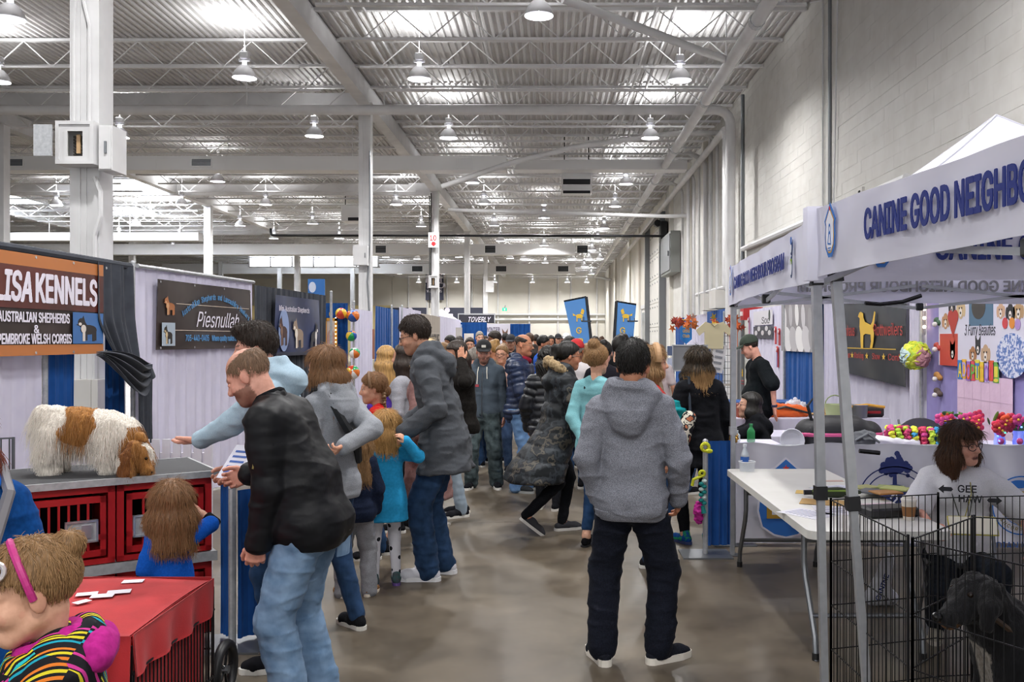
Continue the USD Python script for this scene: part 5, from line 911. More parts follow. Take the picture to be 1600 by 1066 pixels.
# ---------------------------------------------------------------- the dog on the red crates
th = math.degrees(math.atan2(.57, .82)); d1, d2 = np.array([-.82, -.57]), np.array([-.57, .82]); K0 = np.array([-1.98, 5.3])
mat('crate_red', '#b0161b', .4, noise=(5, '#9c1217', .35, .7)); mat('crate_mat', '#3c3d40', .8, bump=(200, .3, .003))
def cr(s, d, z): q = K0 + d1 * s + d2 * d; return np.array([q[0], q[1], z])
def obx(s0, s1, da, db, z0, z1):
 m = trimesh.creation.box([s1 - s0, db - da, z1 - z0]); c = cr((s0 + s1) / 2, (da + db) / 2, (z0 + z1) / 2); v = m.vertices; ax_, ay_ = np.array([*d1, 0]), np.array([*d2, 0]); return np.outer(v[:, 0], ax_) + np.outer(v[:, 1], ay_) + np.outer(v[:, 2], [0, 0, 1]) + c, m.faces[:, ::-1]
def crate(s0, s1, z0, z1, label, latch=True):
 t = thing('dog_crate', label, 'dog crate', cr((s0 + s1) / 2, .33, z0)); g = .004; s0 += g; s1 -= g
 obj('shell', [obx(s0, s0 + .02, .02, .66, z0, z1), obx(s1 - .02, s1, .02, .66, z0, z1), obx(s0, s1, .64, .66, z0, z1), obx(s0, s1, .02, .66, z0, z0 + .02), obx(s0, s1, .02, .66, z1 - .02, z1)], 'crate_red', t)
 f = .036; obj('front_frame', [obx(s0, s0 + f, 0, .03, z0, z1), obx(s1 - f, s1, 0, .03, z0, z1), obx(s0, s1, 0, .03, z0, z0 + .03), obx(s0, s1, 0, .03, z1 - .04, z1)], 'crate_red', t)
 a, b, c, d = s0 + f + .012, s1 - f - .012, z0 + .045, z1 - .055; m = (c + d) / 2
 dr = obj('door', [obx(a, b, -.012, .012, c, c + .035), obx(a, b, -.012, .012, d - .035, d), obx(a, a + .028, -.012, .012, c, d), obx(b - .028, b, -.012, .012, c, d), obx(a, b, -.012, .012, m - .075, m - .045)], 'crate_red', t)
 for k, x in enumerate(np.linspace(a + .04, b - .04, 8)[1:-1]): obj('door_bar', obx(x - .006, x + .006, -.006, .006, c + .02, d - .02), 'crate_red', dr)
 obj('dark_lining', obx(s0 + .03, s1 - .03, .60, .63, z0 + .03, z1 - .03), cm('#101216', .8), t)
 if latch:
  lw = .08; x = b - .11 if s0 < .3 else a + .12; m += .045; l = obj('latch_plate', obx(x - lw, x + lw, -.02, -.01, m - .125, m - .005), 'aluminium', t, label='shiny pressed metal paddle latch'); obj('latch_rim', [obx(x - lw, x + lw, -.03, -.018, m - .125, m - .115), obx(x - lw, x + lw, -.03, -.018, m - .015, m - .005), obx(x - lw, x - lw + .01, -.03, -.018, m - .125, m - .005), obx(x + lw - .01, x + lw, -.03, -.018, m - .125, m - .005)], 'chrome', l); obj('paddle', obx(x - .045, x + .002, -.034, -.018, m - .1, m - .03), 'chrome', l); obj('knob', sph(cr(x + .035, -.03, m - .065), .012, 1), 'chrome', l)
 obj('side_strip', [obx(s0 - .001, s0 + .002, .0, .66, z0, z0 + .015)], 'aluminium', t); return t
crate(0, .51, .53, .955, 'upper red dog crate nearest the stanchion, behind the child in blue'); crate(.51, 1.02, .53, .955, 'upper red dog crate under the dog with a shiny latch'); crate(1.02, 1.53, .53, .955, 'leftmost upper red dog crate, partly behind the blue fleece')
crate(0, .51, .06, .47, 'lower red dog crate behind the red covered table', False); crate(.51, 1.02, .06, .47, 'lower red dog crate below the shiny latch', False); crate(1.02, 1.53, .06, .47, 'lower red dog crate at far left behind the fleece', False)
t = thing('crate_rail', 'bright aluminium rail between upper and lower red crates', 'rail', cr(.76, .3, .47)); obj('rail', obx(-.02, 1.55, -.03, .68, .475, .525), 'aluminium', t); obj('lip', obx(-.02, 1.55, -.035, -.03, .475, .53), 'aluminium', t)
t = thing('crate_dolly', 'low wheeled dolly under the stacked red crates', 'dolly', cr(.76, .3, 0)); obj('deck', obx(0, 1.53, .03, .65, .045, .06), 'dark_metal', t)
for s_, d_ in ((.05, .08), (1.48, .08), (.05, .6), (1.48, .6)): q = cr(s_, d_, .025); obj('wheel', lathe_on(q - np.array([*d1, 0]) * .015, q + np.array([*d1, 0]) * .015, .025), 'black_plastic', t)
t = thing('grooming_top', 'black matted top with bright metal edge lying on the red crates', 'table top', cr(.76, .3, .955)); obj('mat', obx(-.015, 1.545, -.015, .675, .985, .992), 'crate_mat', t); obj('edge', [obx(-.03, 1.56, -.035, -.015, .955, .992), obx(-.03, -.015, -.03, .69, .955, .992), obx(1.545, 1.56, -.03, .69, .955, .992), obx(-.03, 1.56, .675, .69, .955, .992), obx(-.03, 1.56, -.02, .68, .955, .985)], 'aluminium', t)
t = thing('dog_bowl', 'shiny steel dog bowl at the left end of the crate top', 'bowl', cr(1.22, .3, .992)); c = cr(1.2, .3, .992); obj('bowl_body', lathe([(.085, 0), (.075, .035), (.07, .055), (.066, .055), (.062, .03), (.05, .015), (0, .014), (0, .002), (.085, 0)], c, 24), 'chrome', t, smooth=50); obj('rim', tube([c + np.array([.07 * math.cos(a), .07 * math.sin(a), .055]) for a in np.arange(20) / 20 * 6.2832], .005, 6, closed=True), 'chrome', t)
t = thing('wire_crate_back', 'grey wire panel behind the steel bowl', 'wire panel', cr(1.3, .8, .9)); obj('wires', [bar(cr(x, .9, .7), cr(x, .9, 1.16), .007) for x in np.linspace(.95, 1.6, 16)] + [bar(cr(.93, .9, z), cr(1.62, .9, z), .009) for z in (.72, .94, 1.155)] + [bar(cr(x, .9, 0), cr(x, .9, 1.16), .014) for x in (.93, 1.62)], cm('#55585e', .5), t, kind='stuff')
# long-haired dog, white with tan saddle and tan head
def fur(Fm, h, colour, amp=.014, sc=38, seed=0, down=1.0):
 v, f = skin_of(Fm, h); n = normals_of(v, f); base = v.copy(); q = np.stack([v[:, 0] * sc, v[:, 1] * sc, v[:, 2] * sc * .22], 1); a = meshkit.fbm(q + 11, 3, seed); b = meshkit.noise(np.stack([v[:, 0] * sc * 2.6, v[:, 1] * sc * 2.6, v[:, 2] * sc * .3], 1), seed + 1)
 v = v + n * ((a - .5) * amp * 2 + (b - .5) * amp * .9)[:, None]; return (v, f), np.array([colour(p) for p in base])
_mats['fur'] = usdkit.material(stage, '/World/Looks/fur', {'a': ('attribute', {'attribute': 'Cd'}), 't': ('texture_coordinate', {}), 'mp': ('mapping', {'scale': (170, 170, 26)}), 'n': ('noise_texture', {'scale': 1., 'detail': 4.}), 'r': ('rgb_ramp', {'ramp': [(.3, (.62, .6, .57)), (.65, (1.1, 1.1, 1.1))]}), 'm': ('mix', {'mix_type': 'multiply', 'fac': 1.0}), 'b': ('bump', {'strength': .6, 'distance': .006}), 'p': ('principled_bsdf', {'roughness': .75, 'specular_ior_level': .2, 'sheen_weight': .1})}, [('t.object', 'mp.vector'), ('mp.vector', 'n.vector'), ('n.fac', 'r.fac'), ('a.color', 'm.color1'), ('r.color', 'm.color2'), ('m.color', 'p.base_color'), ('n.fac', 'b.height'), ('b.normal', 'p.normal')], surface='p.BSDF')
WH, TAN, DK = np.array(lin('#e9e2d8')), np.array(lin('#a8743c')), np.array(lin('#7b4c24'))
def small_dog():
 t = thing('dog', 'long-haired white and tan dog standing on the crate top sniffing a hand', 'dog', cr(.7, .12, .992), kind=None)
 # local axis: x runs from the tail (0) to the nose (.62) along the crate's front, y across, z up
 rr, hd_ = W(88, 738, 5.2), W(215, 745, 5.22); ex = np.array([hd_[0] - rr[0], hd_[1] - rr[1] + .02, 0]); ex /= np.linalg.norm(ex); ey = np.array([-ex[1], ex[0], 0]); O = np.array([rr[0] - .07, rr[1] - .05, .992])
 P = lambda x, y, z: O + ex * x + ey * y + np.array([0, 0, z]); D = Form(); k = .05
 D.chain([P(.10, 0, .285), P(.24, 0, .265), P(.38, 0, .245), P(.46, 0, .225)], [.095, .092, .095, .085], .06)
 D.chain([P(.13, 0, .22), P(.26, 0, .2), P(.40, 0, .17)], [.085, .08, .085], .06)
 D.chain([P(.08, .0, .32), P(.03, .0, .33), P(.005, .01, .26), P(.0, .02, .17)], [.055, .05, .05, .03], .03)     # plumed tail
 for sy in (-.055, .055):
  D.chain([P(.11, sy, .22), P(.085, sy, .14), P(.055, sy * 1.05, .085), P(.07, sy * 1.1, .03)], [.08, .065, .052, .05], .035); D.cap(P(.06, sy * 1.1, .026), P(.115, sy * 1.1, .024), .034, .03, .02)
  D.chain([P(.40, sy, .19), P(.40, sy, .1), P(.40, sy * 1.05, .04)], [.07, .062, .052], .035); D.cap(P(.39, sy * 1.05, .026), P(.44, sy * 1.05, .024), .034, .03, .02)
 D.chain([P(.45, 0, .215), P(.52, -.03, .165)], [.085, .075], .04); D.ell(P(.565, -.07, .105), (.078, .074, .074), None, .03); D.cap(P(.60, -.09, .07), P(.63, -.11, .025), .046, .034, .02)
 for sy, rx in ((-.085, -.02), (.055, .02)): D.chain([P(.55, sy * .7 - .06, .16), P(.53, sy - .06, .09), P(.53, sy * 1.1 - .06, .02), P(.535, sy * 1.05 - .06, -.035 if sy < 0 else .0)], [.032, .042, .04, .022], .02)
 rt = lambda p: np.array([(p - O) @ ex, (p - O) @ ey, p[2] - O[2]])
 def col(p):
  x, y, z = rt(p); w = .02 * math.sin(z * 40 + x * 9)
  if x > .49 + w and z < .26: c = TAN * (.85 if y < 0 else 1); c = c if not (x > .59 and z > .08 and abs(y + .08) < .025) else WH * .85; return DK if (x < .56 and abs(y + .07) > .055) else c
  if .165 + w < x < .33 + w and z > .16 + .3 * abs(x - .25): return TAN
  if x < .06 and z > .29: return WH * .9 + TAN * .05
  return WH
 m, c = fur(D, .0062, col, .010, 42, 3); obj('coat', m, 'fur', t, smooth=True, color=c)
 strands(t, m[0], m[1], c, 7500, .055)
 obj('nose', sph(P(.648, -.12, .02), (.014, .014, .012), 1), cm('#141214', .3), t); obj('eye', sph(P(.625, -.125, .095), .0085, 1), cm('#120d0a', .15), t); obj('eye', sph(P(.64, -.045, .095), .0085, 1), cm('#120d0a', .15), t)
 tf = Form().chain([P(.555, -.07, .18), P(.57, -.07, .21), P(.6, -.075, .19)], [.018, .026, .014], .015); m, c = fur(tf, .006, lambda p: TAN * .9, .006, 60, 5); obj('topknot', m, 'fur', t, smooth=True, color=c)
small_dog()
# white picket fence inside the booth
t = thing('picket_fence', 'low white picket fence in the booth behind the dog', 'fence', (-3.0, 6.6, 0)); y = 6.6
for u in np.arange(64, 330, 16.4): x = W(u, 0, y)[0]; obj('picket', prism(affinity.translate(Polygon([(-.028, 0), (.028, 0), (.028, 1.03), (-.028, 1.03)]), 0, 0), 0, .016).apply_transform(plane_T((x, y, 0), (1, 0, 0))), cm('#dedce6', .6), t)
obj('fence_rail', bx(W(55, 0, y)[0], W(330, 0, y)[0], y + .001, y + .025, .86, .93), cm('#dedce6', .6), t); obj('fence_rail', bx(W(55, 0, y)[0], W(330, 0, y)[0], y + .001, y + .025, .2, .27), cm('#dedce6', .6), t)
# low blue barrier and its pole beside the crates
t = thing('stanchion', 'silver upright pole with a base plate at the aisle edge of the left booth', 'pole', (-1.84, 5.23, 0)); leg_foot(t, -1.84, 5.23, .9)
t = thing('barrier_rail', 'silver rail running level from the crates past the pole', 'rail', (-1.9, 5.4, .9)); obj('rail', tube([(-1.97, 5.48, .905), (-1.6, 5.62, .905), (-1.45, 7.6, .9)], .018, 8), 'aluminium', t)
hang('low blue drape between the crates and the silver pole', (-1.95, 5.36), (-1.86, 5.28), .03, .9, BLUE_D, 3, .012, 21); hang('low blue drape right of the silver pole behind the leather jacket', (-1.82, 5.26), (-1.66, 5.42), .03, .88, BLUE_D, 3, .015, 22)
# red-covered table crate with cards
mat('red_cloth', '#b8262a', .85, noise=(6, '#a51f24', .35, .7), bump=(260, .3, .002), sheen=.1)
tx0, tx1, ty0, ty1, tz = -2.35, -1.5, 3.22, 3.98, .71
t = thing('wire_dog_crate', 'black wire dog crate under the red cloth', 'dog crate', (-1.9, 3.6, 0)); w_ = []
for y in np.arange(ty0 + .02, ty1, .032): w_.append(bar((tx1 + .012, y, .02), (tx1 + .012, y, tz - .14), .0045))
for x in np.arange(tx0, tx1, .04): w_ += [bar((x, ty1 + .01, .02), (x, ty1 + .01, tz - .02), .0045), bar((x, ty0 - .01, .02), (x, ty0 - .01, tz - .02), .0045)]
obj('wires', w_, 'dark_metal', t, kind='stuff'); obj('rim', [bar((tx1 + .014, ty0, z), (tx1 + .014, ty1 + .02, z), .008) for z in (.02, .28, tz - .14)] + [bar((x, y, 0), (x, y, tz - .04), .008) for x in (tx0, tx1 + .012) for y in (ty0, ty1 + .012)] + [bar((tx0, y, z), (tx1, y, z), .008) for y in (ty0 - .01, ty1 + .012) for z in (.02, .4)], 'dark_metal', t)
def red(u, v):
 m = .07; x = tx0 - .0 + (tx1 - tx0) * u; y = ty0 + (ty1 - ty0) * v; return np.stack([x, y, tz + .004 * np.sin(x * 11) * np.sin(y * 9) - .006 * (np.abs(u - .5) * 2) ** 6 - .006 * (np.abs(v - .5) * 2) ** 6], 2)
t = thing('red_cloth', 'red cloth draped over the low crate with white cards on it', 'tablecloth', (-1.9, 3.6, 0)); obj('top_cover', sheet(red, 24, 20, .008), 'red_cloth', t, smooth=True)
def side_cloth(a, b, z0, z1, seed, flare=.02): a, b = np.asarray(a), np.asarray(b); d = (b - a) / np.linalg.norm(b - a); nn = np.array([d[1], -d[0]]); r = random.Random(seed).uniform(0, 6); return sheet(lambda u, v: np.stack([a[0] + (b[0] - a[0]) * u + nn[0] * ((1 - v) * flare + .012 * (1 - v) * np.sin(u * 22 + r)), a[1] + (b[1] - a[1]) * u + nn[1] * ((1 - v) * flare + .012 * (1 - v) * np.sin(u * 22 + r)), z0 + (z1 - z0) * v - .0 * u], 2), 30, 10, .006)
obj('side_flap', side_cloth((tx1 + .018, ty0), (tx1 + .018, ty1), tz - .15, tz, 1, .004), 'red_cloth', t, smooth=True); obj('front_flap', side_cloth((tx0, ty0 - .018), (tx1 + .018, ty0 - .018), tz - .3, tz, 2, .01), 'red_cloth', t, smooth=True); obj('inner_side', side_cloth((tx1 - .02, ty0), (tx1 - .02, ty1), .02, tz - .02, 3, .0), 'red_cloth', t, smooth=True); obj('back_flap', side_cloth((tx1, ty1 + .02), (tx0, ty1 + .02), tz - .2, tz, 4, .01), 'red_cloth', t, smooth=True)
for k, (u, v, rz, w, h, lab) in enumerate(((208, 908, 12, .085, .05, 'single white card lying far back on the red cloth'), (136, 928, 20, .08, .05, 'white card at the left of the card pile on the red cloth'), (160, 931, 14, .085, .055, 'white card in the middle of the pile on the red cloth'), (186, 925, 18, .09, .055, 'white card at the right of the pile on the red cloth'), (128, 941, 60, .06, .04, 'white card half hidden behind the girl in pink'))):
 y = FY(v, tz + .01); p = W(u, v, y); b = chamfer_box((w, h, .002), .0005); b.apply_transform(np.block([[Rz(rz), np.array([[p[0]], [p[1]], [tz + .009 + .0006 * k]])], [np.zeros((1, 3)), np.ones((1, 1))]])); obj('card', b, cm('#e6e3ec', .5), None, label=lab, cat='card')
t = thing('wheel', 'black rubber wheel by the floor behind the wire crate', 'wheel', (-1.62, 4.4, 0)); obj('tyre', tube([(-1.62 + .0 * a, 4.5 + .12 * math.cos(a), .125 + .12 * math.sin(a)) for a in np.arange(24) / 24 * 6.2832], .025, 8, closed=True), 'black_plastic', t, smooth=True); obj('hub', tube([(-1.64, 4.5, .125), (-1.6, 4.5, .125)], .02, 8), 'steel_grey', t)
for a in range(5): obj('spoke', bar((-1.62, 4.5, .125), (-1.62, 4.5 + .1 * math.cos(a * 1.257), .125 + .1 * math.sin(a * 1.257)), .01), 'dark_metal', t)
# ================================================================ TENTS
mat('tent_cloth', '#f2f2fb', .75, thru=.4, noise=(5, '#ebebf7', .3, .7), bump=(220, .15, .002)); mat('tent_steel', '#b9bcc0', .38, metal=.6, noise=(20, '#abaeb3', .3, .7)); mat('tent_print', '#1c2d7c', .7); mat('show_through', '#9b9a9d', .8); mat('tent_blue', '#2c6fc0', .6)
def shield(T, s, z, w, h, t, full=True):
 """house-shaped dog-club emblem: blue rim, orange line, white field with a drawn dog"""
 o = Polygon([(-.5, .62), (0, 1.0), (.5, .62), (.42, .5), (.46, .25), (.4, 0), (.15, -.2), (-.15, -.2), (-.4, 0), (-.46, .25), (-.42, .5)]); sc = lambda g: affinity.scale(affinity.translate(g, 0, .2), w, h / 1.2, origin=(0, 0))
 e = obj('emblem', move(prism(sc(o), 0, .002), T(s, z, .006)), 'tent_blue', t); obj('emblem_line', move(prism(sc(o.buffer(-.09)), 0, .002), T(s, z, .007)), cm('#c79a4a', .6), e); obj('emblem_field', move(prism(sc(o.buffer(-.13)), 0, .002), T(s, z, .008)), cm('#e2e4f0', .6), e)
 d = shapely.union_all([affinity.scale(Point(0, .42).buffer(.1), .8, 1.2), LineString([(-.06, .35), (-.14, .1), (.12, .08), (.06, .35)]).buffer(.018), LineString([(-.12, .0), (.12, .0)]).buffer(.012), LineString([(-.1, -.05), (.1, -.05)]).buffer(.01)]).difference(Point(0, .42).buffer(.06)); obj('emblem_dog', move(prism(sc(d), 0, .002), T(s, z, .009)), 'tent_blue', e); obj('emblem_leaf', move(prism(sc(Point(0, .87).buffer(.045)), 0, .002), T(s, z, .009)), cm('#c22b3a', .6), e)
def mascot(T, s, z, h, t):
 """a small figure mark: a cap, round head, raised arm, banded body"""
 for nm, g, c in (('figure_mark', shapely.union_all([affinity.scale(Point(0, .2).buffer(.2), .9, 1.2), Point(0, .62).buffer(.16), LineString([(.1, .4), (.26, .75)]).buffer(.04)]), '#23396b'), ('figure_mark', affinity.scale(Point(0, .18).buffer(.14), .9, 1.1), '#e4e6f0'), ('figure_band', sbox(-.13, .26, .13, .38), '#8aa83a'), ('figure_cap', affinity.scale(Point(0, .78).buffer(.12), 1.1, .7), '#2d5fb0'), ('figure_face', Point(.02, .6).buffer(.09), '#dfe2ee')): obj(nm, move(prism(affinity.scale(g, h * .62, h, origin=(0, 0)), 0, .002), T(s, z, .006 if c == '#23396b' else .008 if c != '#dfe2ee' else .009)), cm(c, .6), t)
def canopy_tent(label, corners, zb, zt, apex, faces, skip=()):
 """corners: four (x, y); faces: which sides carry print {index: (words start, words end, emblem at, mascot at)}"""
 c = [np.asarray(q, float) for q in corners]; cen = sum(c) / 4; t = thing('canopy_tent', label, 'tent', (cen[0], cen[1], 0)); A = np.array([cen[0], cen[1], apex])
 for i in range(4):
  a, b = c[i], c[(i + 1) % 4]; L = np.linalg.norm(b - a); d = (b - a) / L; nn = np.array([d[1], -d[0]])
  if nn @ ((a + b) / 2 - cen) < 0: nn = -nn
  sagf = lambda u: .02 * np.sin(u * math.pi)
  def top(u, v): return np.stack([(a[0] + d[0] * L * u) * (1 - v) + A[0] * v, (a[1] + d[1] * L * u) * (1 - v) + A[1] * v, zt + (A[2] - zt) * v ** 1.45], 2)
  obj('roof_panel', sheet(top, 14, 12, .004), 'tent_cloth', t, smooth=True)
  if i in skip: continue
  def val(u, v): w = .006 * np.sin(u * 17 + i) + .004 * np.sin(u * 41 + v * 5); return np.stack([a[0] + d[0] * L * u + nn[0] * (w + .012), a[1] + d[1] * L * u + nn[1] * (w + .012), zb + (zt - zb) * v + (1 - v) * .02 * np.sin(u * math.pi) + 0 * u], 2)
  vl = obj('valance', sheet(val, 60, 8, .004), 'tent_cloth', t, smooth=True)
  flip = (np.cross([d[0], d[1], 0], [0, 0, 1])[:2] @ nn) < 0; o, dd = (b, -d) if flip else (a, d)
  T = lambda s, z, off=.006, o=o, dd=dd, nn=nn: plane_T((o[0] + dd[0] * s + nn[0] * (off + .021), o[1] + dd[1] * s + nn[1] * (off + .021), z), (dd[0], dd[1], 0))
  if i in faces:
   s0, s1, es, msk, hh = faces[i]
   words = 'CANINE GOOD NEIGHBOUR PROGRAM'; txt = text(words, hh, s1 - s0, fat=.022); obj('lettering', move(txt, T(s0, zb + (zt - zb) * .38)), 'tent_print', t)
   obj('lettering_show_through', move(txt, T(s0, zb + (zt - zb) * .38, -.034)), 'show_through', t)
   if es is not None: shield(T, es, zb + .075, .115, .24, t)
   if msk is not None: mascot(T, msk, zb + .06, .24, t)
  obj('roof_seam', tube([(*(a * (1 - w) + A[:2] * w), zt + (A[2] - zt) * w ** 1.45) for w in np.linspace(0, 1, 9)], .007, 6), cm('#c9c9d6', .7), t)
  # truss: two scissor bars each side
  za, zl = zb + .16, zb - .02; h_ = .5
  for p_, q_, z1, z2 in ((0, .5, za, zl), (0, .5, zl + .02, za), (.5, 1, za, zl), (.5, 1, zl, za - .02)): P1, P2 = a + d * L * (p_ + .01) - nn * .03, a + d * L * (q_ - .005) - nn * .03; obj('truss_bar', bar((*P1, z1), (*P2, z2), .012, .026), 'tent_steel', t)
  obj('truss_joint', chamfer_box((.05, .05, .06), .008).apply_translation((*(a + d * L * .5 - nn * .03), zl + .01)), 'black_plastic', t)
 return t
def tent_leg(t, top, foot, clip=None):
 top, foot = np.asarray(top, float), np.asarray(foot, float); m = top + (foot - top) * .52; obj('leg', [bar(top, m, .042), bar(m, foot, .034)], 'tent_steel', t)
 obj('leg_clip', bar(m + (top - m) * .03, m - (top - m) * .03, .055), clip or 'black_plastic', t); obj('slider', bar(top + (0, 0, -.02), top + (foot - top) / np.linalg.norm(foot - top) * .09, .056), 'black_plastic', t); obj('foot_plate', bx(foot[0] - .05, foot[0] + .05, foot[1] - .05, foot[1] + .05, 0, .008), 'steel_grey', t)
n1, f1 = np.array([1.25, 4.42]), np.array([1.43, 7.42]); e = np.array([3.04, .0])
T1 = canopy_tent('far white canopy tent with its peaked roof and printed blue lettering', [n1, n1 + e, f1 + e, f1], 2.02, 2.325, 3.2, {3: (.42, 2.42, .2, 2.62, .085), 0: (.58, 2.36, .32, 2.85, .11), 2: (.4, 2.5, .2, None, .085)})
tent_leg(T1, (1.27, 4.44, 2.1), (1.30, 4.40, 0)); tent_leg(T1, (1.45, 7.4, 2.1), (1.44, 7.40, 0), 'tent_steel'); tent_leg(T1, (4.26, 4.44, 2.1), (4.27, 4.42, 0)); tent_leg(T1, (4.44, 7.4, 2.1), (4.45, 7.4, 0))
obj('pull_strap', tube([(2.5, 7.36, 2.04), (2.62, 7.36, 2.03), (2.8, 7.36, 2.05), (2.95, 7.36, 2.1)], .018, 6), 'black_plastic', T1); obj('pull_strap', tube([(1.5, 4.5, 1.2), (1.6, 4.5, 1.19)], .012, 6), 'black_plastic', T1)
n2, k2 = np.array([1.215, 4.22]), np.array([.12, -.993]); e2 = np.array([.993, .12]) * 3.0
T2 = canopy_tent('nearest white canopy tent with large blue lettering on its side', [n2 + k2 * 3.0, n2, n2 + e2, n2 + k2 * 3.0 + e2], 2.035, 2.35, 2.72, {0: (.53, 2.17, .2, 2.5, .115)}, (1,))
tent_leg(T2, (1.275, 4.16, 2.1), (1.42, 4.12, 0)); q = n2 + k2 * 2.95; tent_leg(T2, (q[0] + .05, q[1], 2.1), (q[0] + .05, q[1], 0)); q = n2 + e2 * .98; tent_leg(T2, (*q, 2.1), (*q, 0)); q = n2 + e2 * .98 + k2 * 2.95; tent_leg(T2, (*q, 2.1), (*q, 0))
obj('corner_sleeve', [bar((1.20, 4.24, 2.02), (1.20, 4.24, 2.36), .075)], 'tent_cloth', T2)
# ================================================================ RIGHT BOOTHS
RXW = 4.5
yu = lambda u: LX(u, RXW)
def rhang(label, u0, u1, z0, z1, m, folds, seed, amp=.03): return hang(label, (RXW, yu(u1)), (RXW, yu(u0)), z0, z1, m, folds, amp, seed)
rhang('blue drape at the far end of the right booth row', 1056, 1069, .02, 2.5, BLUE_D, 8, 30); rhang('white drape between the two blue drapes on the right wall', 1070, 1104, .02, 2.5, WHITE_D, 10, 31); rhang('blue drape left of the far tent corner', 1105, 1132, .02, 2.55, BLUE_D, 8, 32)
rhang('white drape with ribbons and dog club posters', 1171, 1226, .02, 2.42, WHITE_D, 9, 33); rhang('blue drape under the grey greyhound picture', 1228, 1287, .02, 2.45, BLUE_D, 8, 34); rhang('white drape left of the black rottweiler banner', 1289, 1312, .02, 2.42, WHITE_D, 5, 35); rhang('white drape right of the black rottweiler banner', 1421, 1447, .02, 2.42, WHITE_D, 4, 36); hang('white drape hidden behind the black rottweiler banner', (RXW + .06, yu(1420)), (RXW + .06, yu(1313)), .02, 2.4, WHITE_D, 8, .02, 37)
hang('long lilac paper covered backdrop at the right edge', (RXW, 7.0), (RXW, yu(1449)), .02, 2.42, PURPLE_D, 7, .012, 38)
for k, (u, lab) in enumerate(((1446, 'grey upright pole between white drape and lilac backdrop'), (1229, 'grey pole between white drape and greyhound picture'), (1134, 'pole at the near end of the blue drape beyond the tent'))): upright(RXW - .05, yu(u), 2.46, lab)
Tw = lambda s, z, off=.006, y0=0: plane_T((RXW - .03 - off, y0 - s, z), (0, -1, 0))            # print on the right wall line; s runs towards the camera
def wall_T(u0): y0 = yu(u0); return (lambda s, z, off=.006: Tw(s, z, off, y0)), y0
t = thing('rottweiler_banner', 'black vinyl banner with a yellow dog outline and red lettering', 'banner', (RXW, 13, 1.2)); y0, y1 = yu(1314), yu(1421); L = y0 - y1
obj('banner_sheet', sheet(lambda u, v: np.stack([RXW - .04 - .02 * np.sin(u * 7 + v * 3) ** 2, y0 - L * u, 1.26 - .12 * u + (2.35 - 1.26 + .12 * u) * v], 2), 40, 16, .003), 'vinyl_black', t, smooth=True)
T = lambda s, z, off=.006: Tw(s, z, off + .032, y0)
dog = shapely.union_all([Polygon([(.30, 0), (.36, 0), (.37, .3), (.44, .34), (.62, .32), (.64, .16), (.60, .0), (.66, 0), (.70, .16), (.72, .34), (.68, .46), (.72, .56), (.76, .8), (.74, .82), (.68, .6), (.62, .52), (.42, .60), (.37, .7), (.36, .8), (.28, .84), (.24, .82), (.2, .74), (.26, .7), (.25, .5), (.28, .34)])]).buffer(.008); print_dog = affinity.scale(dog, 1.25, .62, origin=(0, 0))
obj('dog_print', move(prism(print_dog, 0, .002), T(L * .28, 1.62)), 'print_gold', t); obj('ground_line', move(prism(sbox(L * .04, 0, L * .9, .012), 0, .002), T(0, 1.61)), 'print_gold', t)
obj('lettering', move(text('Braunhaus', .16, L * .27, bold=False), T(L * .04, 1.80)), 'print_red', t); obj('lettering', move(text('Rottweilers', .16, L * .38, bold=False), T(L * .60, 1.80)), 'print_red', t)
for s_, w, tx in ((.06, .18, 'Temperament'), (.30, .15, 'Working'), (.58, .11, 'Show'), (.80, .15, 'Conf')): obj('lettering', move(text(tx, .085, L * w, bold=False), T(L * s_, 1.47)), 'print_red', t)
star = Polygon([(math.sin(a) * (1 if k % 2 == 0 else .42), math.cos(a) * (1 if k % 2 == 0 else .42)) for k, a in enumerate(np.arange(10) * math.pi / 5)])
for s_ in (.27, .50, .74): obj('star', move(prism(affinity.scale(star, .07, .05, origin=(0, 0)), 0, .002), T(L * s_, 1.51)), 'print_gold', t)
t = thing('greyhound_picture', 'grey photo cloth of white greyhounds on the blue drape', 'picture', (RXW, 16.5, 1.6)); T, y0 = wall_T(1224); L = y0 - yu(1288); obj('print', move(prism(sbox(0, 0, L, .95), 0, .003), T(0, 1.52)), cm('#8e8a8c', .5), t)
for k in range(6): s_ = L * (.1 + .16 * k); h_ = .5 + .12 * math.sin(k * 2.3); obj('hound_print', move(prism(shapely.union_all([affinity.rotate(affinity.scale(Point(s_, .62 + .08 * math.sin(k)).buffer(.16), .8, 1.4), 12), affinity.rotate(affinity.scale(Point(s_ + .2, .22).buffer(.22), 1.4, 1.0), -30)]).intersection(sbox(0, 0, L, .95)), 0, .002), T(0, 1.52, .009 + .0004 * k)), cm(('#d8d6d8', '#b5b2b5', '#e4e2e2', '#c8c5c8', '#9d9a9c', '#dad8da')[k], .5), t)
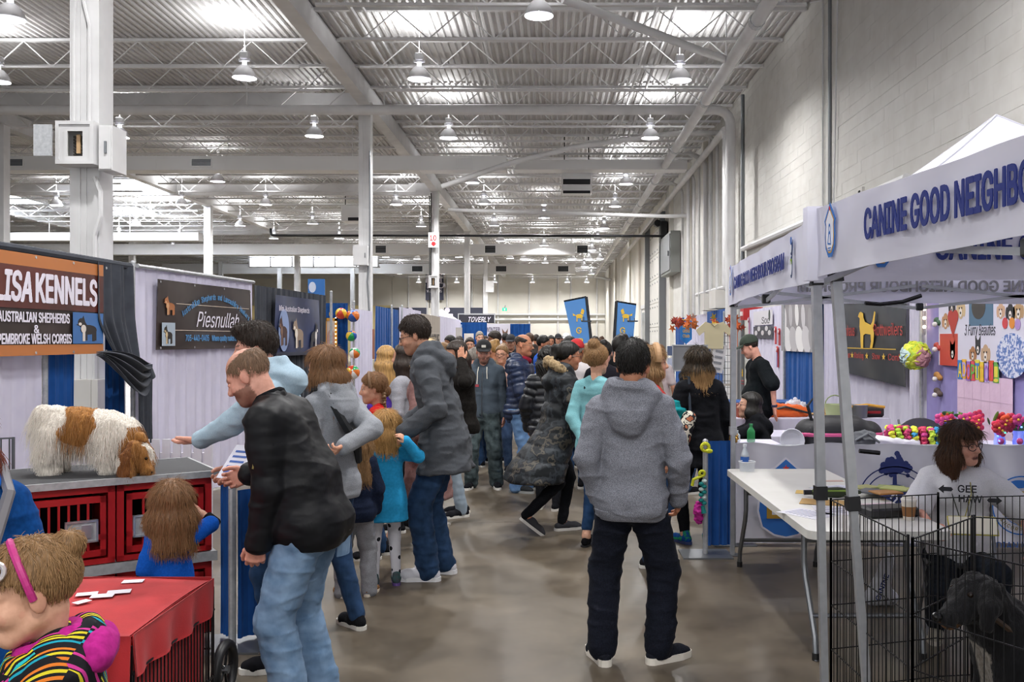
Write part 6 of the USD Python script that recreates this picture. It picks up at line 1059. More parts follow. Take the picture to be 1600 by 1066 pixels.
for k, (u0, u1, v0, v1, c, tx) in enumerate(((1180, 1210, 486, 508, '#d5d2d8', 'Soc'), (1180, 1210, 510, 529, '#3d3d44', None))):
 T, y0 = wall_T(u0); L = y0 - yu(u1); ym = (y0 + yu(u1)) / 2; z0, z1 = EYE - (v1 - 530) / FPX * ym, EYE - (v0 - 530) / FPX * ym; t = thing('dog_club_poster', ('white dog club poster with dark script on the white drape', 'dark photo strip of dogs under the white club poster')[k], 'poster', (RXW, ym, z0)); obj('sheet', move(prism(sbox(0, 0, L, z1 - z0), 0, .003), T(0, z0)), cm(c, .5), t)
 if tx: obj('lettering', move(text(tx, .14, L * .4, bold=False, slant=.2), T(L * .45, z0 + .03, .01)), cm('#35323a', .5), t); obj('dog_print', move(prism(affinity.scale(Point(L * .85, .16).buffer(.1), .7, 1.2), 0, .002), T(0, z0 + .03, .01)), cm('#3b463f', .5), t)
 else: obj('dog_print', [move(prism(affinity.scale(Point(L * f, .1 + .09 * (k_ % 2)).buffer(.06), 2.2, .9), 0, .002), T(0, z0 + .02, .01)) for k_, f in enumerate((.15, .3, .5, .7, .85))], cm('#c9c6c8', .5), t, kind='stuff')
def rosette(u, v0, v1, c1, c2, lab, y=None):
 y = y or yu(u); p = W(u, v0, y); s = y / FPX; t = thing('rosette', lab, 'ribbon', (RXW - .05, y, p[2] - (v1 - v0) * s)); R = lambda q: np.array([RXW - .03, y, p[2]]) + np.asarray(q)
 obj('rosette_disc', lathe_on(R((-.03, 0, 0)), R((0, 0, 0)), .06, 16), cm(c1, .6), t); obj('centre', lathe_on(R((-.04, 0, 0)), R((-.03, 0, 0)), .03, 12), cm('#e4dfe0', .6), t)
 for k, o in enumerate((-.03, .03)): obj('ribbon_tail', bx(RXW - .045, RXW - .03, y + o - .025, y + o + .025, p[2] - (v1 - v0) * s, p[2] - .04), cm((c1, c2)[k], .6), t)
for a in ((1173, 500, 556, '#9a5a72', '#b6aed0', 'large pale rosette with long tails at the left of the white drape'), (1215, 515, 538, '#b33a3c', '#c9474a', 'red ribbon beside the club posters'), (1221, 518, 540, '#a52d34', '#b33a3c', 'second red ribbon beside the greyhound picture'), (1218, 546, 574, '#b33a3c', '#2b59a6', 'red and blue rosette low on the white drape')): rosette(*a)
# teal club banner, leaf garlands, boards
t = thing('teal_banner', 'bright blue pointed banner with gold club lettering among the far booths', 'banner', (4.3, 31, 1.7)); y = 27.5; p0, p1 = W(1063, 538, y), W(1081, 500, y); w = p1[0] - p0[0]; h = p1[2] - p0[2]; obj('cloth', prism(Polygon([(0, .15), (w / 2, 0), (w, .15), (w, h), (0, h)]), 0, .01).apply_transform(plane_T((p0[0], y, p0[2]), (1, 0, 0))), cm('#2b7cc4', .7), t); obj('lettering', [move(text(s_, .09, w * .6), plane_T((p0[0] + w * .2, y - .012, p0[2] + h * k), (1, 0, 0))) for s_, k in (('Nova', .68), ('Gold', .48), ('Club', .28))], 'print_gold', t); obj('dowel', tube([(p0[0] - .05, y, p1[2]), (p1[0] + .05, y, p1[2])], .02, 6), 'print_gold', t); obj('stand', tube([((p0[0] + p1[0]) / 2, y + .03, 0), ((p0[0] + p1[0]) / 2, y + .03, p1[2])], .02, 6), 'steel_grey', t)
def leaf_bunch(u, v, y, cols, r, lab, n=16, seed=0):
 p = W(u, v, y); q = random.Random(seed); t = thing('leaf_garland', lab, 'decoration', p)
 for k in range(n):
  c = p + np.array([q.uniform(-r, r), q.uniform(-.1, .1), q.uniform(-r, r)]); s_ = q.uniform(.08, .14); m = prism(affinity.rotate(star, q.uniform(0, 70), origin=(0, 0)), 0, .06); m.apply_scale(s_); m.apply_transform(np.block([[Rz(q.uniform(-40, 40)) @ Rx(90 + q.uniform(-30, 30)), c[:, None]], [np.zeros((1, 3)), np.ones((1, 1))]])); obj('leaf', m, cm(q.choice(cols), .7), t)
 obj('string', tube([p + np.array([-r, 0, 0]), p, p + np.array([r, 0, 0])], .008, 5), cm('#6a4a30', .7), t)
leaf_bunch(1059, 506, 27, ['#b3472a', '#8f3324', '#c7692f', '#a02c26'], .16, 'red autumn leaf bunch left of the bright blue pointed banner', seed=1); leaf_bunch(1078, 504, 27, ['#d06a2e', '#c4552a', '#dd8a4a', '#c9a08c'], .16, 'orange autumn leaf bunch right of the bright blue pointed banner', seed=2); leaf_bunch(1148, 508, 22.4, ['#b64a26', '#9a3426', '#c7602e'], .2, 'orange leaf bunch on the wall beside the tent leg', 18, 3); leaf_bunch(1122, 503, 25, ['#d9b23a', '#c24a30', '#b9402c'], .14, 'yellow and red leaf bunch on the near blue drape', 12, 4)
t = thing('orange_bunting', 'orange square patterned bunting hanging below the wall leaf bunch', 'decoration', (4.4, 22.4, 1.5)); p0, p1 = W(1141, 546, 22.42), W(1153, 512, 22.42); obj('cloth', bx(p0[0], p1[0], 22.42, 22.48, p0[2], p1[2]), cm('#c0532c', .8), t); obj('patch', [bx(p0[0] + .04, p1[0] - .04, 22.4, 22.42, z, z + .08) for z in np.linspace(p0[2] + .05, p1[2] - .1, 3)], cm('#7a2f22', .8), t)
t = thing('display_screen', 'plain grey display board seen over the crowd at right', 'board', (3.2, 15.5, 0)); p0, p1 = W(1052, 578, 15.5), W(1104, 541, 15.5); obj('panel', bx(p0[0], p1[0], 15.5, 15.54, p0[2], p1[2]), cm('#8e9092', .8), t); obj('panel_frame', [bx(p0[0] - .02, p1[0] + .02, 15.48, 15.56, p1[2], p1[2] + .025), bx(p0[0] - .02, p1[0] + .02, 15.48, 15.56, p0[2] - .025, p0[2]), bx(p0[0] - .02, p0[0], 15.48, 15.56, p0[2], p1[2]), bx(p1[0], p1[0] + .02, 15.48, 15.56, p0[2], p1[2])], cm('#b4b6b8', .5), t)
for x in (p0[0], p1[0]): obj('leg', bx(x - .02, x + .02, 15.5, 15.54, 0, p0[2]), 'steel_grey', t)
obj('pinned_photo', bx(p0[0] - .1, p0[0] - .02, 15.5, 15.52, p1[2] - .16, p1[2]), cm('#5a6a8c', .5), t); obj('pinned_photo', bx(p0[0] - .1, p0[0] - .02, 15.5, 15.52, p0[2], p0[2] + .2), cm('#c3cbe0', .5), t)
t = thing('display_rack', 'pale open display rack with a cream shirt behind the grey board', 'rack', (3.6, 17, 0)); y = 16.6; xa, xb = W(1103, 0, y)[0], W(1150, 0, y)[0]; zt = W(0, 515, y)[2]
obj('frame', [bx(x - .025, x + .025, y, y + .05, 0, zt) for x in (xa, xa + .12, xb)] + [bx(xa, xb, y, y + .05, zt - .04, zt), bx(xa, xb, y, y + .05, .9, .94)], cm('#cfc9bf', .6), t)
obj('grid_wires', [bar((x, y + .02, .4), (x, y + .02, zt), .008) for x in np.linspace(xa + .15, xb, 9)] + [bar((xa + .12, y + .02, z), (xb, y + .02, z), .008) for z in np.linspace(.4, zt, 14)], cm('#6b6d70', .5), t, kind='stuff')
t = thing('shirt', 'cream t-shirt hung on the display rack', 'shirt', (3.45, 16.5, 1.4)); c = W(1117, 535, 16.5); obj('shirt_body', prism(Polygon([(-.16, -.22), (.16, -.22), (.17, .1), (.27, .02), (.33, .12), (.16, .27), (.06, .24), (-.06, .24), (-.16, .27), (-.33, .12), (-.27, .02), (-.17, .1)]), 0, .05).apply_transform(plane_T((c[0], 16.6, c[2] + .1), (1, 0, 0))), cm('#d6cba6', .8), t); obj('neckband', tube([(c[0] - .06, 16.54, c[2] + .34), (c[0], 16.54, c[2] + .29), (c[0] + .06, 16.54, c[2] + .34)], .012, 6), cm('#c4b88f', .8), t)
t = thing('leaning_board', 'white board of lettered strips leaning on the display rack', 'board', (3.4, 16.3, .9)); a, b = W(1118, 582, 16.55), W(1126, 538, 16.58); obj('board', bar(a, b, .24, .02), cm('#d7d5d6', .6), t); obj('strip_print', [bar(a + (b - a) * f - (0, .015, 0), a + (b - a) * (f + .08) - (0, .015, 0), .14, .006) for f in (.1, .3, .5, .7, .86)], cm('#8a8c92', .6), t, kind='stuff')
# feather flags
def feather(u0, v0, u1, v1, ub0, ub1, vb, y, lab, dark_right):
 t = thing('feather_flag', lab, 'flag', W((ub0 + ub1) / 2, 530 + 2502 / y, y)); z = lambda v: EYE - (v - 530) / FPX * y; X = lambda u: (u - 866) / FPX * y
 P = Polygon([(X(u0), z(v0)), (X(u1), z(v1)), (X(ub1), z(vb)), (X(ub0), z(vb))]); obj('flag_cloth', prism(P, 0, .02).apply_transform(plane_T((0, y, 0), (1, 0, 0))), cm('#4f86c4', .7), t)
 e0, e1 = ((u1, v1), (ub1, vb)) if dark_right else ((u0, v0), (ub0, vb)); obj('flag_edge', bar((X(e0[0]), y, z(e0[1])), (X(e1[0]), y, z(e1[1])), .07, .05), cm('#1c1f26', .6), t); obj('flag_top', bar((X(u0), y, z(v0)), (X(u1), y, z(v1)), .04), cm('#1c1f26', .6), t)
 cx, s_ = (u0 * .5 + u1 * .5) + (ub0 + ub1 - u0 - u1) * .15, 1
 g = shapely.union_all([affinity.scale(Point(.5, .4).buffer(.2), 1.4, .75), Polygon([(.2, .5), (.1, .8), (.3, .95), (.42, .6)]), sbox(.28, 0, .36, .4), sbox(.66, 0, .74, .4), Polygon([(.75, .45), (1.05, .6), (1.0, .4)])]); obj('dog_print', move(prism(affinity.scale(g, -.3 if dark_right else .3, .34, origin=(.5, 0)), 0, .004), plane_T((X(cx) - .48, y - .024, z(503)), (1, 0, 0))), 'print_gold', t); obj('dock_print', move(prism(sbox(0, 0, .25, .03).union(sbox(.05, 0, .07, .12)).union(sbox(.16, 0, .18, .09)), 0, .004), plane_T((X(cx + 4), y - .024, z(503)), (1, 0, 0))), cm('#39424a', .6), t)
 for ch_, v in (('G', 521), ('R', 538), ('T', 555), ('A', 572)):
  cc = u0 + (ub0 - u0) * (v - v0) / (vb - v0) * .5 + (u1 - u0) * .42 + (ub1 - u1) * (v - v1) / (vb - v1) * .5; obj('lettering', move(text(ch_, .14, .13), plane_T((X(cc) - .065, y - .024, z(v)), (1, 0, 0))), 'print_gold', t)
 bx0 = (X(ub0) + X(ub1)) / 2; obj('pole', tube([(bx0, y + .02, 0), (bx0, y + .02, z(vb) + .2)], .03, 8), 'steel_grey', t); obj('base', bx(bx0 - .4, bx0 + .4, y - .3, y + .3, 0, .03), 'steel_grey', t)
feather(881, 471, 916, 464, 905, 929, 580, 22, 'blue feather flag leaning right with a gold dog, left of the pair', True); feather(963, 471, 994, 476, 957, 985, 580, 22, 'blue feather flag leaning left with a gold dog, right of the pair', False)
# white table in front of the rottweiler banner
def skirted(name, label, x0, x1, y0, y1, z, seed, m=WHITE_D):
 t = thing(name, label, 'table', ((x0 + x1) / 2, (y0 + y1) / 2, 0)); obj('table_top', bx(x0, x1, y0, y1, z - .03, z), 'white_paint', t)
 obj('cover', sheet(lambda u, v: np.stack([x0 + (x1 - x0) * u, y0 + (y1 - y0) * v, z + .004 + 0 * u], 2), 8, 6, .006), m, t); obj('skirt_front', drape((x0, y0 - .01), (x1, y0 - .01), .02, z, int((x1 - x0) * 4), .02, seed), m, t, smooth=True); obj('skirt_side', drape((x0 - .01, y1), (x0 - .01, y0), .02, z, 3, .015, seed + 1), m, t, smooth=True)
 for x in (x0 + .08, x1 - .08):
  for y in (y0 + .08, y1 - .08): obj('leg', tube([(x, y, 0), (x, y, z - .03)], .014, 6), 'steel_grey', t)
 return t
skirted('skirted_table', 'white skirted table in front of the rottweiler banner', 2.05, 4.15, 11.3, 12.1, .76, 40); skirted('skirted_table', 'white skirted table behind the seated woman in the black hoodie', 1.9, 2.9, 9.6, 10.3, .72, 42, WHITE_D); skirted('skirted_table', 'blue skirted table behind the man in the green cap', 1.85, 3.9, 14.2, 14.9, .76, 44, BLUE_D); skirted('skirted_table', 'white table behind the low club banner holding flowers and a bag', 2.28, 4.3, 8.0, 8.7, .78, 46)
# things on the far table
def at(u, v, z): y = FY(v, z); p = W(u, v, y); return np.array([p[0], p[1], z])
t = thing('orange_bag', 'orange bag with black trim lying on the far white table', 'bag', (2.9, 11.6, .76)); F_ = Form().ell((2.95, 11.65, .82), (.3, .14, .1)).ell((2.75, 11.6, .84), (.14, .12, .11), None, .05); F_.cut((2.9, 11.6, .768), (0, 0, -1)); obj('bag_body', wrinkle(skin_of(F_, .02), .03, (14, 14, 14), 3), cm('#d9601f', .7), t, smooth=True); obj('trim', tube([(2.7, 11.5, .85), (2.9, 11.5, .9), (3.2, 11.52, .82)], .015, 6), 'black_plastic', t)
t = thing('patterned_box', 'red and yellow patterned box at the left of the far white table', 'box', (2.5, 11.5, .76)); obj('box_body', bx(2.3, 2.62, 11.45, 11.75, .768, .93), cm('#8c3a22', .6), t); obj('box_print', bx(2.33, 2.6, 11.44, 11.45, .8, .9), cm('#c99a3a', .6), t)
t = thing('plastic_bundle', 'crumpled clear and white plastic bundle on the far table', 'bundle', (3.1, 11.7, .8)); F_ = Form().ell((3.12, 11.85, .86), (.13, .1, .1)); obj('bundle', wrinkle(skin_of(F_, .015), .06, (30, 30, 30), 5), cm('#c8c9d4', .4), t, smooth=True); obj('knot', sph((3.12, 11.85, .97), .03, 1), cm('#c8c9d4', .4), t)
t = thing('straw_hat', 'straw hat lying on the far white table', 'hat', (3.55, 11.8, .77)); obj('crown', lathe([(.0, .15), (.1, .14), (.13, .05), (.13, .02)], (3.55, 11.8, .768), 18), cm('#b5935a', .8), t, smooth=60); obj('brim', lathe([(.13, .025), (.2, .012), (.25, .02), (.25, .015), (.2, .005), (.12, .005)], (3.55, 11.8, .768), 18), cm('#b5935a', .8), t, smooth=60)
t = thing('basket', 'pale green basket with two handles on the far table', 'basket', (3.5, 11.45, .77)); obj('tub', lathe([(0, 0), (.1, 0), (.13, .17), (.12, .17), (.09, .01), (0, .01)], (3.5, 11.42, .768), 16), cm('#a9b58a', .6), t, smooth=40); obj('handle', tube([(3.38 + .12 * (1 - math.cos(a)), 11.42, .93 + .12 * math.sin(a)) for a in np.linspace(0, math.pi, 9)], .008, 6), cm('#8d9a72', .6), t)
t = thing('metal_tin', 'grey metal tin beside the green basket', 'tin', (3.75, 11.45, .77)); obj('tin_body', lathe([(0, 0), (.1, 0), (.11, .16), (.1, .16), (.09, .01), (0, .01)], (3.8, 11.42, .768), 16), 'steel_grey', t, smooth=40); obj('rim', tube([(3.8 + .108 * math.cos(a), 11.42 + .108 * math.sin(a), .928) for a in np.arange(16) / 16 * 6.2832], .006, 5, closed=True), 'chrome', t)
t = thing('crop_handle', 'yellow whip and red case lying at the right of the far table', 'case', (3.95, 11.5, .77)); obj('case_body', chamfer_box((.3, .2, .12), .02).apply_translation((4.0, 11.6, .83)), cm('#2a2224', .6), t); obj('case_band', chamfer_box((.2, .02, .03), .004).apply_translation((4.0, 11.49, .83)), cm('#b3262c', .6), t); obj('whip', tube([(3.6, 11.38, .9), (3.9, 11.4, .93), (4.12, 11.42, .9)], .02, 6), cm('#d9a13c', .6), t)
# pom-pom flower
t = thing('paper_pompom', 'yellow green and pink tissue pom-pom on the grey pole', 'decoration', W(1430, 556, 10.9)); c = W(1430, 556, 10.9); q = random.Random(5)
for k in range(150):
 z = 1 - 2 * (k + .5) / 150; a = k * 2.39996; r_ = math.sqrt(1 - z * z); n = np.array([r_ * math.cos(a), r_ * math.sin(a), z]); colr = '#b98a92' if (n - np.array([.45, -.8, -.3])) @ (n - np.array([.45, -.8, -.3])) < .55 else '#b9cfd2' if n[0] < -.75 else q.choice(['#d2d83a', '#c3d64a', '#dfe05a', '#a9cf52'])
 m = sph((0, 0, 0), (.05, .05, .012), 1); m.vertices += (meshkit.noise(m.vertices * 60 + k) - .5)[:, None] * .02; x_, y_, d_ = frame_of(n + np.array([q.uniform(-.5, .5) for _ in range(3)])); obj('petal', m.apply_transform(np.block([[np.stack([x_, y_, d_], 1), (c + n * .15)[:, None]], [np.zeros((1, 3)), np.ones((1, 1))]])), cm(colr, .8), t, smooth=True)
obj('core', sph(c, .13, 2), cm('#b9c84a', .8), t)
# lilac backdrop's posters, pink panel, lights
t = thing('puppy_poster', 'big white poster collage of puppies with handwritten title', 'poster', (RXW, 9.5, 1.4)); T, y0 = wall_T(1472); L = y0 - 7.6; zb_ = 1.45; obj('sheet', move(prism(sbox(0, 0, L, .93), 0, .003), T(0, zb_)), cm('#d4d2e2', .6), t)
S_ = lambda u: y0 - yu(u)
def Zs(u, v): return EYE - (v - 530) / FPX * yu(u)
obj('lettering', move(text('3 Furry Beauties', .115, S_(1561) - S_(1513), bold=False, slant=.15), T(S_(1513), Zs(1530, 524), .01)), cm('#2b2b3a', .5), t)
obj('red_card', move(prism(sbox(0, 0, S_(1502) - S_(1474), .36), 0, .002), T(S_(1474), zb_ + .0, .009)), cm('#c24536', .5), t); obj('blue_photo', move(prism(sbox(0, 0, S_(1558) - S_(1520), .36), 0, .002), T(S_(1520), Zs(1540, 509), .009)), cm('#52728c', .5), t); obj('dog_print', move(prism(affinity.scale(Point((S_(1520) + S_(1558)) / 2 - .05, .2).buffer(.13), 1.2, 1), 0, .002), T(0, Zs(1540, 509), .011)), cm('#403c38', .5), t)
def heads(lst):
 for u, v, r_, c, ear in lst:
  s_, z_ = S_(u), Zs(u, v); hd_ = shapely.union_all([affinity.scale(Point(0, 0).buffer(r_), .85, 1.15)] + ([Polygon([(-r_ * .8, r_ * .4), (-r_ * .9, r_ * 1.9), (-r_ * .1, r_)]), Polygon([(r_ * .8, r_ * .4), (r_ * .9, r_ * 1.9), (r_ * .1, r_)])] if ear else [affinity.scale(Point(-r_ * .9, -.1 * r_).buffer(r_ * .5), .7, 1.6), affinity.scale(Point(r_ * .9, -.1 * r_).buffer(r_ * .5), .7, 1.6)])); obj('puppy_print', move(prism(hd_, 0, .001), T(s_, z_, .010)), cm(c, .6), t); obj('muzzle_print', move(prism(affinity.scale(Point(0, -.35 * r_).buffer(r_ * .45), .8, 1.2), 0, .001), T(s_, z_, .012)), cm('#e6ddd6', .6), t); obj('nose_print', move(prism(Point(0, -.4 * r_).buffer(r_ * .16).union(Point(-r_ * .35, .2 * r_).buffer(r_ * .12)).union(Point(r_ * .35, .2 * r_).buffer(r_ * .12)), 0, .001), T(s_, z_, .0135)), cm('#1f1c1c', .6), t)
heads([(1493, 480, .07, '#2a2a2c', False), (1507, 484, .09, '#cdb48c', False), (1483, 502, .08, '#b98a62', False), (1494, 550, .075, '#232326', True), (1526, 553, .07, '#a8754c', False), (1534, 543, .07, '#2b2b30', True), (1546, 553, .085, '#bd9e80', False), (1570, 486, .07, '#c9a488', False), (1585, 488, .075, '#2c2b2d', False), (1598, 486, .08, '#b3936c', False)])
obj('heart_print', move(prism(shapely.union_all([Point(-.06, .07).buffer(.075), Point(.06, .07).buffer(.075), Polygon([(-.125, .04), (.125, .04), (0, -.16)])]), 0, .001), T(S_(1495), Zs(1495, 505), .0125)), 'print_red', t); obj('shaggy_print', move(prism(affinity.scale(Point(0, 0).buffer(.22), 1.4, 1), 0, .002), T(S_(1587), Zs(1587, 556), .009)), mat('shaggy', '#5876b8', .6, noise=(30, '#d8dcec', .45, .55, 5.0)), t)
for k, (u, v, c) in enumerate(((1577, 505, '#c8434a'), (1588, 505, '#d98a3a'), (1597, 507, '#a98ac6'))): obj('bandana_print', move(prism(Point(0, 0).buffer(.055), 0, .001), T(S_(u), Zs(u, v), .0125)), cm(c, .6), t)
t = thing('letter_banner', 'row of colourful cut-out letters under the puppy poster', 'sign', (RXW, 9.7, 1.3)); cols = ['#e0c23a', '#b9a6d6', '#d8572f', '#6aa84f', '#3b7bc0', '#e6b23a', '#9a6ac0', '#d94a5a', '#e3d44a']; ps = S_(1503); pe = S_(1567)
for k, ch_ in enumerate('ADOPTION!'): T2_, _y = wall_T(1472); s_ = ps + (pe - ps) * k / 9; o = obj('cut_letter', move(text(ch_, .15, (pe - ps) / 10), T(s_, 1.335 + .012 * math.sin(k * 2) - .012 * k / 9, .012)), cm(cols[k], .6), t); obj('letter_backing', move(prism(sbox(0, 0, (pe - ps) / 9.4, .19).buffer(.01), 0, .004), T(s_ - .008, 1.32 + .012 * math.sin(k * 2), .007)), cm(cols[(k + 4) % 9], .6), o)
t = thing('paper_backdrop', 'pale pink paper panel on the lilac backdrop', 'panel', (RXW, 9.6, .4)); obj('paper', move(prism(sbox(0, 0, S_(1588) - S_(1501), 1.0), 0, .004), T(S_(1501), .36, .003)), mat('pink_paper', '#dcbfd6', .8, noise=(6, '#d2b4cd', .35, .7), bump=(9, .3, .02)), t); obj('crease', [move(prism(sbox(0, 0, .006, 1.0), 0, .002), T(S_(1501) + f * (S_(1588) - S_(1501)), .36, .007)) for f in (.14, .3, .46, .62, .8)] + [move(prism(sbox(0, 0, S_(1588) - S_(1501), .006), 0, .002), T(S_(1501), .36 + z, .007)) for z in (.25, .5, .75)], cm('#cfb2ca', .8), t, kind='stuff')
t = thing('light_string', 'three small warm lights at the edge of the lilac backdrop', 'light string', (RXW - .1, 11, 1.7));
for v in (483, 497, 511): p = W(1452, v, yu(1452)); obj('bulb', sph((RXW - .06, yu(1452), p[2]), .022, 1), 'fairy_glow', t)
obj('wire', tube([(RXW - .05, yu(1452), 1.8), (RXW - .05, yu(1452), 2.3)], .006, 5), cm('#7a7a80', .6), t)
for k, (v, c) in enumerate(((501, '#3c5a44'), (540, '#a3342e'), (586, '#b9854a'), (611, '#5a4a44'))): p = W(1468, v, yu(1468)); t = thing('pinned_toy', ('small dark green toy pinned high on the lilac backdrop', 'small red toy pinned on the lilac backdrop beside the red card', 'small tan paper dog pinned low on the lilac backdrop', 'small dark paper dog lowest on the lilac backdrop')[k], 'toy', (RXW - .1, yu(1468), p[2])); F_ = Form().ell((RXW - .03, yu(1468), p[2]), (.03, .07, .04)).ell((RXW - .03, yu(1468) - .08, p[2] - .03), (.03, .05, .035), None, .02); obj('toy_body', skin_of(F_, .012), cm(c, .7), t, smooth=True); obj('white_patch', sph((RXW - .085, yu(1468) - .07, p[2] - .045), .03, 1), cm('#dcd8d6', .7), t)
# bag, leis, chair, flowers on the table behind the club banner
mat('bag_black', '#1d1d21', .6); t = thing('sports_bag', 'black sports bag with a pink stripe behind the tent legs', 'bag', (2.55, 8.3, .78)); c = at(1312, 694, .86) * 0 + np.array([2.58, 8.3, .9]); F_ = Form().cap(c + (-.27, 0, 0), c + (.27, 0, -.01), .13, .12).cap(c + (-.1, 0, .05), c + (.12, 0, .05), .11, None, .05); F_.cut((0, 0, .79), (0, 0, -1)); obj('bag_body', skin_of(F_, .014), 'bag_black', t, smooth=True)
F_ = Form().cap(c + (-.27, 0, 0), c + (.27, 0, -.01), .134, .124).cap(c + (-.1, 0, .05), c + (.12, 0, .05), .113, None, .05); F_.cut(c + (0, 0, -.03), (0, 0, -1)); F_.cut(c + (0, 0, .015), (0, 0, 1)); obj('pink_stripe', skin_of(F_, .014), cm('#d2598c', .6), t, smooth=True); obj('strap', tube([c + (-.26, -.05, .12), c + (-.3, -.06, .25), c + (-.24, -.06, .33), c + (-.15, -.04, .18)], .015, 6), 'bag_black', t)
t = thing('fleece_bundle', 'grey mesh bundle in front of the black sports bag', 'bundle', (2.72, 8.15, .78)); F_ = Form().ell((2.75, 8.12, .84), (.13, .08, .09)); obj('bundle', wrinkle(skin_of(F_, .012), .03, (20, 20, 20), 6), cm('#5a5d62', .8), t, smooth=True); obj('fold', tube([(2.65, 8.05, .86), (2.75, 8.03, .92), (2.86, 8.05, .84)], .012, 6), cm('#6a6d72', .8), t)
t = thing('white_cushion', 'white rolled cloth at the left end of the flower leis', 'cloth', (2.98, 8.1, .78)); F_ = Form().cap((2.86, 8.1, .84), (3.2, 8.1, .82), .055, .04); obj('roll', wrinkle(skin_of(F_, .012), .015, (14, 14, 14), 7), cm('#dcdae4', .8), t, smooth=True); obj('roll_end', sph((2.83, 8.1, .845), .035, 1), cm('#cfcdd8', .8), t)
t = thing('flower_lei', 'row of bright paper flower leis on the table behind the club banner', 'garland', (3.2, 8.15, .8)); q = random.Random(9); cols = ['#d9508c', '#a9cf3a', '#c23a6a', '#d8d83a', '#c5345a', '#b9d23c', '#2f8fc0', '#c83a86']
for k, cc in enumerate(cols):
 for j in range(16):
  a = j / 16 * 2 * math.pi; p = np.array([2.98 + k * .072, 8.14, .885 - .004 * k]) + np.array([q.uniform(-.012, .012), .05 * math.cos(a), .085 * math.sin(a)]); m = sph(p, (.03, .022, .022), 1); m.vertices += (meshkit.noise(m.vertices * 80) - .5)[:, None] * .02; obj('paper_flower', m, cm(q.choice([cc, cc, cc, cols[(k + 3) % 8]]), .7), t)
t = thing('folding_chair', 'dark folding chair back rising behind the seated woman with glasses', 'chair', (3.55, 8.95, 0)); cx, cy = W(1437, 0, 8.95)[0], 8.95; obj('backrest', prism(affinity.scale(Point(0, 0).buffer(.2, quad_segs=10), 1.15, .85).intersection(sbox(-.3, -.1, .3, .3)), 0, .02).apply_transform(plane_T((cx, cy, .81), (1, 0, 0))), cm('#4b4a4c', .4), t); obj('seat', chamfer_box((.4, .4, .03), .01).apply_translation((cx, cy - .2, .45)), cm('#4b4a4c', .4), t)
for sx in (-.2, .2): obj('leg', tube([(cx + sx, cy - .4, 0), (cx + sx, cy + .02, .96)], .012, 6), 'steel_grey', t); obj('leg', tube([(cx + sx, cy + .1, 0), (cx + sx, cy - .35, .45)], .012, 6), 'steel_grey', t)
mat('vase_glow', '#b9c8f0', .3, emit=('#4a62ff', .25)); mat('led_blue', '#3b5bff', .3, emit=('#4a6aff', 3.0)); mat('led_green', '#3bd08a', .3, emit=('#3bd08a', 2.0))
def flowers(x, y, z, w, lab, n, seed, vases=2):
 t = thing('flower_arrangement', lab, 'flowers', (x, y, z)); q = random.Random(seed)
 for k in range(vases): vx = x + (k - (vases - 1) / 2) * w * .5; v_ = obj('vase', lathe([(0, 0), (.045, 0), (.05, .05), (.04, .1), (.05, .15), (.045, .15), (.034, .1), (0, .02)], (vx, y, z), 14), 'vase_glow', t, smooth=50); obj('vase_print', sph((vx - .01, y - .045, z + .06), (.03, .012, .03), 1), cm('#d0508c', .5), v_)
 for k in range(n):
  p = np.array([x + q.uniform(-w / 2, w / 2), y + q.uniform(-.05, .05), z + .15 + q.uniform(0, .11) - .0]); cc = q.choice(['#d8316a', '#c0303a', '#e0562c', '#d94a8c', '#b8264a', '#e03a5a']); h_ = obj('flower', [sph(p + .032 * np.array([math.cos(a), -.3, math.sin(a)]), (.026, .014, .026), 1) for a in np.arange(5) * 1.2566], cm(cc, .6), t); obj('flower_eye', sph(p + (0, -.02, 0), .012, 1), cm('#e3b43a', .6), h_)
 for k in range(10): p = np.array([x + q.uniform(-w / 2, w / 2) * 1.1, y + q.uniform(-.04, .08), z + .14 + q.uniform(-.02, .14)]); m = sph((0, 0, 0), (.055, .006, .018), 1); obj('leaf', m.apply_transform(np.block([[Rz(q.uniform(-60, 60)) @ Ry(q.uniform(-70, 70)), p[:, None]], [np.zeros((1, 3)), np.ones((1, 1))]])), cm(q.choice(['#4f7a34', '#6a8c3c', '#3c6630']), .6), t)
 for k in range(7): obj('led', sph((x + q.uniform(-w / 2, w / 2), y - .06, z + .1 + q.uniform(-.04, .1)), .009, 1), q.choice(['led_blue', 'led_blue', 'led_green']), t)
flowers(3.68, 8.3, .80, .34, 'red and pink flowers in glowing vases beside the folding chair', 15, 1); flowers(4.0, 8.05, .795, .33, 'red and pink flowers in glowing vases at the right edge', 16, 2, 2)
# low club banner barrier
CY = 7.72; t = thing('club_banner', 'long white low club banner with blue shield, tree and crest emblems', 'banner', (2.9, CY, 0)); x0, x1 = 1.53, 4.4
obj('banner_sheet', sheet(lambda u, v: np.stack([x0 + (x1 - x0) * u, CY + .02 * np.sin(u * 26 + 2 * np.sin(u * 9)) * (.4 + .6 * (1 - v)) + .012 * np.sin(u * 57 + v * 3) * v, .03 + .84 * v + .01 * np.sin(u * 30) * v - .012 * v * np.sin(u * 3.14 * 3) ** 2], 2), 150, 14, .004), mat('club_cloth', '#cfcfd8', .8, noise=(5, '#c5c5d0', .3, .7)), t, smooth=True)
Tb = lambda s, z, off=.006: plane_T((s, CY - .035 - off, z), (1, 0, 0)); P = lambda u, v: ((u - 866) / FPX * (CY - .04), EYE - (v - 530) / FPX * (CY - .04))
c, z = P(1228, 718); s_ = 1 / FPX * CY
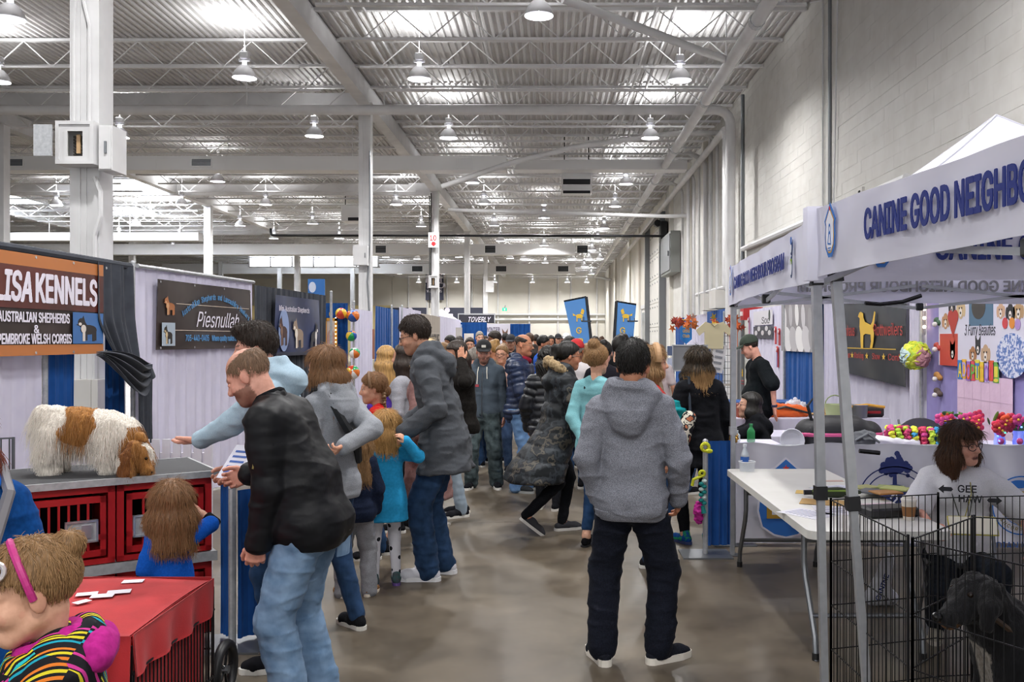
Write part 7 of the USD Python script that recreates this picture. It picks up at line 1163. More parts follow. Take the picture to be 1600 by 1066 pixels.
o = Polygon([(-50, -2), (-22, 12), (0, 1), (22, 12), (50, -2)]); sh_ = Polygon([(0, 0), (16, 14), (28, 20), (38, 40), (42, 80), (36, 104), (18, 116), (0, 120), (-18, 116), (-36, 104), (-42, 80), (-38, 40), (-28, 20), (-16, 14)]); g = lambda p: affinity.scale(p, s_, -s_, origin=(0, 0))
obj('shield_emblem', move(prism(g(sh_), 0, .002), Tb(c, z)), 'tent_blue', t); obj('shield_rim', move(prism(g(sh_.buffer(3).difference(sh_)), 0, .002), Tb(c, z)), cm('#d8d6e0', .6), t); obj('leaf_mark', move(prism(g(affinity.translate(affinity.scale(star, 6, -6, origin=(0, 0)), 0, 14)), 0, .002), Tb(c, z, .009)), cm('#c8352c', .6), t); obj('gold_square', move(prism(g(sbox(-30, 40, 30, 92).difference(sbox(-22, 46, 22, 86))), 0, .002), Tb(c, z, .009)), cm('#b08a2c', .5), t); obj('white_field', move(prism(g(sbox(-22, 46, 22, 86)), 0, .002), Tb(c, z, .009)), cm('#d6d8e6', .6), t)
for k, (tx, w) in enumerate((('CANADIAN', 36), ('KENNEL', 30), ('CLUB', 22))): obj('lettering', move(text(tx, 9 * s_, w * s_), Tb(c - w * s_ / 2, z - (56 + 13 * k) * s_, .012)), 'print_navy', t)
obj('seal', move(prism(g(Point(18, 96).buffer(13).difference(Point(18, 96).buffer(10))), 0, .002), Tb(c, z, .012)), cm('#c6c8d2', .5), t); obj('seal_mark', move(prism(g(Point(18, 96).buffer(7).difference(Point(18, 96).buffer(4))), 0, .002), Tb(c, z, .012)), cm('#b0b6cc', .5), t)
c, z = P(1398, 772); q = random.Random(3); tree = shapely.union_all([Point(q.gauss(0, 11), 43 + q.gauss(0, 6)).buffer(q.uniform(3, 6), quad_segs=2) for _ in range(60)] + [Polygon([(-4, 4), (4, 4), (2.2, 40), (-2.2, 40)]), affinity.scale(Point(0, 42).buffer(13), 1.3, .9)]).simplify(.3); sg = lambda p: affinity.scale(p, s_, s_, origin=(0, 0))
obj('tree_emblem', move(prism(sg(tree), 0, .002), Tb(c, z)), 'print_navy', t); obj('mound_emblem', move(prism(sg(affinity.scale(Point(0, 0).buffer(24), 1, .62)), 0, .002), Tb(c, z, .007)), 'print_navy', t); obj('hound_mark', move(prism(sg(shapely.union_all([LineString([(-6, -6), (0, 2), (6, 7)]).buffer(1.8), LineString([(-2, 0), (-6, 8)]).buffer(1.3), LineString([(2, 2), (3, -8), (-1, -12)]).buffer(1.2)])), 0, .002), Tb(c, z, .01)), cm('#d6d8e6', .6), t)
ring = lambda r0, r1, a0=0, a1=360, sy=1.: affinity.scale(Point(0, 0).buffer(r1, quad_segs=16).difference(Point(0, 0).buffer(r0, quad_segs=16)), 1, sy)
obj('arc_emblem', move(prism(sg(ring(42, 44, sy=.75).intersection(sbox(-50, 0, 50, 50))), 0, .002), Tb(c, z)), 'print_navy', t); obj('arc_emblem', move(prism(sg(ring(52, 54, sy=.8).intersection(sbox(-60, 0, 60, 50))), 0, .002), Tb(c, z)), 'print_navy', t); obj('roots_emblem', move(prism(sg(shapely.union_all([LineString([(0, -14), (x, -24 - 4 * (k % 2))]).buffer(1.4) for k, x in enumerate((-20, -12, -4, 4, 12, 20))])), 0, .002), Tb(c, z)), 'print_navy', t)
c, z = P(1596, 790); obj('crest_ring', move(prism(sg(ring(44, 46)), 0, .002), Tb(c, z)), 'tent_blue', t); obj('crest_ring', move(prism(sg(ring(30, 31).intersection(sbox(-50, -50, 50, 5))), 0, .002), Tb(c, z)), 'tent_blue', t); obj('crest_beaver', move(prism(sg(affinity.scale(Point(-4, 33).buffer(8), 1.9, .8).union(Point(-17, 31).buffer(5)).union(affinity.scale(Point(15, 31).buffer(6), 2, .5))), 0, .002), Tb(c, z)), 'tent_blue', t)
obj('crest_leaf', move(prism(sg(affinity.translate(affinity.scale(star, 7, 7, origin=(0, 0)), -32, 28)), 0, .002), Tb(c, z)), cm('#4b5a52', .6), t); obj('crest_frame', move(prism(sg(Polygon([(-32, 22), (32, 22), (30, -14), (0, -34), (-30, -14)]).difference(Polygon([(-29, 19), (29, 19), (27, -12), (0, -30), (-27, -12)]))), 0, .002), Tb(c, z, .008)), cm('#b09a5a', .5), t); obj('crest_monogram', move(prism(sg(shapely.union_all([affinity.translate(ring(8, 11.5, sy=1.25), x, -4 + y_) for x, y_ in ((-14, 0), (-4, 4), (-4, -8), (8, 0))])), 0, .002), Tb(c, z, .009)), cm('#3d6fb4', .6), t)
word = 'INCORPORATED';
for k, ch_ in enumerate(word): ang = math.radians(-150 + k * 10.5 + 2); M = np.eye(4); a2 = math.radians(-60 + k * 10.5); M[:2, :2] = [[math.cos(a2), -math.sin(a2)], [math.sin(a2), math.cos(a2)]]; obj('ring_letter', move(move(text(ch_, 5.5 * s_, 4.5 * s_), M), Tb(c + 40 * s_ * math.cos(ang), z + 40 * s_ * math.sin(ang), .01)), cm('#8a7a4a', .6), t)
xx, zz = P(1564, 858); obj('lettering', move(text('CANADIAN KENNEL CLUB', 11 * s_, 170 * s_, bold=False), Tb(xx - 46 * s_, zz)), cm('#3a63a8', .6), t)
for x in (x0, 2.9, x1): obj('upright', tube([(x, CY + .05, 0), (x, CY + .05, .85)], .02, 8), 'aluminium', t); obj('foot', bx(x - .18, x + .18, CY - .02, CY + .2, 0, .01), 'steel_grey', t)
obj('rail', tube([(x0, CY + .05, .84), (x1, CY + .05, .84)], .016, 6), 'aluminium', t)
hang('low blue drape between the toy-hung pole and the tent leg', (1.24, 7.62), (1.5, 7.66), .03, .9, BLUE_D, 4, .015, 50)
t = thing('stanchion', 'silver upright pole hung with rope toys beside the low blue drape', 'pole', (1.22, 7.42, 0)); leg_foot(t, 1.225, 7.42, .92)
def toy(name, lab, u, v, y, build): p = W(u, v, y); t = thing(name, lab, 'dog toy', p); build(t, p)
def braid(t, p, c1, c2, n=9, r=.022, step=.022):
 for k in range(n): obj('braid_knot', sph(p + np.array([.012 * (-1) ** k, 0, -k * step]), (r, r * .9, r * .8), 1), cm(c1 if k % 3 else c2, .8), t)
 obj('tassel', tube([p + np.array([0, 0, -n * step]), p + np.array([.01, 0, -n * step - .06])], [.015, .022], 7), cm(c1, .8), t)
toy('rope_toy', 'teal braided rope toy hanging low on the silver pole', 1098, 752, 7.36, lambda t, p: braid(t, p, '#1f8f8c', '#cfe3df')); toy('rope_toy', 'yellow toy ring tied at the top of the silver pole', 1102, 699, 7.36, lambda t, p: (obj('ring', tube([p + .03 * np.array([math.cos(a), 0, math.sin(a)]) for a in np.arange(14) / 14 * 6.2832], .014, 7, closed=True), cm('#d2d62c', .6), t), obj('bow', sph(p + (.03, -.01, -.03), (.03, .015, .02), 1), cm('#c8cf28', .6), t))); toy('rope_toy', 'yellow toy halfway down the silver pole', 1097, 740, 7.36, lambda t, p: (obj('ring', tube([p + .02 * np.array([math.cos(a), 0, math.sin(a)]) for a in np.arange(14) / 14 * 6.2832], .012, 7, closed=True), cm('#c9cf2a', .6), t), obj('loop', tube([p + (0, 0, -.02), p + (-.07, 0, -.05), p + (-.08, 0, -.1)], .013, 7), cm('#d2d62c', .6), t))); toy('rope_toy', 'magenta fluffy toy low behind the silver pole', 1093, 800, 7.44, lambda t, p: (obj('fluff', wrinkle(skin_of(Form().ell(p, (.04, .04, .09)), .008), .03, (40, 40, 40), 3), cm('#b8208c', .8), t, smooth=True), obj('loop', tube([p + (0, 0, .08), p + (.02, 0, .14)], .008, 6), cm('#b8208c', .8), t)))
# bits on the club banner's top edge: small bottles and gold wrappers stand on a ledge table behind
t = skirted('small_table', 'small white table before the seated woman in the black hoodie', 1.45, 1.95, 7.85, 8.25, .84, 60)
def bottle(name, lab, x, y, z, h, r, col, cap_c, label_c=None, glassy=True):
 t = thing(name, lab, 'bottle', (x, y, z)); m = 'bottle_' + col.lstrip('#')
 if m not in _mats: mat(m, col, .1, alpha=.6 if glassy else 1, spec=.6)
 obj('bottle_body', lathe([(0, 0), (r * .9, 0), (r, h * .06), (r, h * .55), (r * .93, h * .62), (r * .4, h * .82), (r * .36, h * .93), (0, h * .93)], (x, y, z), 18), m, t, smooth=40); obj('cap', lathe([(0, h * .9), (r * .44, h * .9), (r * .44, h), (0, h)], (x, y, z), 14), cm(cap_c, .5), t)
 if label_c: obj('label', lathe([(r * 1.015, h * .3), (r * 1.015, h * .52)], (x, y, z), 18), cm(label_c, .5), t)
bottle('soda_bottle', 'green soda bottle on the table before the seated woman', 1.72, 8.0, .85, .16, .036, '#2f9a56', '#2f8f58'); bottle('water_bottle', 'clear bottle beside the green soda bottle', 1.6, 8.02, .85, .1, .03, '#c7d3dc', '#d8dde2')
t = thing('gold_tinsel', 'gold tinsel bundle on the small table behind the banner', 'decoration', (1.5, 7.95, .85)); obj('tinsel', wrinkle(skin_of(Form().ell((1.53, 7.97, .9), (.065, .05, .06)), .008), .04, (60, 60, 60), 4), mat('tinsel', '#b58a3a', .3, metal=.6, noise=(60, '#7a5a24', .4, .6)), t, smooth=False); obj('ribbon', tube([(1.5, 7.92, .95), (1.53, 7.92, .98), (1.56, 7.92, .95)], .012, 6), cm('#c76aa0', .5), t)
t = thing('paper_plate', 'white paper plate standing on edge behind the banner', 'plate', (2.15, 7.86, .85)); obj('plate', move(lathe([(0, 0), (.075, 0), (.11, .014), (.105, .016), (.073, .005), (0, .005)], (0, 0, 0), 20), plane_T((2.05, 7.9, .87), (1, 0, 0))), cm('#dfe0ea', .6), t); obj('easel', bx(2.0, 2.1, 7.91, 7.96, .76, .8), cm('#cfd0d8', .6), t)
# ---------------------------------------------------------------- folding table with papers
FX0, FX1, FY0, FY1, FZ = 1.335, 2.1, 4.80, 7.12, .74
mat('table_plastic', '#d8d7d2', .5, noise=(3, '#cfcec8', .35, .7)); t = thing('folding_table', 'long white plastic folding table with papers, under the tent', 'table', (1.7, 6, 0)); s_ = sbox(FX0, FY0, FX1, FY1).buffer(-.06).buffer(.06, quad_segs=5); obj('table_top', prism(s_, FZ - .012, FZ), 'table_plastic', t); obj('top_edge', prism(s_.difference(s_.buffer(-.02)), FZ - .045, FZ - .012), 'table_plastic', t); obj('underside', prism(s_.buffer(-.02), FZ - .02, FZ - .012), 'table_plastic', t)
for y, sg in ((FY1 - .32, -1), (FY0 + .42, 1)):
 for x in (FX0 + .09, FX1 - .09): obj('leg', tube([(x, y, FZ - .03), (x, y, .48), (x, y - .03 * sg, .40), (x + (.0), y - .22 * sg, .12), (x, y - .24 * sg, .0)], .017, 8), 'steel_grey', t, smooth=40); obj('foot', tube([(x, y - .235 * sg, .0), (x, y - .235 * sg, .04)], .021, 8), 'black_plastic', t)
 obj('cross_brace', tube([(FX0 + .09, y - .16 * sg, .22), (FX1 - .09, y - .16 * sg, .22)], .014, 8), 'steel_grey', t); obj('cross_brace', tube([(FX0 + .09, y, .6), (FX1 - .09, y, .6)], .012, 8), 'steel_grey', t)
def paper(name, lab, u, v, w, h, rz, col, z=.0, print_=None, cat='paper', th=.0015):
 p = at(u, v, FZ); t = thing(name, lab, cat, (p[0], p[1], FZ)); M = np.block([[Rz(rz), np.array([[p[0]], [p[1]], [FZ + z + th / 2 + .0005]])], [np.zeros((1, 3)), np.ones((1, 1))]]); obj('sheet', move(chamfer_box((w, h, th), th * .3), M), cm(col, .6), t)
 if print_: M2 = M.copy(); M2[2, 3] += th / 2; obj('print', [move(chamfer_box((w * .7, h * .03, .0006), .0001).apply_translation((0, h * (.35 - .1 * k), .0003)), M2) for k in range(print_)], cm('#7d7f9a', .6), t, kind='stuff')
paper('printed_form', 'printed form lying flat on the near part of the table', 1262, 803, .22, .28, 35, '#d4d3dc', 0, 7); paper('printed_form', 'second printed form beside the near tent leg', 1300, 798, .2, .28, -8, '#dcdbe2', 0, 7); paper('envelope', 'yellow envelope on the table left of the tent leg', 1268, 770, .2, .14, -18, '#d9b45a'); paper('letter_sheet', 'white sheet half under the green umbrella', 1306, 764, .28, .22, 24, '#d6d8e6', 0, 4); paper('pink_slip', 'oval pink slip near the far right table edge', 1302, 752, .14, .06, 0, '#c9a79a'); paper('pink_sheet', 'pink sheet under the black purse', 1372, 792, .3, .2, 14, '#dcc2cc'); paper('gold_folder', 'golden brown folder near the tent legs', 1290, 786, .3, .2, -20, '#b08a4a', .002)
t = thing('umbrella', 'folded dark green umbrella lying across the table', 'umbrella', (1.75, 5.9, FZ)); a, b = at(1256, 777, FZ) + (0, 0, .03), at(1345, 778, FZ) + (0, 0, .035); obj('canopy', tube([a + (b - a) * .12, a + (b - a) * .2, a + (b - a) * .6, b], [.012, .025, .034, .01], 8), cm('#2c3620', .7), t); obj('stripe', tube([a + (b - a) * .14 + (0, -.02, .012), a + (b - a) * .8 + (0, -.03, .014)], .006, 5), cm('#7c9a3c', .6), t); obj('grip', tube([a, a + (b - a) * .13], .016, 8), 'black_plastic', t)
for k, (u, v, c, rz) in enumerate(((1352, 764, '#9a9a62', 30), (1372, 772, '#3a3c40', 10), (1392, 768, '#8f9a5c', -25), (1360, 776, '#5a5d62', 50), (1384, 780, '#a8763c', 15), (1400, 776, '#aab06a', -40))): paper('leaflet', ('olive leaflet standing highest in the heap', 'black pouch in the leaflet heap', 'pale green leaflet at the right of the heap', 'grey leaflet at the front of the heap', 'orange brown card in the leaflet heap', 'yellow green leaflet at the far right of the heap')[k], u, v, .17, .13, rz, c, .004 + .008 * k, None, 'leaflet', .012)
t = thing('purse', 'flat black purse with a round silver clasp on the table', 'purse', at(1385, 800, FZ)); p = at(1388, 806, FZ); M = np.block([[Rz(12), np.array([[p[0]], [p[1]], [FZ]])], [np.zeros((1, 3)), np.ones((1, 1))]]); obj('purse_body', move(chamfer_box((.3, .16, .055), .012).apply_translation((0, 0, .028)), M), 'black_plastic', t); obj('clasp', move(lathe([(0, .0), (.018, .0), (.018, .006), (0, .006)], (0, 0, 0), 14), M @ plane_T((.07, -.081, .03), (1, 0, 0))), 'chrome', t)
t = thing('coffee_cup', 'paper coffee cup with a brown sleeve and white lid', 'cup', at(1420, 810, FZ)); p = at(1420, 812, FZ); obj('cup_body', lathe([(0, 0), (.03, 0), (.041, .11), (0, .11)], p, 18), cm('#d8d0c4', .6), t, smooth=40); obj('sleeve', lathe([(.0325, .02), (.0395, .075)], p, 18), cm('#8f6238', .8), t, smooth=40); obj('lid', lathe([(.043, .105), (.044, .115), (.036, .12), (.034, .132), (0, .13)], p, 18), cm('#dedad4', .5), t, smooth=30)
t = thing('plastic_tub', 'clear plastic tub at the far left corner of the table', 'tub', (1.42, 7.0, FZ)); m = mat('clear_plastic', '#dfe4ea', .15, alpha=.25); obj('tub_wall', lathe([(.0, .003), (.055, .003), (.065, .075), (.06, .075), (.05, .006), (0, .006)], (1.47, 6.98, FZ), 20), m, t, smooth=40); obj('tub_rim', tube([(1.47 + .064 * math.cos(a), 6.98 + .064 * math.sin(a), FZ + .076) for a in np.arange(18) / 18 * 6.2832], .004, 5, closed=True), cm('#d2d4d8', .3), t)
bottle('water_bottle', 'water bottle with a blue label at the far left corner of the table', 1.47, 7.06, FZ, .2, .033, '#d4dde4', '#dfe3e8', '#2f62b4')
t = thing('tote_bag', 'white printed tote bag on the floor behind the table legs', 'bag', at(1372, 945, 0)); p = at(1375, 946, 0); F_ = Form().cap(p + (-.05, 0, .05), p + (.07, 0, .05), .05, .05).cap(p + (0, 0, .1), p + (.06, 0, .32), .07, .03); F_.cut(p + (0, 0, .004), (0, 0, -1)); obj('bag_body', wrinkle(skin_of(F_, .012), .012, (16, 16, 16), 2), cm('#c2c3ca', .7), t, smooth=True); obj('lettering', move(text('CANINE', .03, .18), plane_T((p[0] - .03, p[1] - .075, p[2] + .05), (.35, 0, .94), (-.94, 0, .35))), 'print_navy', t)
# ---------------------------------------------------------------- wire exercise pens
def pen_panel(t, a, b, h, n, rails=(.0, .22, .45, .68, 1.0)):
 a, b = np.asarray(a, float), np.asarray(b, float); g = lambda s, z: np.array([*(a + (b - a) * s), z]); ws = [bar(g(s, .01), g(s, h), .0032) for s in np.linspace(0, 1, n)]
 p = obj('pen_panel', ws, 'dark_metal', t, kind='stuff');
 for r_ in rails: obj('pen_rail', bar(g(0, max(.01, r_ * h)), g(1, max(.01, r_ * h)), .005), 'dark_metal', p)
 for s in (0, 1): obj('pen_post', bar(g(s, 0), g(s, h + .01), .009), 'dark_metal', p)
A_, B_, C_, D_ = np.array([1.375, 4.55]), np.array([1.43, 3.70]), np.array([1.72, 3.20]), np.array([2.35, 2.45]); E_, F2 = np.array([1.98, 4.72]), np.array([2.72, 4.82])
t = thing('exercise_pen', 'tall black wire exercise pen in front of the folding table', 'wire pen', (1.7, 4.3, 0)); pen_panel(t, A_, E_, .95, 17); pen_panel(t, E_, F2, .93, 19); pen_panel(t, A_, B_, .95, 22)
t = thing('exercise_pen', 'second black wire pen panel folded around the big dark dog', 'wire pen', (1.9, 3.5, 0)); pen_panel(t, B_ + (.01, -.02), np.array([1.9, 4.14]), .945, 17); pen_panel(t, B_ + (.01, -.02), C_, .94, 15); pen_panel(t, C_, D_, .94, 22); pen_panel(t, np.array([1.9, 4.16]), np.array([2.6, 4.0]), .94, 18)
# big dark dog lying sitting in the pen
BLK, RUST, WCH = np.array(lin('#131316')), np.array(lin('#8a5a2a')), np.array(lin('#c9c2b8'))
def big_dog():
 t = thing('dog', 'large black dog with tan markings sitting inside the wire pen', 'dog', (1.96, 3.78, 0)); O = np.array([1.96, 3.78, 0]); D = Form(); P = lambda x, y, z: O + np.array([x, y, z])
 D.chain([P(.30, .12, .2), P(.15, .08, .33), P(-.02, .0, .47), P(-.12, -.03, .56)], [.2, .2, .17, .12], .1); D.ell(P(.3, .1, .16), (.22, .24, .17), None, .08)
 D.chain([P(-.12, -.03, .56), P(-.2, -.05, .66)], [.115, .1], .05); D.ell(P(-.25, -.07, .70), (.105, .1, .095), None, .04); D.cap(P(-.3, -.1, .68), P(-.4, -.15, .645), .06, .045, .03)
 for sy in (-.1, .1): D.chain([P(-.08, sy - .02, .45), P(-.12, sy - .02, .25), P(-.14, sy - .03, .06)], [.1, .07, .055], .05); D.cap(P(-.14, sy - .03, .045), P(-.22, sy - .04, .04), .05, .042, .02); D.chain([P(.2, sy * 2.0, .2), P(.02, sy * 2.1, .14), P(-.05, sy * 2.1, .05), P(-.12, sy * 2.1, .045)], [.13, .09, .055, .045], .05)
 for sy in (-.095, .075): D.chain([P(-.23, sy - .07, .76), P(-.25, sy * 1.35 - .07, .7), P(-.27, sy * 1.4 - .07, .63)], [.035, .04, .025], .02)
 D.chain([P(.45, .2, .1), P(.6, .3, .06), P(.7, .3, .06)], [.08, .06, .03], .04); D.cut(P(0, 0, .004), (0, 0, -1))
 def col(p):
  q = p - O
  if q[2] < .1 and q[0] < .0: return RUST
  if q[0] < -.36 and q[2] < .62: return RUST * .6
  if q[0] < -.12 and .3 < q[2] < .5 and abs(q[1] + .03) < .07: return WCH * .5
  return BLK
 m, c = fur(D, .012, col, .016, 22, 8); obj('coat', m, 'fur', t, smooth=True, color=c); obj('nose', sph(P(-.45, -.17, .655), (.022, .022, .018), 1), cm('#0c0c0d', .3), t); obj('eye', sph(P(-.31, -.15, .735), .012, 1), cm('#1c1008', .15), t); obj('eye', sph(P(-.33, -.04, .735), .012, 1), cm('#1c1008', .15), t)
 obj('collar', tube([P(-.16, -.04, .6) + .115 * np.array([math.cos(a) * .75, math.sin(a), math.cos(a) * -.6]) for a in np.arange(18) / 18 * 6.2832], .012, 6, closed=True), cm('#3a2a1c', .5), t)
big_dog()
# ================================================================ PEOPLE
X_ = lambda u, y: (u - 866) / FPX * y
def folk(label, u, y, yaw, H, **k):
 """a person whose hips are seen at column u at depth y; world hand targets are given as hw=(left, right)"""
 x = X_(u, y); hw = k.pop('hw', (None, None)); hands = list(k.pop('hands', (None, None)))
 for i in (0, 1):
  if hw[i] is not None: hands[i] = local_of(x, y, yaw, hw[i])
 return person(label, x, y, yaw, H, hands=tuple(hands), **k)
HEATH = cloth('#696b73', '#8a8c95', 220, key='heather', lo=.4, hi=.6, bump=.4); CHAR = cloth('#34373b', '#43464b', 200); BLACK = cloth('#131417', '#1b1c20', 160); NAVYB = cloth('#1b1e2a', '#232736', 180)
J_LIGHT, J_DARK, J_MID, J_BLACK = denim('#5d7896', '#7d97b4'), denim('#22344c', '#30486a'), denim('#34506f', '#4b6a8c'), denim('#2a3335', '#566264')
SNW, SNB = dict(mat=cloth('#d8d8de', '#cfcfd6'), sole=cm('#e4e4e6', .5), laces=True), dict(mat=BLACK, sole=cm('#d5d2cb', .6)); SLIP = dict(mat=cloth('#2a2a2e'), sole=cm('#cfccc6', .6), low=True); FLAT = dict(mat=cloth('#131316'), sole=cm('#1d1d20', .6), low=True, thick=.014)
cam_ = ramp_mat('camo', 6.5, [(0, '#1e2124'), (.44, '#32373c'), (.50, '#23262a'), (.55, '#4a463f'), (.60, '#1d2023')], .55, detail=3.)
# -- foreground, left
def stripe_mat():
 n = {'t': ('texture_coordinate', {}), 'w': ('noise_texture', {'scale': 3.2, 'detail': 1.}), 'mp': ('mapping', {'scale': (1, 1, 1)}), 'x': ('separate_xyz', {}), 'a': ('math', {'math_type': 'multiply', 'value2': 62.}), 'b': ('math', {'math_type': 'multiply', 'value2': 5.}), 's': ('math', {'math_type': 'add'}), 'f': ('math', {'math_type': 'fraction'}), 'k': ('math', {'math_type': 'floor'}), 'wn': ('white_noise_texture', {'dimensions': '1D'}), 'r': ('rgb_ramp', {'interpolate': False, 'ramp': [(0, lin('#16161c')), (.30, lin('#16161c')), (.34, lin('#1f9ab0')), (.5, lin('#d2c42c')), (.64, lin('#d8772a')), (.78, lin('#c2388c')), (.9, lin('#2ab3b8'))]}), 'g': ('math', {'math_type': 'greater_than', 'value2': .48}), 'm': ('mix', {'color1': lin('#17171c')}), 'p': ('principled_bsdf', {'roughness': .85, 'specular_ior_level': .2}),
   'v': ('voronoi_texture', {'scale': 8.}), 'sr': ('separate_color', {}), 'ph': ('math', {'math_type': 'multiply', 'value2': 1.6}), 'y1': ('math', {'math_type': 'multiply'}), 'y2': ('math', {'math_type': 'add'})}
 _mats['stripes'] = usdkit.material(stage, '/World/Looks/stripes', n, [('t.object', 'w.vector'), ('t.object', 'v.vector'), ('t.object', 'x.vector'), ('v.color', 'sr.color'), ('x.z', 'y1.value1'), ('sr.r', 'y1.value2'), ('x.x', 'y2.value1'), ('y1.value', 'y2.value2'), ('y2.value', 'a.value1'), ('w.fac', 'b.value1'), ('a.value', 's.value1'), ('b.value', 's.value2'), ('s.value', 'f.value1'), ('s.value', 'k.value1'), ('k.value', 'wn.w'), ('wn.value', 'r.fac'), ('f.value', 'g.value1'), ('g.value', 'm.fac'), ('r.color', 'm.color2'), ('m.color', 'p.base_color')], surface='p.BSDF')
stripe_mat()
def girl_extra(J):
 hl = J['hl']; t = J['t']; obj('hair_tie', lathe_on(hl((0, -.095, .075)), hl((0, -.12, .085)), .024), cm('#8fa3ae', .6), t, world=False)
 b = obj('headband', tube([hl((math.sin(k) * .088, -.0 + .015 * math.cos(k), .02 + math.cos(k) * .108)) for k in np.linspace(-1.8, 1.8, 21)], .009, 8), cm('#b52a78', .5), t, world=False)
 for k in np.linspace(.4, 2.6, 2): c = hl((-.062, .06, .085) if k < 1 else (-.02, .068, .125)); obj('sequin_bow', tube([c + J['RH'] @ np.array([-.012, 0.021 * math.cos(a), .021 * math.sin(a)]) for a in np.arange(14) / 14 * 6.2832], .006, 7, closed=True), cm('#d9d4d6', .25, metal=.3), b, world=False); obj('bow_jewel', sph(c + J['RH'] @ np.array([-.012, 0, 0]), .011, 1), cm('#22408c', .2), b, world=False)
 C3, RT, s = J['C3'], J['RT'], J['s']; ring = lambda R, z, d: [C3 + RT @ np.array([math.sin(a) * R, -math.cos(a) * R + .012, z - d * math.cos(a)]) for a in np.linspace(-2.9, 2.9, 17)]
 obj('collar', wrinkle(skin_of(Form().chain(ring(.088, -.008, -.022), .021, .012).chain(ring(.1, -.04, -.022), .024, .02), .008), .01, (12, 12, 12), 2), 'stripes', t, smooth=True, world=False)
 obj('fleece_lining', wrinkle(skin_of(Form().chain(ring(.066, .0, -.015), .02, .012).ell(C3 + RT @ np.array([.0, -.08, -.035]), (.125, .05, .055), None, .03), .008), .012, (14, 14, 14), 4), cloth('#b52a86', '#a02276', 60), t, smooth=True, world=False)
folk('girl in a bright striped jacket and pink headband looking down at left front', 112, 2.2, 114, 1.28, sex='c', skin='pale', g=1.05, lean=8, head=(12, 8, 0), hair=('bun', 'sandy', (0, -.105, .085), .72), top=dict(kind='jacket', mat='stripes', off=.034, fold=.02, name='striped_jacket'), bottom=dict(mat=BLACK), extras=(girl_extra,), hs=.97, hands=((-.13, .22, .62), (.16, .12, .6)), seed=3)
def p2x(J):
 obj('bag_strap', tube([J['C3'] + J['RT'] @ np.array(q) for q in ((.12, .09, -.02), (.13, .0, .045), (.12, -.10, -.02), (.05, -.155, -.2), (-.06, -.17, -.36))], .018, 6), cm('#77757a', .6), J['t'], world=False)
 F = Form(); F.chain([J['C3'] + J['RT'] @ np.array([math.sin(a) * .085, -math.cos(a) * .08, .012]) for a in np.linspace(-2.4, 2.4, 11)], .04, .02); obj('fleece_collar', wrinkle(skin_of(F, .01), .012, (12, 12, 12), 4), cloth('#1f6fd0', '#1a63bd', 60), J['t'], smooth=True, world=False)
folk('woman in a blue fleece with long auburn hair at the left edge', -72, 2.82, 48, 1.56, sex='f', g=1.22, hair=('long', 'auburn', .34), top=dict(kind='jacket', mat=cloth('#164a8c', '#123f7a', 60), off=.03, hem=.3, flare=.03, name='fleece'), bottom=dict(mat=BLACK), extras=(p2x,), seed=4)
def kidx(J):
 for i in (0, 1): d = J['wr'][i] - J['el'][i]; obj('undersleeve', tube([J['sh'][i] + (J['el'][i] - J['sh'][i]) * .7, J['el'][i], J['el'][i] + d * (.35 if i == 1 else .8)], [.037, .034, .028], 10), BLACK, J['t'], smooth=60, world=False)
folk('small child in a blue t-shirt with long brown hair reaching for the red crates', 268, 4.42, 28, 1.06, sex='c', skin='pale', hair=('long', 'light', .24), top=dict(kind='tee', mat=cloth('#1757b8', '#144da6', 120), sleeve=.45), bottom=dict(mat=BLACK), extras=(kidx,), hw=(None, W(303, 792, 4.62)), palms=(None, (-1, 0, 0)), poles=(None, (1, -.3, -.3)), seed=5)
# -- the pair feeding the dog
BOMB = mat('bomber', '#0f1013', .5, noise=(9, '#15161a', .3, .7), bump=(30, .12, .008), spec=.2)
def bombx(J):
 C0, R = J['C0'], J['RT']; h = J['hp']; P0 = C0 + np.array([.055, -.142, -.06]); obj('back_pocket', sheet(lambda u, v: np.stack([P0[0] + (u - .5) * .14, P0[1] - .025 + .03 * np.abs(u - .5) ** 2 * 4 + 0 * v - (v - .5) * .01, P0[2] - .12 + .14 * v], 2), 8, 8, .006), J_LIGHT, J['t'], world=False)
 obj('collar_rib', tube([J['C3'] + R @ np.array([math.sin(a) * .075, -math.cos(a) * .073 + .012, .03 - .045 * max(0, -math.cos(a))]) for a in np.linspace(-2.7, 2.7, 15)], .02, 8), cloth('#101114', '#17181c', 120), J['t'], smooth=60, world=False)
 e = J['sh'][0] * .45 + J['el'][0] * .55; obj('sleeve_zip', bar(e + np.array([-.075, .02, .02]), e + np.array([-.075, .03, -.04]), .008), cm('#b09a5a', .3, metal=.8), J['t'], world=False)
folk('balding bearded man in a black bomber jacket and light jeans looking down at the dog', 484, 4.2, 84, 1.77, sex='m', g=1.1, skin='rosy', lean=28, head=(30, 2, 0), hair=('ring', '#7d6450'), beard=('#4a3324', .65), top=dict(kind='jacket', mat=BOMB, off=.04, fold=.014, hem=.13, name='bomber_jacket', collar=.02), bottom=dict(mat=J_LIGHT, fit=.028, fold=.016), shoes=SNB, hw=(W(404, 846, 4.05), W(392, 742, 4.5)), poles=((-.3, -1, .1), None), curl=(.9, .9), extras=(bombx,), seed=6, feet=((-.11, .02, 10), (.13, -.03, -12)))
BLUEH = cloth('#9db4c4', '#a9bfce', 150)
x5, y5, w5 = X_(462, 4.93), 4.93, 90
def loc5(p): return local_of(x5, y5, w5, p)
hd5 = Rz(-w5) @ (W(212, 735, 5.24) - W(268, 724, 5.15)); up5 = Rz(-w5) @ np.array([0, 0, 1.0])
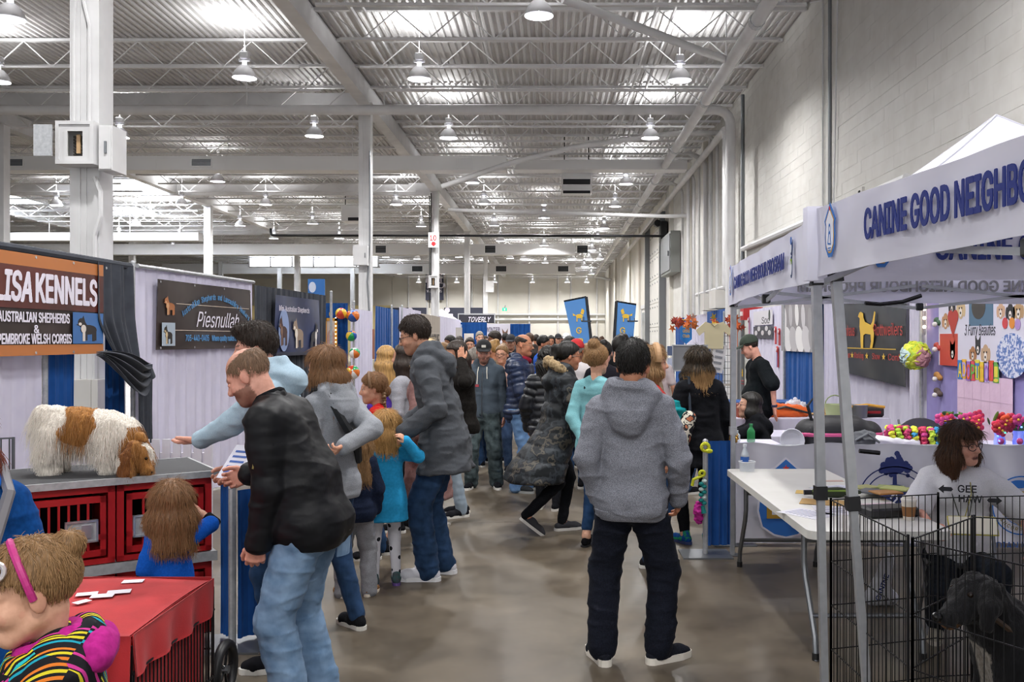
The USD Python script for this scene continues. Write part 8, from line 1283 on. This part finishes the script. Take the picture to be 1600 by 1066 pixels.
person('young man in a pale blue hoodie reaching out his open hand to the dog', x5, y5, w5, 1.85, 'm', skin='rosy', lean=22, head=(8, 14, 0), hair=('quiff', 'dark'), top=dict(kind='hoodie', mat=BLUEH, hood=True, droop=.6, cuffs=BLUEH, band=BLUEH), bottom=dict(mat=J_DARK), hands=(loc5(W(266, 722, 5.15)), loc5(W(372, 735, 4.85))), hdir=(hd5, None), palms=(tuple(Rz(-w5) @ np.array([.2, 0, 1.0])), None), curl=(.22, .7), poles=((-.3, -.6, -1), None), seed=7)
t = thing('leaflet', 'printed white leaflet held by the man in the bomber jacket', 'paper', W(370, 722, 4.62)); a = W(370, 722, 4.6); M = np.block([[Rz(-30) @ Rx(50), a[:, None]], [np.zeros((1, 3)), np.ones((1, 1))]]); obj('sheet', move(chamfer_box((.15, .2, .002), .0005), M), cm('#d8d8e6', .6), t); obj('print', [move(chamfer_box((.1, .012, .001), .0002).apply_translation((0, .06 - .03 * k, .0018)), M) for k in range(5)], cm('#3f62ac', .6), t, kind='stuff')
folk('girl in a grey hoodie with long straight brown hair and one hand on her hip', 516, 5.5, 56, 1.70, sex='f', hair=('long', 'light', .30), top=dict(kind='hoodie', mat=cloth('#85888e', '#989ba1', 200), hood=True, hoodr=.04), bottom=dict(mat=J_DARK, fit=.01), head=(8, 10, 0), hw=(None, W(538, 697, 5.25)), poles=(None, (1, -.55, .05)), curl=(.5, .8), extras=(strap('#17181b', -1, .05),), shoes=SNB, seed=8, feet=((-.1, .05, 8), (.12, -.1, -10)))
# -- children in the aisle
vest = cloth('#1d2436', '#242c42', 90)
folk('child with long sandy hair in a navy vest, grey joggers and leopard print shoes', 555, 6.25, 22, 1.2, sex='c', skin='pale', hair=('long', 'sandy', .33), top=dict(kind='puffer', mat=vest, off=.03, puff=.008, hem=.14, name='vest'), bottom=dict(mat=cloth('#75767a', '#85868b', 160), fit=.022, fold=.02, hem=.03), shoes=dict(mat=ramp_mat('leopard', 130., [(0, '#2a1c12'), (.35, '#5a3a1e'), (.55, '#a87a44')], .7, 'voronoi_texture'), sole=cm('#d8cfbf', .6), low=True), seed=9, feet=((-.09, .0, 6), (.09, -.03, -34)))
stars = ramp_mat('star_print', 13., [(0, '#1d1e24'), (.20, '#c9c8cf')], .8, 'voronoi_texture', extra={'randomness': .55})
folk('child in a turquoise jacket and star print leggings with a blonde ponytail', 603, 6.5, 16, 1.24, sex='c', skin='pale', hair=('long', 'blond', .21), top=dict(kind='jacket', mat=cloth('#2f9cd0', '#2a90c2', 60), off=.022, hem=.24, flare=.02, name='soft_jacket'), bottom=dict(mat=stars, fit=.006, fold=.004, hem=.07), shoes=dict(mat=cloth('#4a5054', '#3c5a5c', 60), sole=cm('#6a4f96', .6)), head=(10, -6, 0), hw=(None, W(634, 690, 6.3)), poles=(None, (1, -.4, -.6)), seed=10, feet=((-.08, .0, 5), (.075, .02, -5)))
FLC = cloth('#474a4f', '#55585d', 240)
def braidx(J):
 hl = J['hl']; p = hl((-.045, -.075, -.05))
 for k in range(8): obj('braid_knot', sph(p + np.array([.006 * (-1) ** k, -.01, -k * .024]), (.021, .019, .017), 1), 'braid_hair', J['t'], world=False)
mat('braid_hair', '#5a4128', .5, noise=(120, '#7a5c3c', .3, .7))
folk('man with glasses in a charcoal fleece and white sneakers leaning over the children', 694, 6.72, 86, 1.93, sex='m', skin='fair', lean=19, head=(16, 6, 0), hair=('short', 'dark'), beard=('#3a2c24', .35), top=dict(kind='hoodie', mat=FLC, off=.034, hood=True, hem=.22, flare=.05, fold=.022, name='fleece_jacket'), bottom=dict(mat=J_DARK, fit=.026, fold=.018), shoes=SNW, hw=(W(632, 676, 6.45), W(628, 668, 6.95)), poles=((-.25, -1, -.3), None), curl=(.7, .7), extras=(glasses(),), seed=11, feet=((-.10, .10, 2), (.12, .02, -4)))
folk('woman in a dusty pink coat and cropped black leggings behind the fleece jacket', 668, 7.75, 62, 1.73, sex='f', hair=('long', 'platinum', .34), top=dict(kind='coat', mat=cloth('#8a6a66', '#7d5f5c', 60), hem=.52, flare=.05), bottom=dict(mat=BLACK, fit=.004, crop=.3), shoes=dict(SLIP, mat=cloth('#4b4c50')), hw=(W(634, 690, 7.5), None), seed=12, feet=((-.16, .26, 10), (.08, .0, -8)))
folk('girl with a braided crown in a red top watching the booth', 590, 7.35, 94, 1.47, sex='c', skin='fair', hair=('bun', 'light', (0, -.09, -.03)), top=dict(kind='sweater', mat=cloth('#b3221f', '#a01d1b', 80)), bottom=dict(mat=J_DARK), extras=(braidx, headband('#6a4c30', .014)), head=(6, 6, 0), seed=13)
folk('person in a light grey sweater with a dark bag behind the man with glasses', 634, 8.35, 70, 1.70, sex='f', hair=('long', 'dark', .3), top=dict(kind='sweater', mat=cloth('#8b8c93', '#9a9ba2', 120)), bottom=dict(mat=BLACK), extras=(strap('#1d1e22', 1, .06),), seed=14)
folk('blonde woman in a purple sweater looking into the booth', 604, 9.3, 52, 1.67, sex='f', hair=('long', 'blond', .34), top=dict(kind='sweater', mat=cloth('#4f3490', '#442c80', 80)), bottom=dict(mat=J_DARK), seed=15)
# -- middle of the aisle
folk('dark-haired woman holding a hand to her forehead, black jacket over pink', 722, 9.1, 112, 1.73, sex='f', skin='fair', hair=('long', 'dark', .36), top=dict(kind='jacket', mat=cloth('#242220', '#1c1a19', 60)), bottom=dict(mat=denim('#8a9aa8', '#a0aebb')), head=(16, 5, 0), hw=(W(722, 566, 8.85), None), poles=((-.9, .2, -.8), None), hdir=((.15, .1, 1), None), palms=((.6, -.6, 0), None), curl=(.12, .5), seed=16)
def badge(col, w, h, z=-.06, x=.06):
 def f(J): p = J['C2'] + J['RT'] @ np.array([x, .115 * J['s'] * J['g'] + J['o'] + .012, z]); obj('chest_print', chamfer_box((w, .008, h), .002).apply_translation(p), cm(col, .6), J['t'], world=False)
 return f
def arm_print(J):
 a, b = J['sh'][1], J['el'][1]
 for k in range(4): p = a + (b - a) * (.35 + .16 * k); obj('sleeve_print', chamfer_box((.008, .03, .025), .002).apply_translation(p + np.array([.068, .01, 0])), cm('#d0d2d4', .6), J['t'], world=False)
ZH = cloth('#434c55', '#525c66', 200)
folk('young man in a charcoal zip hoodie and black cap walking towards the camera', 756, 10.8, 176, 1.73, sex='m', g=1.1, skin='rosy', hair=('short', 'dark'), beard=('#4a3426', .55), head=(14, 8, 0), top=dict(kind='hoodie', mat=ZH, hood=True, hoodr=.035), bottom=dict(mat=J_BLACK, fit=.034, fold=.02), shoes=SNB, hands=((-.24, .0, .82), (.24, .03, .83)), extras=(cap_hat('#18191c', mark='#b9b6ac'), drawstrings(), badge('#a53a44', .05, .03), arm_print), seed=17, feet=((-.15, .0, 14), (.14, .05, -10)))
PUF = mat('navy_puffer', '#1a2640', .38, noise=(12, '#22304e', .3, .7), spec=.5)
folk('balding man with a moustache in a navy puffer jacket facing right', 814, 10.55, -100, 1.80, sex='m', g=1.2, skin='tan', hair=('ring', 'dark'), beard=('#2a1f1a', .0), head=(4, -2, 0), top=dict(kind='puffer', mat=PUF, off=.036, pitch=.065, puff=.016, hem=.15, hood=True, hoodr=.04, collar=.022), bottom=dict(mat=denim('#53739c', '#6d8cb2'), fit=.034, fold=.018), shoes=dict(mat=cloth('#26282a'), sole=cm('#8b8d8c', .6)), hands=(None, (.24, .16, .86)), extras=(glasses('#6a5a4a', .021), lambda J: obj('moustache', skin_of(Form().cap(J['hl']((-.026, .088, -.056)), J['hl']((.026, .088, -.056)), .008), .005), cm('#241b17', .8), J['t'], smooth=True, world=False), lambda J: obj('scarf', skin_of(Form().chain([J['C3'] + J['RT'] @ np.array([math.sin(a) * .06, .05 + math.cos(a) * .05, .01 - .03 * math.cos(a)]) for a in np.linspace(-1.6, 1.6, 7)], .03), .014), cloth('#7a1f30'), J['t'], smooth=True, world=False)), seed=18, feet=((-.12, .06, 10), (.12, -.03, -12)))
folk('woman with dark glasses and sandy hair just behind the man in the cap', 785, 12.2, 165, 1.66, sex='f', hair=('bun', 'sandy', (0, -.07, .11)), top=dict(kind='tee', mat=cloth('#b9968a')), extras=(glasses('#1c1c20', .026),), seed=19)
folk('woman with curly black hair in a black puffer jacket, back to the camera', 856, 9.4, -14, 1.66, sex='f', hair=('curly', 'black', .24, 1.25), top=dict(kind='puffer', mat=mat('black_puffer', '#14161a', .4, noise=(9, '#1e2026', .3, .7)), hem=.16), bottom=dict(mat=BLACK, fit=.004), shoes=SNB, seed=20)
def furx(J):
 F = Form(); C3, RT, s = J['C3'], J['RT'], J['s']; F.chain([C3 + RT @ np.array([math.sin(a) * .135, -.075 - math.cos(a) * .085, .10 - .10 * abs(math.sin(a * .5))]) * s for a in np.linspace(-2.5, 2.5, 15)], .036, .02); m, c = fur(F, .010, lambda p: np.array(lin('#a08a68')), .02, 60, 4); obj('fur_trim', m, 'fur', J['t'], smooth=True, world=False, color=c)
folk('woman in a long camouflage puffer coat with fur trimmed hood, one heel kicked back', 872, 8.3, -72, 1.72, sex='f', skin='tan', lean=9, head=(6, -4, 0), hair=('pony', 'black', .16), top=dict(kind='coat', mat=cam_, off=.05, hem=.46, flare=.10, quilt=True, pitch=.13, puff=.012, drift=(0, -.22, .02), hood=True, hoodr=.06, name='puffer_coat'), bottom=dict(mat=BLACK, fit=.003), shoes=dict(SLIP, mat=cloth('#3a3a3e')), hands=((-.2, .22, .95), (.2, .3, 1.0)), extras=(glasses('#20201f', .022), furx), seed=21, feet=((-.06, .06, 4), (.06, -.32, -10, .10, 38)))
t = thing('shoe_pompom', 'grey fluffy pom-pom on the slip-on shoe of the woman in camouflage', 'pompom', (0, 0, 0)) if False else None
folk('girl with a hair bun in a pale teal sweater, elbow out and jeans cropped', 932, 7.7, -32, 1.69, sex='f', skin='pale', hair=('bun', 'sandy', (0, -.065, .13), 1.0), top=dict(kind='sweater', mat=cloth('#6fa3aa', '#7aafb5', 120), off=.014), bottom=dict(mat=denim('#1d3350', '#2a4468'), fit=.006, crop=.2), shoes=FLAT, hw=(W(911, 690, 7.55), None), poles=((-1, -.3, .05), None), curl=(.8, .5), extras=(lambda J: obj('tank_strap', tube([J['C3'] + J['RT'] @ np.array(q) for q in ((-.09, .06, -.03), (-.10, -.02, .0), (-.06, -.085, -.08))], .008, 6), BLACK, J['t'], world=False),), seed=22, feet=((-.10, .0, 12), (.08, .06, -4)))
# -- man in the heather grey hoodie
folk('man in a heather grey hoodie and dark trousers standing with his back to the camera', 986, 4.95, -8, 1.725, sex='m', g=1.04, skin='tan', hair=('short', 'black', 0, 1.25), top=dict(kind='hoodie', mat=HEATH, hood=True, hoodr=.06, droop=1.3, band=HEATH, cuffs=HEATH, hem=.125, fold=.022, off=.03), bottom=dict(mat=cloth('#15171f', '#1c1f29', 120), fit=.032, fold=.018, hem=.07), shoes=dict(mat=cloth('#191b22', '#22242c', 90), sole=cm('#ded8cd', .5), thick=.036), hw=(W(934, 776, 4.98), W(1060, 776, 5.0)), head=(4, -10, 2), curl=(.6, .5), extras=(glasses(), lambda J: [obj('heel_tab', chamfer_box((.014, .008, .02), .002).apply_translation(J['an'][i] + Rz((24, -52)[i]) @ np.array([.0, -.07, -.035])), cm('#c8552a', .6), J['t'], world=False) for i in (0, 1)]), seed=23, feet=((-.155, -.02, 24), (.15, .03, -52)))
# -- right of the aisle
folk('young woman with a tan headband in a red and navy jacket facing right', 1016, 7.1, -84, 1.68, sex='f', skin='fair', hair=('bob', 'sandy', .18), top=dict(kind='jacket', mat=ramp_mat('red_navy', 1.2, [(0, '#b8322c'), (.5, '#1d2448'), (.62, '#b8322c')], .6), off=.026), bottom=dict(mat=J_DARK), extras=(headband('#b08a62', .03),), seed=24)
folk('woman in a white t-shirt with a low hair bun, far right of the aisle', 1030, 13.6, -20, 1.66, sex='f', hair=('bun', 'light', (0, -.1, -.01)), top=dict(kind='tee', mat=cloth('#c9bfc2')), bottom=dict(mat=J_DARK), seed=25)
def bagx(J):
 F = Form(); c = J['C1'] + np.array([-.20, -.02, -.02]); F.cap(c + np.array([-.01, 0, .15]), c + np.array([-.06, .0, -.12]), .085, .10); obj('teal_vest', wrinkle(skin_of(F, .012), .02, (10, 10, 20), 3), cloth('#1f8c90', '#1a7a80', 50), J['t'], smooth=True, world=False); F = Form(); c = c + np.array([.03, -.10, -.03]); F.cap(c + np.array([.03, 0, .10]), c + np.array([-.05, 0, -.08]), .06, .085); obj('shoulder_bag', skin_of(F, .010), ramp_mat('bag_print', 14., [(0, '#16171a'), (.44, '#c9c4b4'), (.56, '#23262a'), (.62, '#b06a4a')], .6), J['t'], smooth=True, world=False); obj('bag_strap', tube([c + np.array([.04, 0, .15]), J['C3'] + np.array([-.12, -.06, .03]), J['C3'] + np.array([-.12, .04, .03])], .012, 6), cm('#26303c', .6), J['t'], world=False)
folk('woman with dark to blonde bobbed hair in a black cardigan with teal vest', 1092, 7.85, 14, 1.67, sex='f', g=1.15, skin='fair', hair=('bob', 'black', .24, 1.15, False, '#a8865a'), top=dict(kind='coat', mat=BLACK, hem=.22, flare=.05, name='cardigan'), bottom=dict(mat=BLACK, fit=.008, crop=.12), shoes=dict(mat=cloth('#1f4f9a', '#2f9a6a', 22, lo=.5, hi=.56), sole=cm('#3d4a7a', .6)), extras=(bagx,), seed=26, feet=((-.12, .02, 18), (.12, .02, -8)))
folk('bald man in black bending over a table behind the bob-haired woman', 1066, 10.4, -55, 1.72, sex='m', skin='fair', lean=38, head=(20, 0, 0), hair=('ring', 'sandy'), top=dict(kind='sweater', mat=BLACK, fold=.02), hands=((-.2, .5, .85), (.2, .5, .85)), seed=27)
def rott(J):
 p = J['C2'] + J['RT'] @ np.array([0, .115 * J['s'] * J['g'] + J['o'] + .02, .03]); obj('shirt_print', prism(affinity.scale(star, .03, .05, origin=(0, 0)), 0, .006).apply_transform(plane_T(p + np.array([.07, -.01, 0]), (-1, 0, 0))), 'print_gold', J['t'], world=False); obj('shirt_print', [chamfer_box((.13, .006, .015), .001).apply_translation(p + np.array([.05, -.005, -.09 - .035 * k])) for k in (0, 1)], cm('#8a2a34', .6), J['t'], world=False); obj('wristband', lathe_on(J['wr'][0] * .9 + J['el'][0] * .1, J['wr'][0], .034), cm('#2a2c4a', .6), J['t'], world=False)
folk('man in a dark green cap and black printed t-shirt looking down behind the table', 1186, 10.9, 92, 1.80, sex='m', g=1.14, skin='rosy', lean=4, head=(26, -16, 0), hair=('short', 'dark'), top=dict(kind='tee', mat=cloth('#15181b', '#1b1f22', 90), off=.02, sleeve=.5), bottom=dict(mat=BLACK), hw=(W(1210, 636, 10.55), None), poles=((-1, -.25, -.2), None), curl=(.15, .5), palms=((0, -1, 0), None), extras=(cap_hat('#2f3a30'), rott), seed=28)
def chair(t_label, x, y, yaw, zs=.45, col='#2b2c30'):
 t = thing('folding_chair', t_label, 'chair', (x, y, 0), yaw); R = lambda p: np.array(p, float)
 obj('seat', chamfer_box((.42, .42, .03), .01).apply_translation((0, 0, zs - .015)), cm(col, .5), t, world=False); obj('backrest', chamfer_box((.42, .025, .28), .01).apply_translation((0, -.22, zs + .28)), cm(col, .5), t, world=False)
 for sx in (-.2, .2): obj('leg', tube([R((sx, .2, 0)), R((sx, -.2, zs + .4))], .011, 6), 'steel_grey', t, world=False); obj('leg', tube([R((sx, -.22, 0)), R((sx, .16, zs - .03))], .011, 6), 'steel_grey', t, world=False)
x27, y27 = X_(1196, 8.75), 8.75
chair('dark folding chair under the seated woman in the black hoodie', x27 + .03, y27, 80)
person('seated woman with dark hair and glasses in a black hoodie, hands at her mouth', x27, y27, 76, 1.62, 'f', g=1.15, skin='pale', lean=20, seat=.45, hair=('long', 'black', .2), top=dict(kind='hoodie', mat=BLACK, hood=True), bottom=dict(mat=BLACK), feet=((-.1, .42, 4), (.1, .42, -4)), hands=((-.06, .42, .98), (.04, .42, .98)), curl=(.6, .6), poles=((-.6, -.2, -1), (.6, -.2, -1)), head=(-4, 10, 0), extras=(glasses('#8a5a5a'),), seed=29)
x28, y28 = X_(1496, 5.45), 5.45
chair('dark folding chair under the seated woman in the white t-shirt', x28 + .02, y28 + .02, 166)
def gee(J):
 s, RT, C2 = J['s'], J['RT'], J['C2']; base = C2 + RT @ np.array([0, .105 * s * J['g'] + J['o'] + .06, .075]); fx, fz = RT @ np.array([-1., 0, 0]), RT[:, 2]; T = lambda x, z: plane_T(base + fx * x + fz * z, fx, fz)
 obj('lettering', [move(text('GEE', .040, .10), T(-.035, .005)), move(text('HAW', .040, .125), T(-.03, -.052))], cm('#26272e', .6), J['t'], world=False)
 ar = Polygon([(-.05, 0), (-.02, .025), (-.02, .012), (.02, .012), (.03, 0), (.02, -.012), (-.02, -.012), (-.02, -.025)]); obj('arrow_print', move(prism(ar, 0, .003), T(-.09, .02)), cm('#26272e', .6), J['t'], world=False); obj('arrow_print', move(prism(affinity.scale(ar, -1, 1, origin=(0, 0)), 0, .003), T(.15, -.036)), cm('#26272e', .6), J['t'], world=False)
 n = J['C3'] + RT @ np.array([0, 0, .0]); mid = base + fz * -.16
 obj('lanyard', [tube([J['C3'] + RT @ np.array([sx * .07, .0, .012]), J['C3'] + RT @ np.array([sx * .075, .095 * s + J['o'], -.05]), mid + fx * -sx * .02 + RT[:, 1] * .02], .0035, 5) for sx in (-1, 1)], cm('#3a3c34', .6), J['t'], world=False); obj('lanyard', tube([J['C3'] + RT @ np.array([-.05, .1 * s, -.05]), base + fx * .035 + RT[:, 1] * .012, mid + fx * .0], .0035, 5), cm('#a8a060', .6), J['t'], world=False)
person('seated woman with glasses in a white GEE HAW t-shirt talking to the right', x28, y28, 166, 1.66, 'f', g=1.14, skin='rosy', lean=4, seat=.44, hair=('long', 'dark', .27, 1.05, True, '#5a3a24'), top=dict(kind='tee', mat=cloth('#d6d6da', '#cbcbd0', 160), off=.02, sleeve=.5), bottom=dict(mat=cloth('#1d2128', '#262b34', 60)), shoes=dict(mat=cloth('#b0a99c'), sole=cm('#cfc8bb', .6)), feet=((-.16, .30, 10), (.14, .10, -10)), hands=((-.34, .22, .60), (.2, .42, .70)), curl=(.5, .6), poles=((-1, -.4, -.3), (1, -.4, -.3)), head=(4, 42, 4), open_mouth=1, extras=(glasses('#2a1c22', .026), gee), seed=30)
t = thing('yellow_folder', 'yellow folder held on the lap of the woman in white', 'folder', W(1515, 820, 5.1)); a = W(1520, 822, 5.06); M = np.block([[Rz(-8) @ Rx(58), a[:, None]], [np.zeros((1, 3)), np.ones((1, 1))]]); obj('cover', move(chamfer_box((.26, .11, .008), .002), M), cm('#b5ac4e', .6), t); obj('paper_edge', move(chamfer_box((.25, .1, .004), .001).apply_translation((0, 0, .006)), M), cm('#d6d2c4', .6), t)
# -- crowd further down the hall: (column, row of the head's top, depth, yaw, look)
CR = [(655, 529, 13.0, 60, 'm', 'dark', '#3c3a40', 'dark-haired man seen over the charcoal hood'), (668, 530, 11.6, 70, 'f', 'blond', '#b9a890', 'blonde woman with her hair up beside the far column'), (697, 536, 14.0, 95, 'f', 'sandy', '#6a5a50', 'sandy-haired woman left of the woman with her hand raised'), (705, 526, 15.5, 110, 'm', 'black', '#5a2430', 'bearded man in maroon behind the sandy-haired woman'), (717, 527, 17.5, 10, 'm', 'dark', '#40424a', 'man with dark hair before the pale blue placard'), (734, 529, 16.5, 175, 'm', 'dark', '#3e4a3a', 'man in olive looking down before the white display board'), (742, 546, 12.5, 40, 'f', 'grey', '#8d8474', 'woman with grey hair left of the black cap'), (749, 519, 20.0, 180, 'm', 'grey', '#23283a', 'grey-haired man in dark blue below the white sign'), (776, 519, 14.5, 120, 'm', 'dark', '#3a2a30', 'tall dark-haired man looking left behind the black cap'), (772, 533, 13.0, 30, 'f', 'blond', '#8f7a64', 'blonde woman just behind the black cap'), (799, 524, 17.0, 170, 'm', 'dark', '#2b2c33', 'man with a dark cap left of the balding head'), (828, 522, 18.0, 20, 'm', 'brown', '#3d3836', 'brown-haired man right of the balding head'), (846, 526, 14.5, -80, 'm', 'black', '#1f56b4', 'man in a bright blue jacket looking right'), (838, 524, 24.0, 0, 'm', 'dark', '#2c2d33', 'far dark-haired figure left of the bright blue jacket'), (861, 525, 22.0, 180, 'f', 'black', '#26262b', 'woman with black hair facing the camera down the aisle'), (872, 523, 24.0, 170, 'm', 'dark', '#7d3a34', 'man with a dark cap far down the aisle'), (885, 522, 21.0, 200, 'm', 'grey', '#c9c9cc', 'man in a white cap before the leaning flag'), (890, 527, 12.5, 10, 'f', 'black', '#1f1f24', 'woman with black hair left of the red cap'), (899, 532, 10.8, -20, 'm', 'grey', '#c9c3c4', 'man in a red cap and white collar'), (918, 538, 11.6, -30, 'f', 'sandy', '#4a3f3a', 'sandy-haired woman behind the hair bun'), (929, 527, 18.0, 0, 'm', 'black', '#222228', 'dark-haired figure between the two flags'), (944, 535, 10.1, -20, 'f', 'black', '#1d1c22', 'woman with black hair right of the hair bun'), (965, 529, 11.9, -40, 'm', 'black', '#141518', 'person in a raised black hood'), (974, 523, 13.6, 10, 'm', 'dark', '#35302c', 'tall dark man below the right flag'), (985, 534, 12.8, -20, 'm', 'black', '#c4502e', 'person in an orange shirt below the right flag'), (1006, 536, 12.0, -30, 'm', 'dark', '#8a7a64', 'dark-haired man in tan left of the white t-shirt'), (1022, 540, 17.0, -30, 'f', 'brown', '#6a4238', 'woman in brown left of the grey display board'), (758, 526, 26, 180, 'm', 'dark', '#2a3a64', 'far man in blue under the white sign'), (790, 522, 22, 30, 'm', 'black', '#44363a', 'far dark-haired man left of the dark cap'), (812, 527, 25, 0, 'f', 'brown', '#54504c', 'far woman behind the balding head'), (850, 527, 30, 10, 'm', 'dark', '#3a3c44', 'far man left of the leaning flag'), (880, 526, 32, 0, 'f', 'dark', '#5a2c30', 'far figure in dark red left of the leaning flag'), (908, 525, 28, 0, 'm', 'dark', '#2f3038', 'far figure at the foot of the leaning flag'), (940, 527, 26, 0, 'f', 'brown', '#4a4c54', 'far figure between the flags, brown hair'), (826, 530, 34, 180, 'f', 'light', '#7a6a64', 'very far woman in the middle of the aisle'), (866, 529, 36, 0, 'm', 'dark', '#26262c', 'very far man in the middle of the aisle')]
for k, (u, v, y, yaw, sx, hc, col, lab) in enumerate(CR):
 H = EYE + (530 - v) / FPX * y; kw = {}; hst = ('short', hc) if sx == 'm' else (('long', hc, .26) if k % 3 else ('bun', hc, (0, -.07, .10)))
 if 'cap' in lab and 'behind the black cap' not in lab and 'left of the black cap' not in lab and 'left of the red cap' not in lab and 'left of the dark cap' not in lab and 'black cap' not in lab: kw['extras'] = (cap_hat('#b3262a' if 'red cap' in lab else '#d6d6d8' if 'white cap' in lab else '#202126', back='red cap' in lab),)
 if 'bearded' in lab: kw['beard'] = ('#1d1613', .8)
 if 'hood' in lab and 'raised' in lab: hst = ('short', 'black', 0, 2.6)
 folk(lab, u, y, yaw, min(max(H, 1.55), 1.9), sex=sx, skin=('fair', 'pale', 'tan', 'rosy', 'brown')[(k * 3) % 5] if 'bright blue' not in lab else 'tan', hair=hst, top=dict(kind=('jacket', 'sweater', 'hoodie')[k % 3], mat=cloth(col), hood=k % 3 == 2), bottom=dict(mat=(J_DARK, BLACK, J_MID)[k % 3]), res=max(.016, .0012 * y), seed=40 + k, head=((6, 0, 12, 3)[k % 4], (-20, 12, 0, 20)[k % 4], 0), **kw)
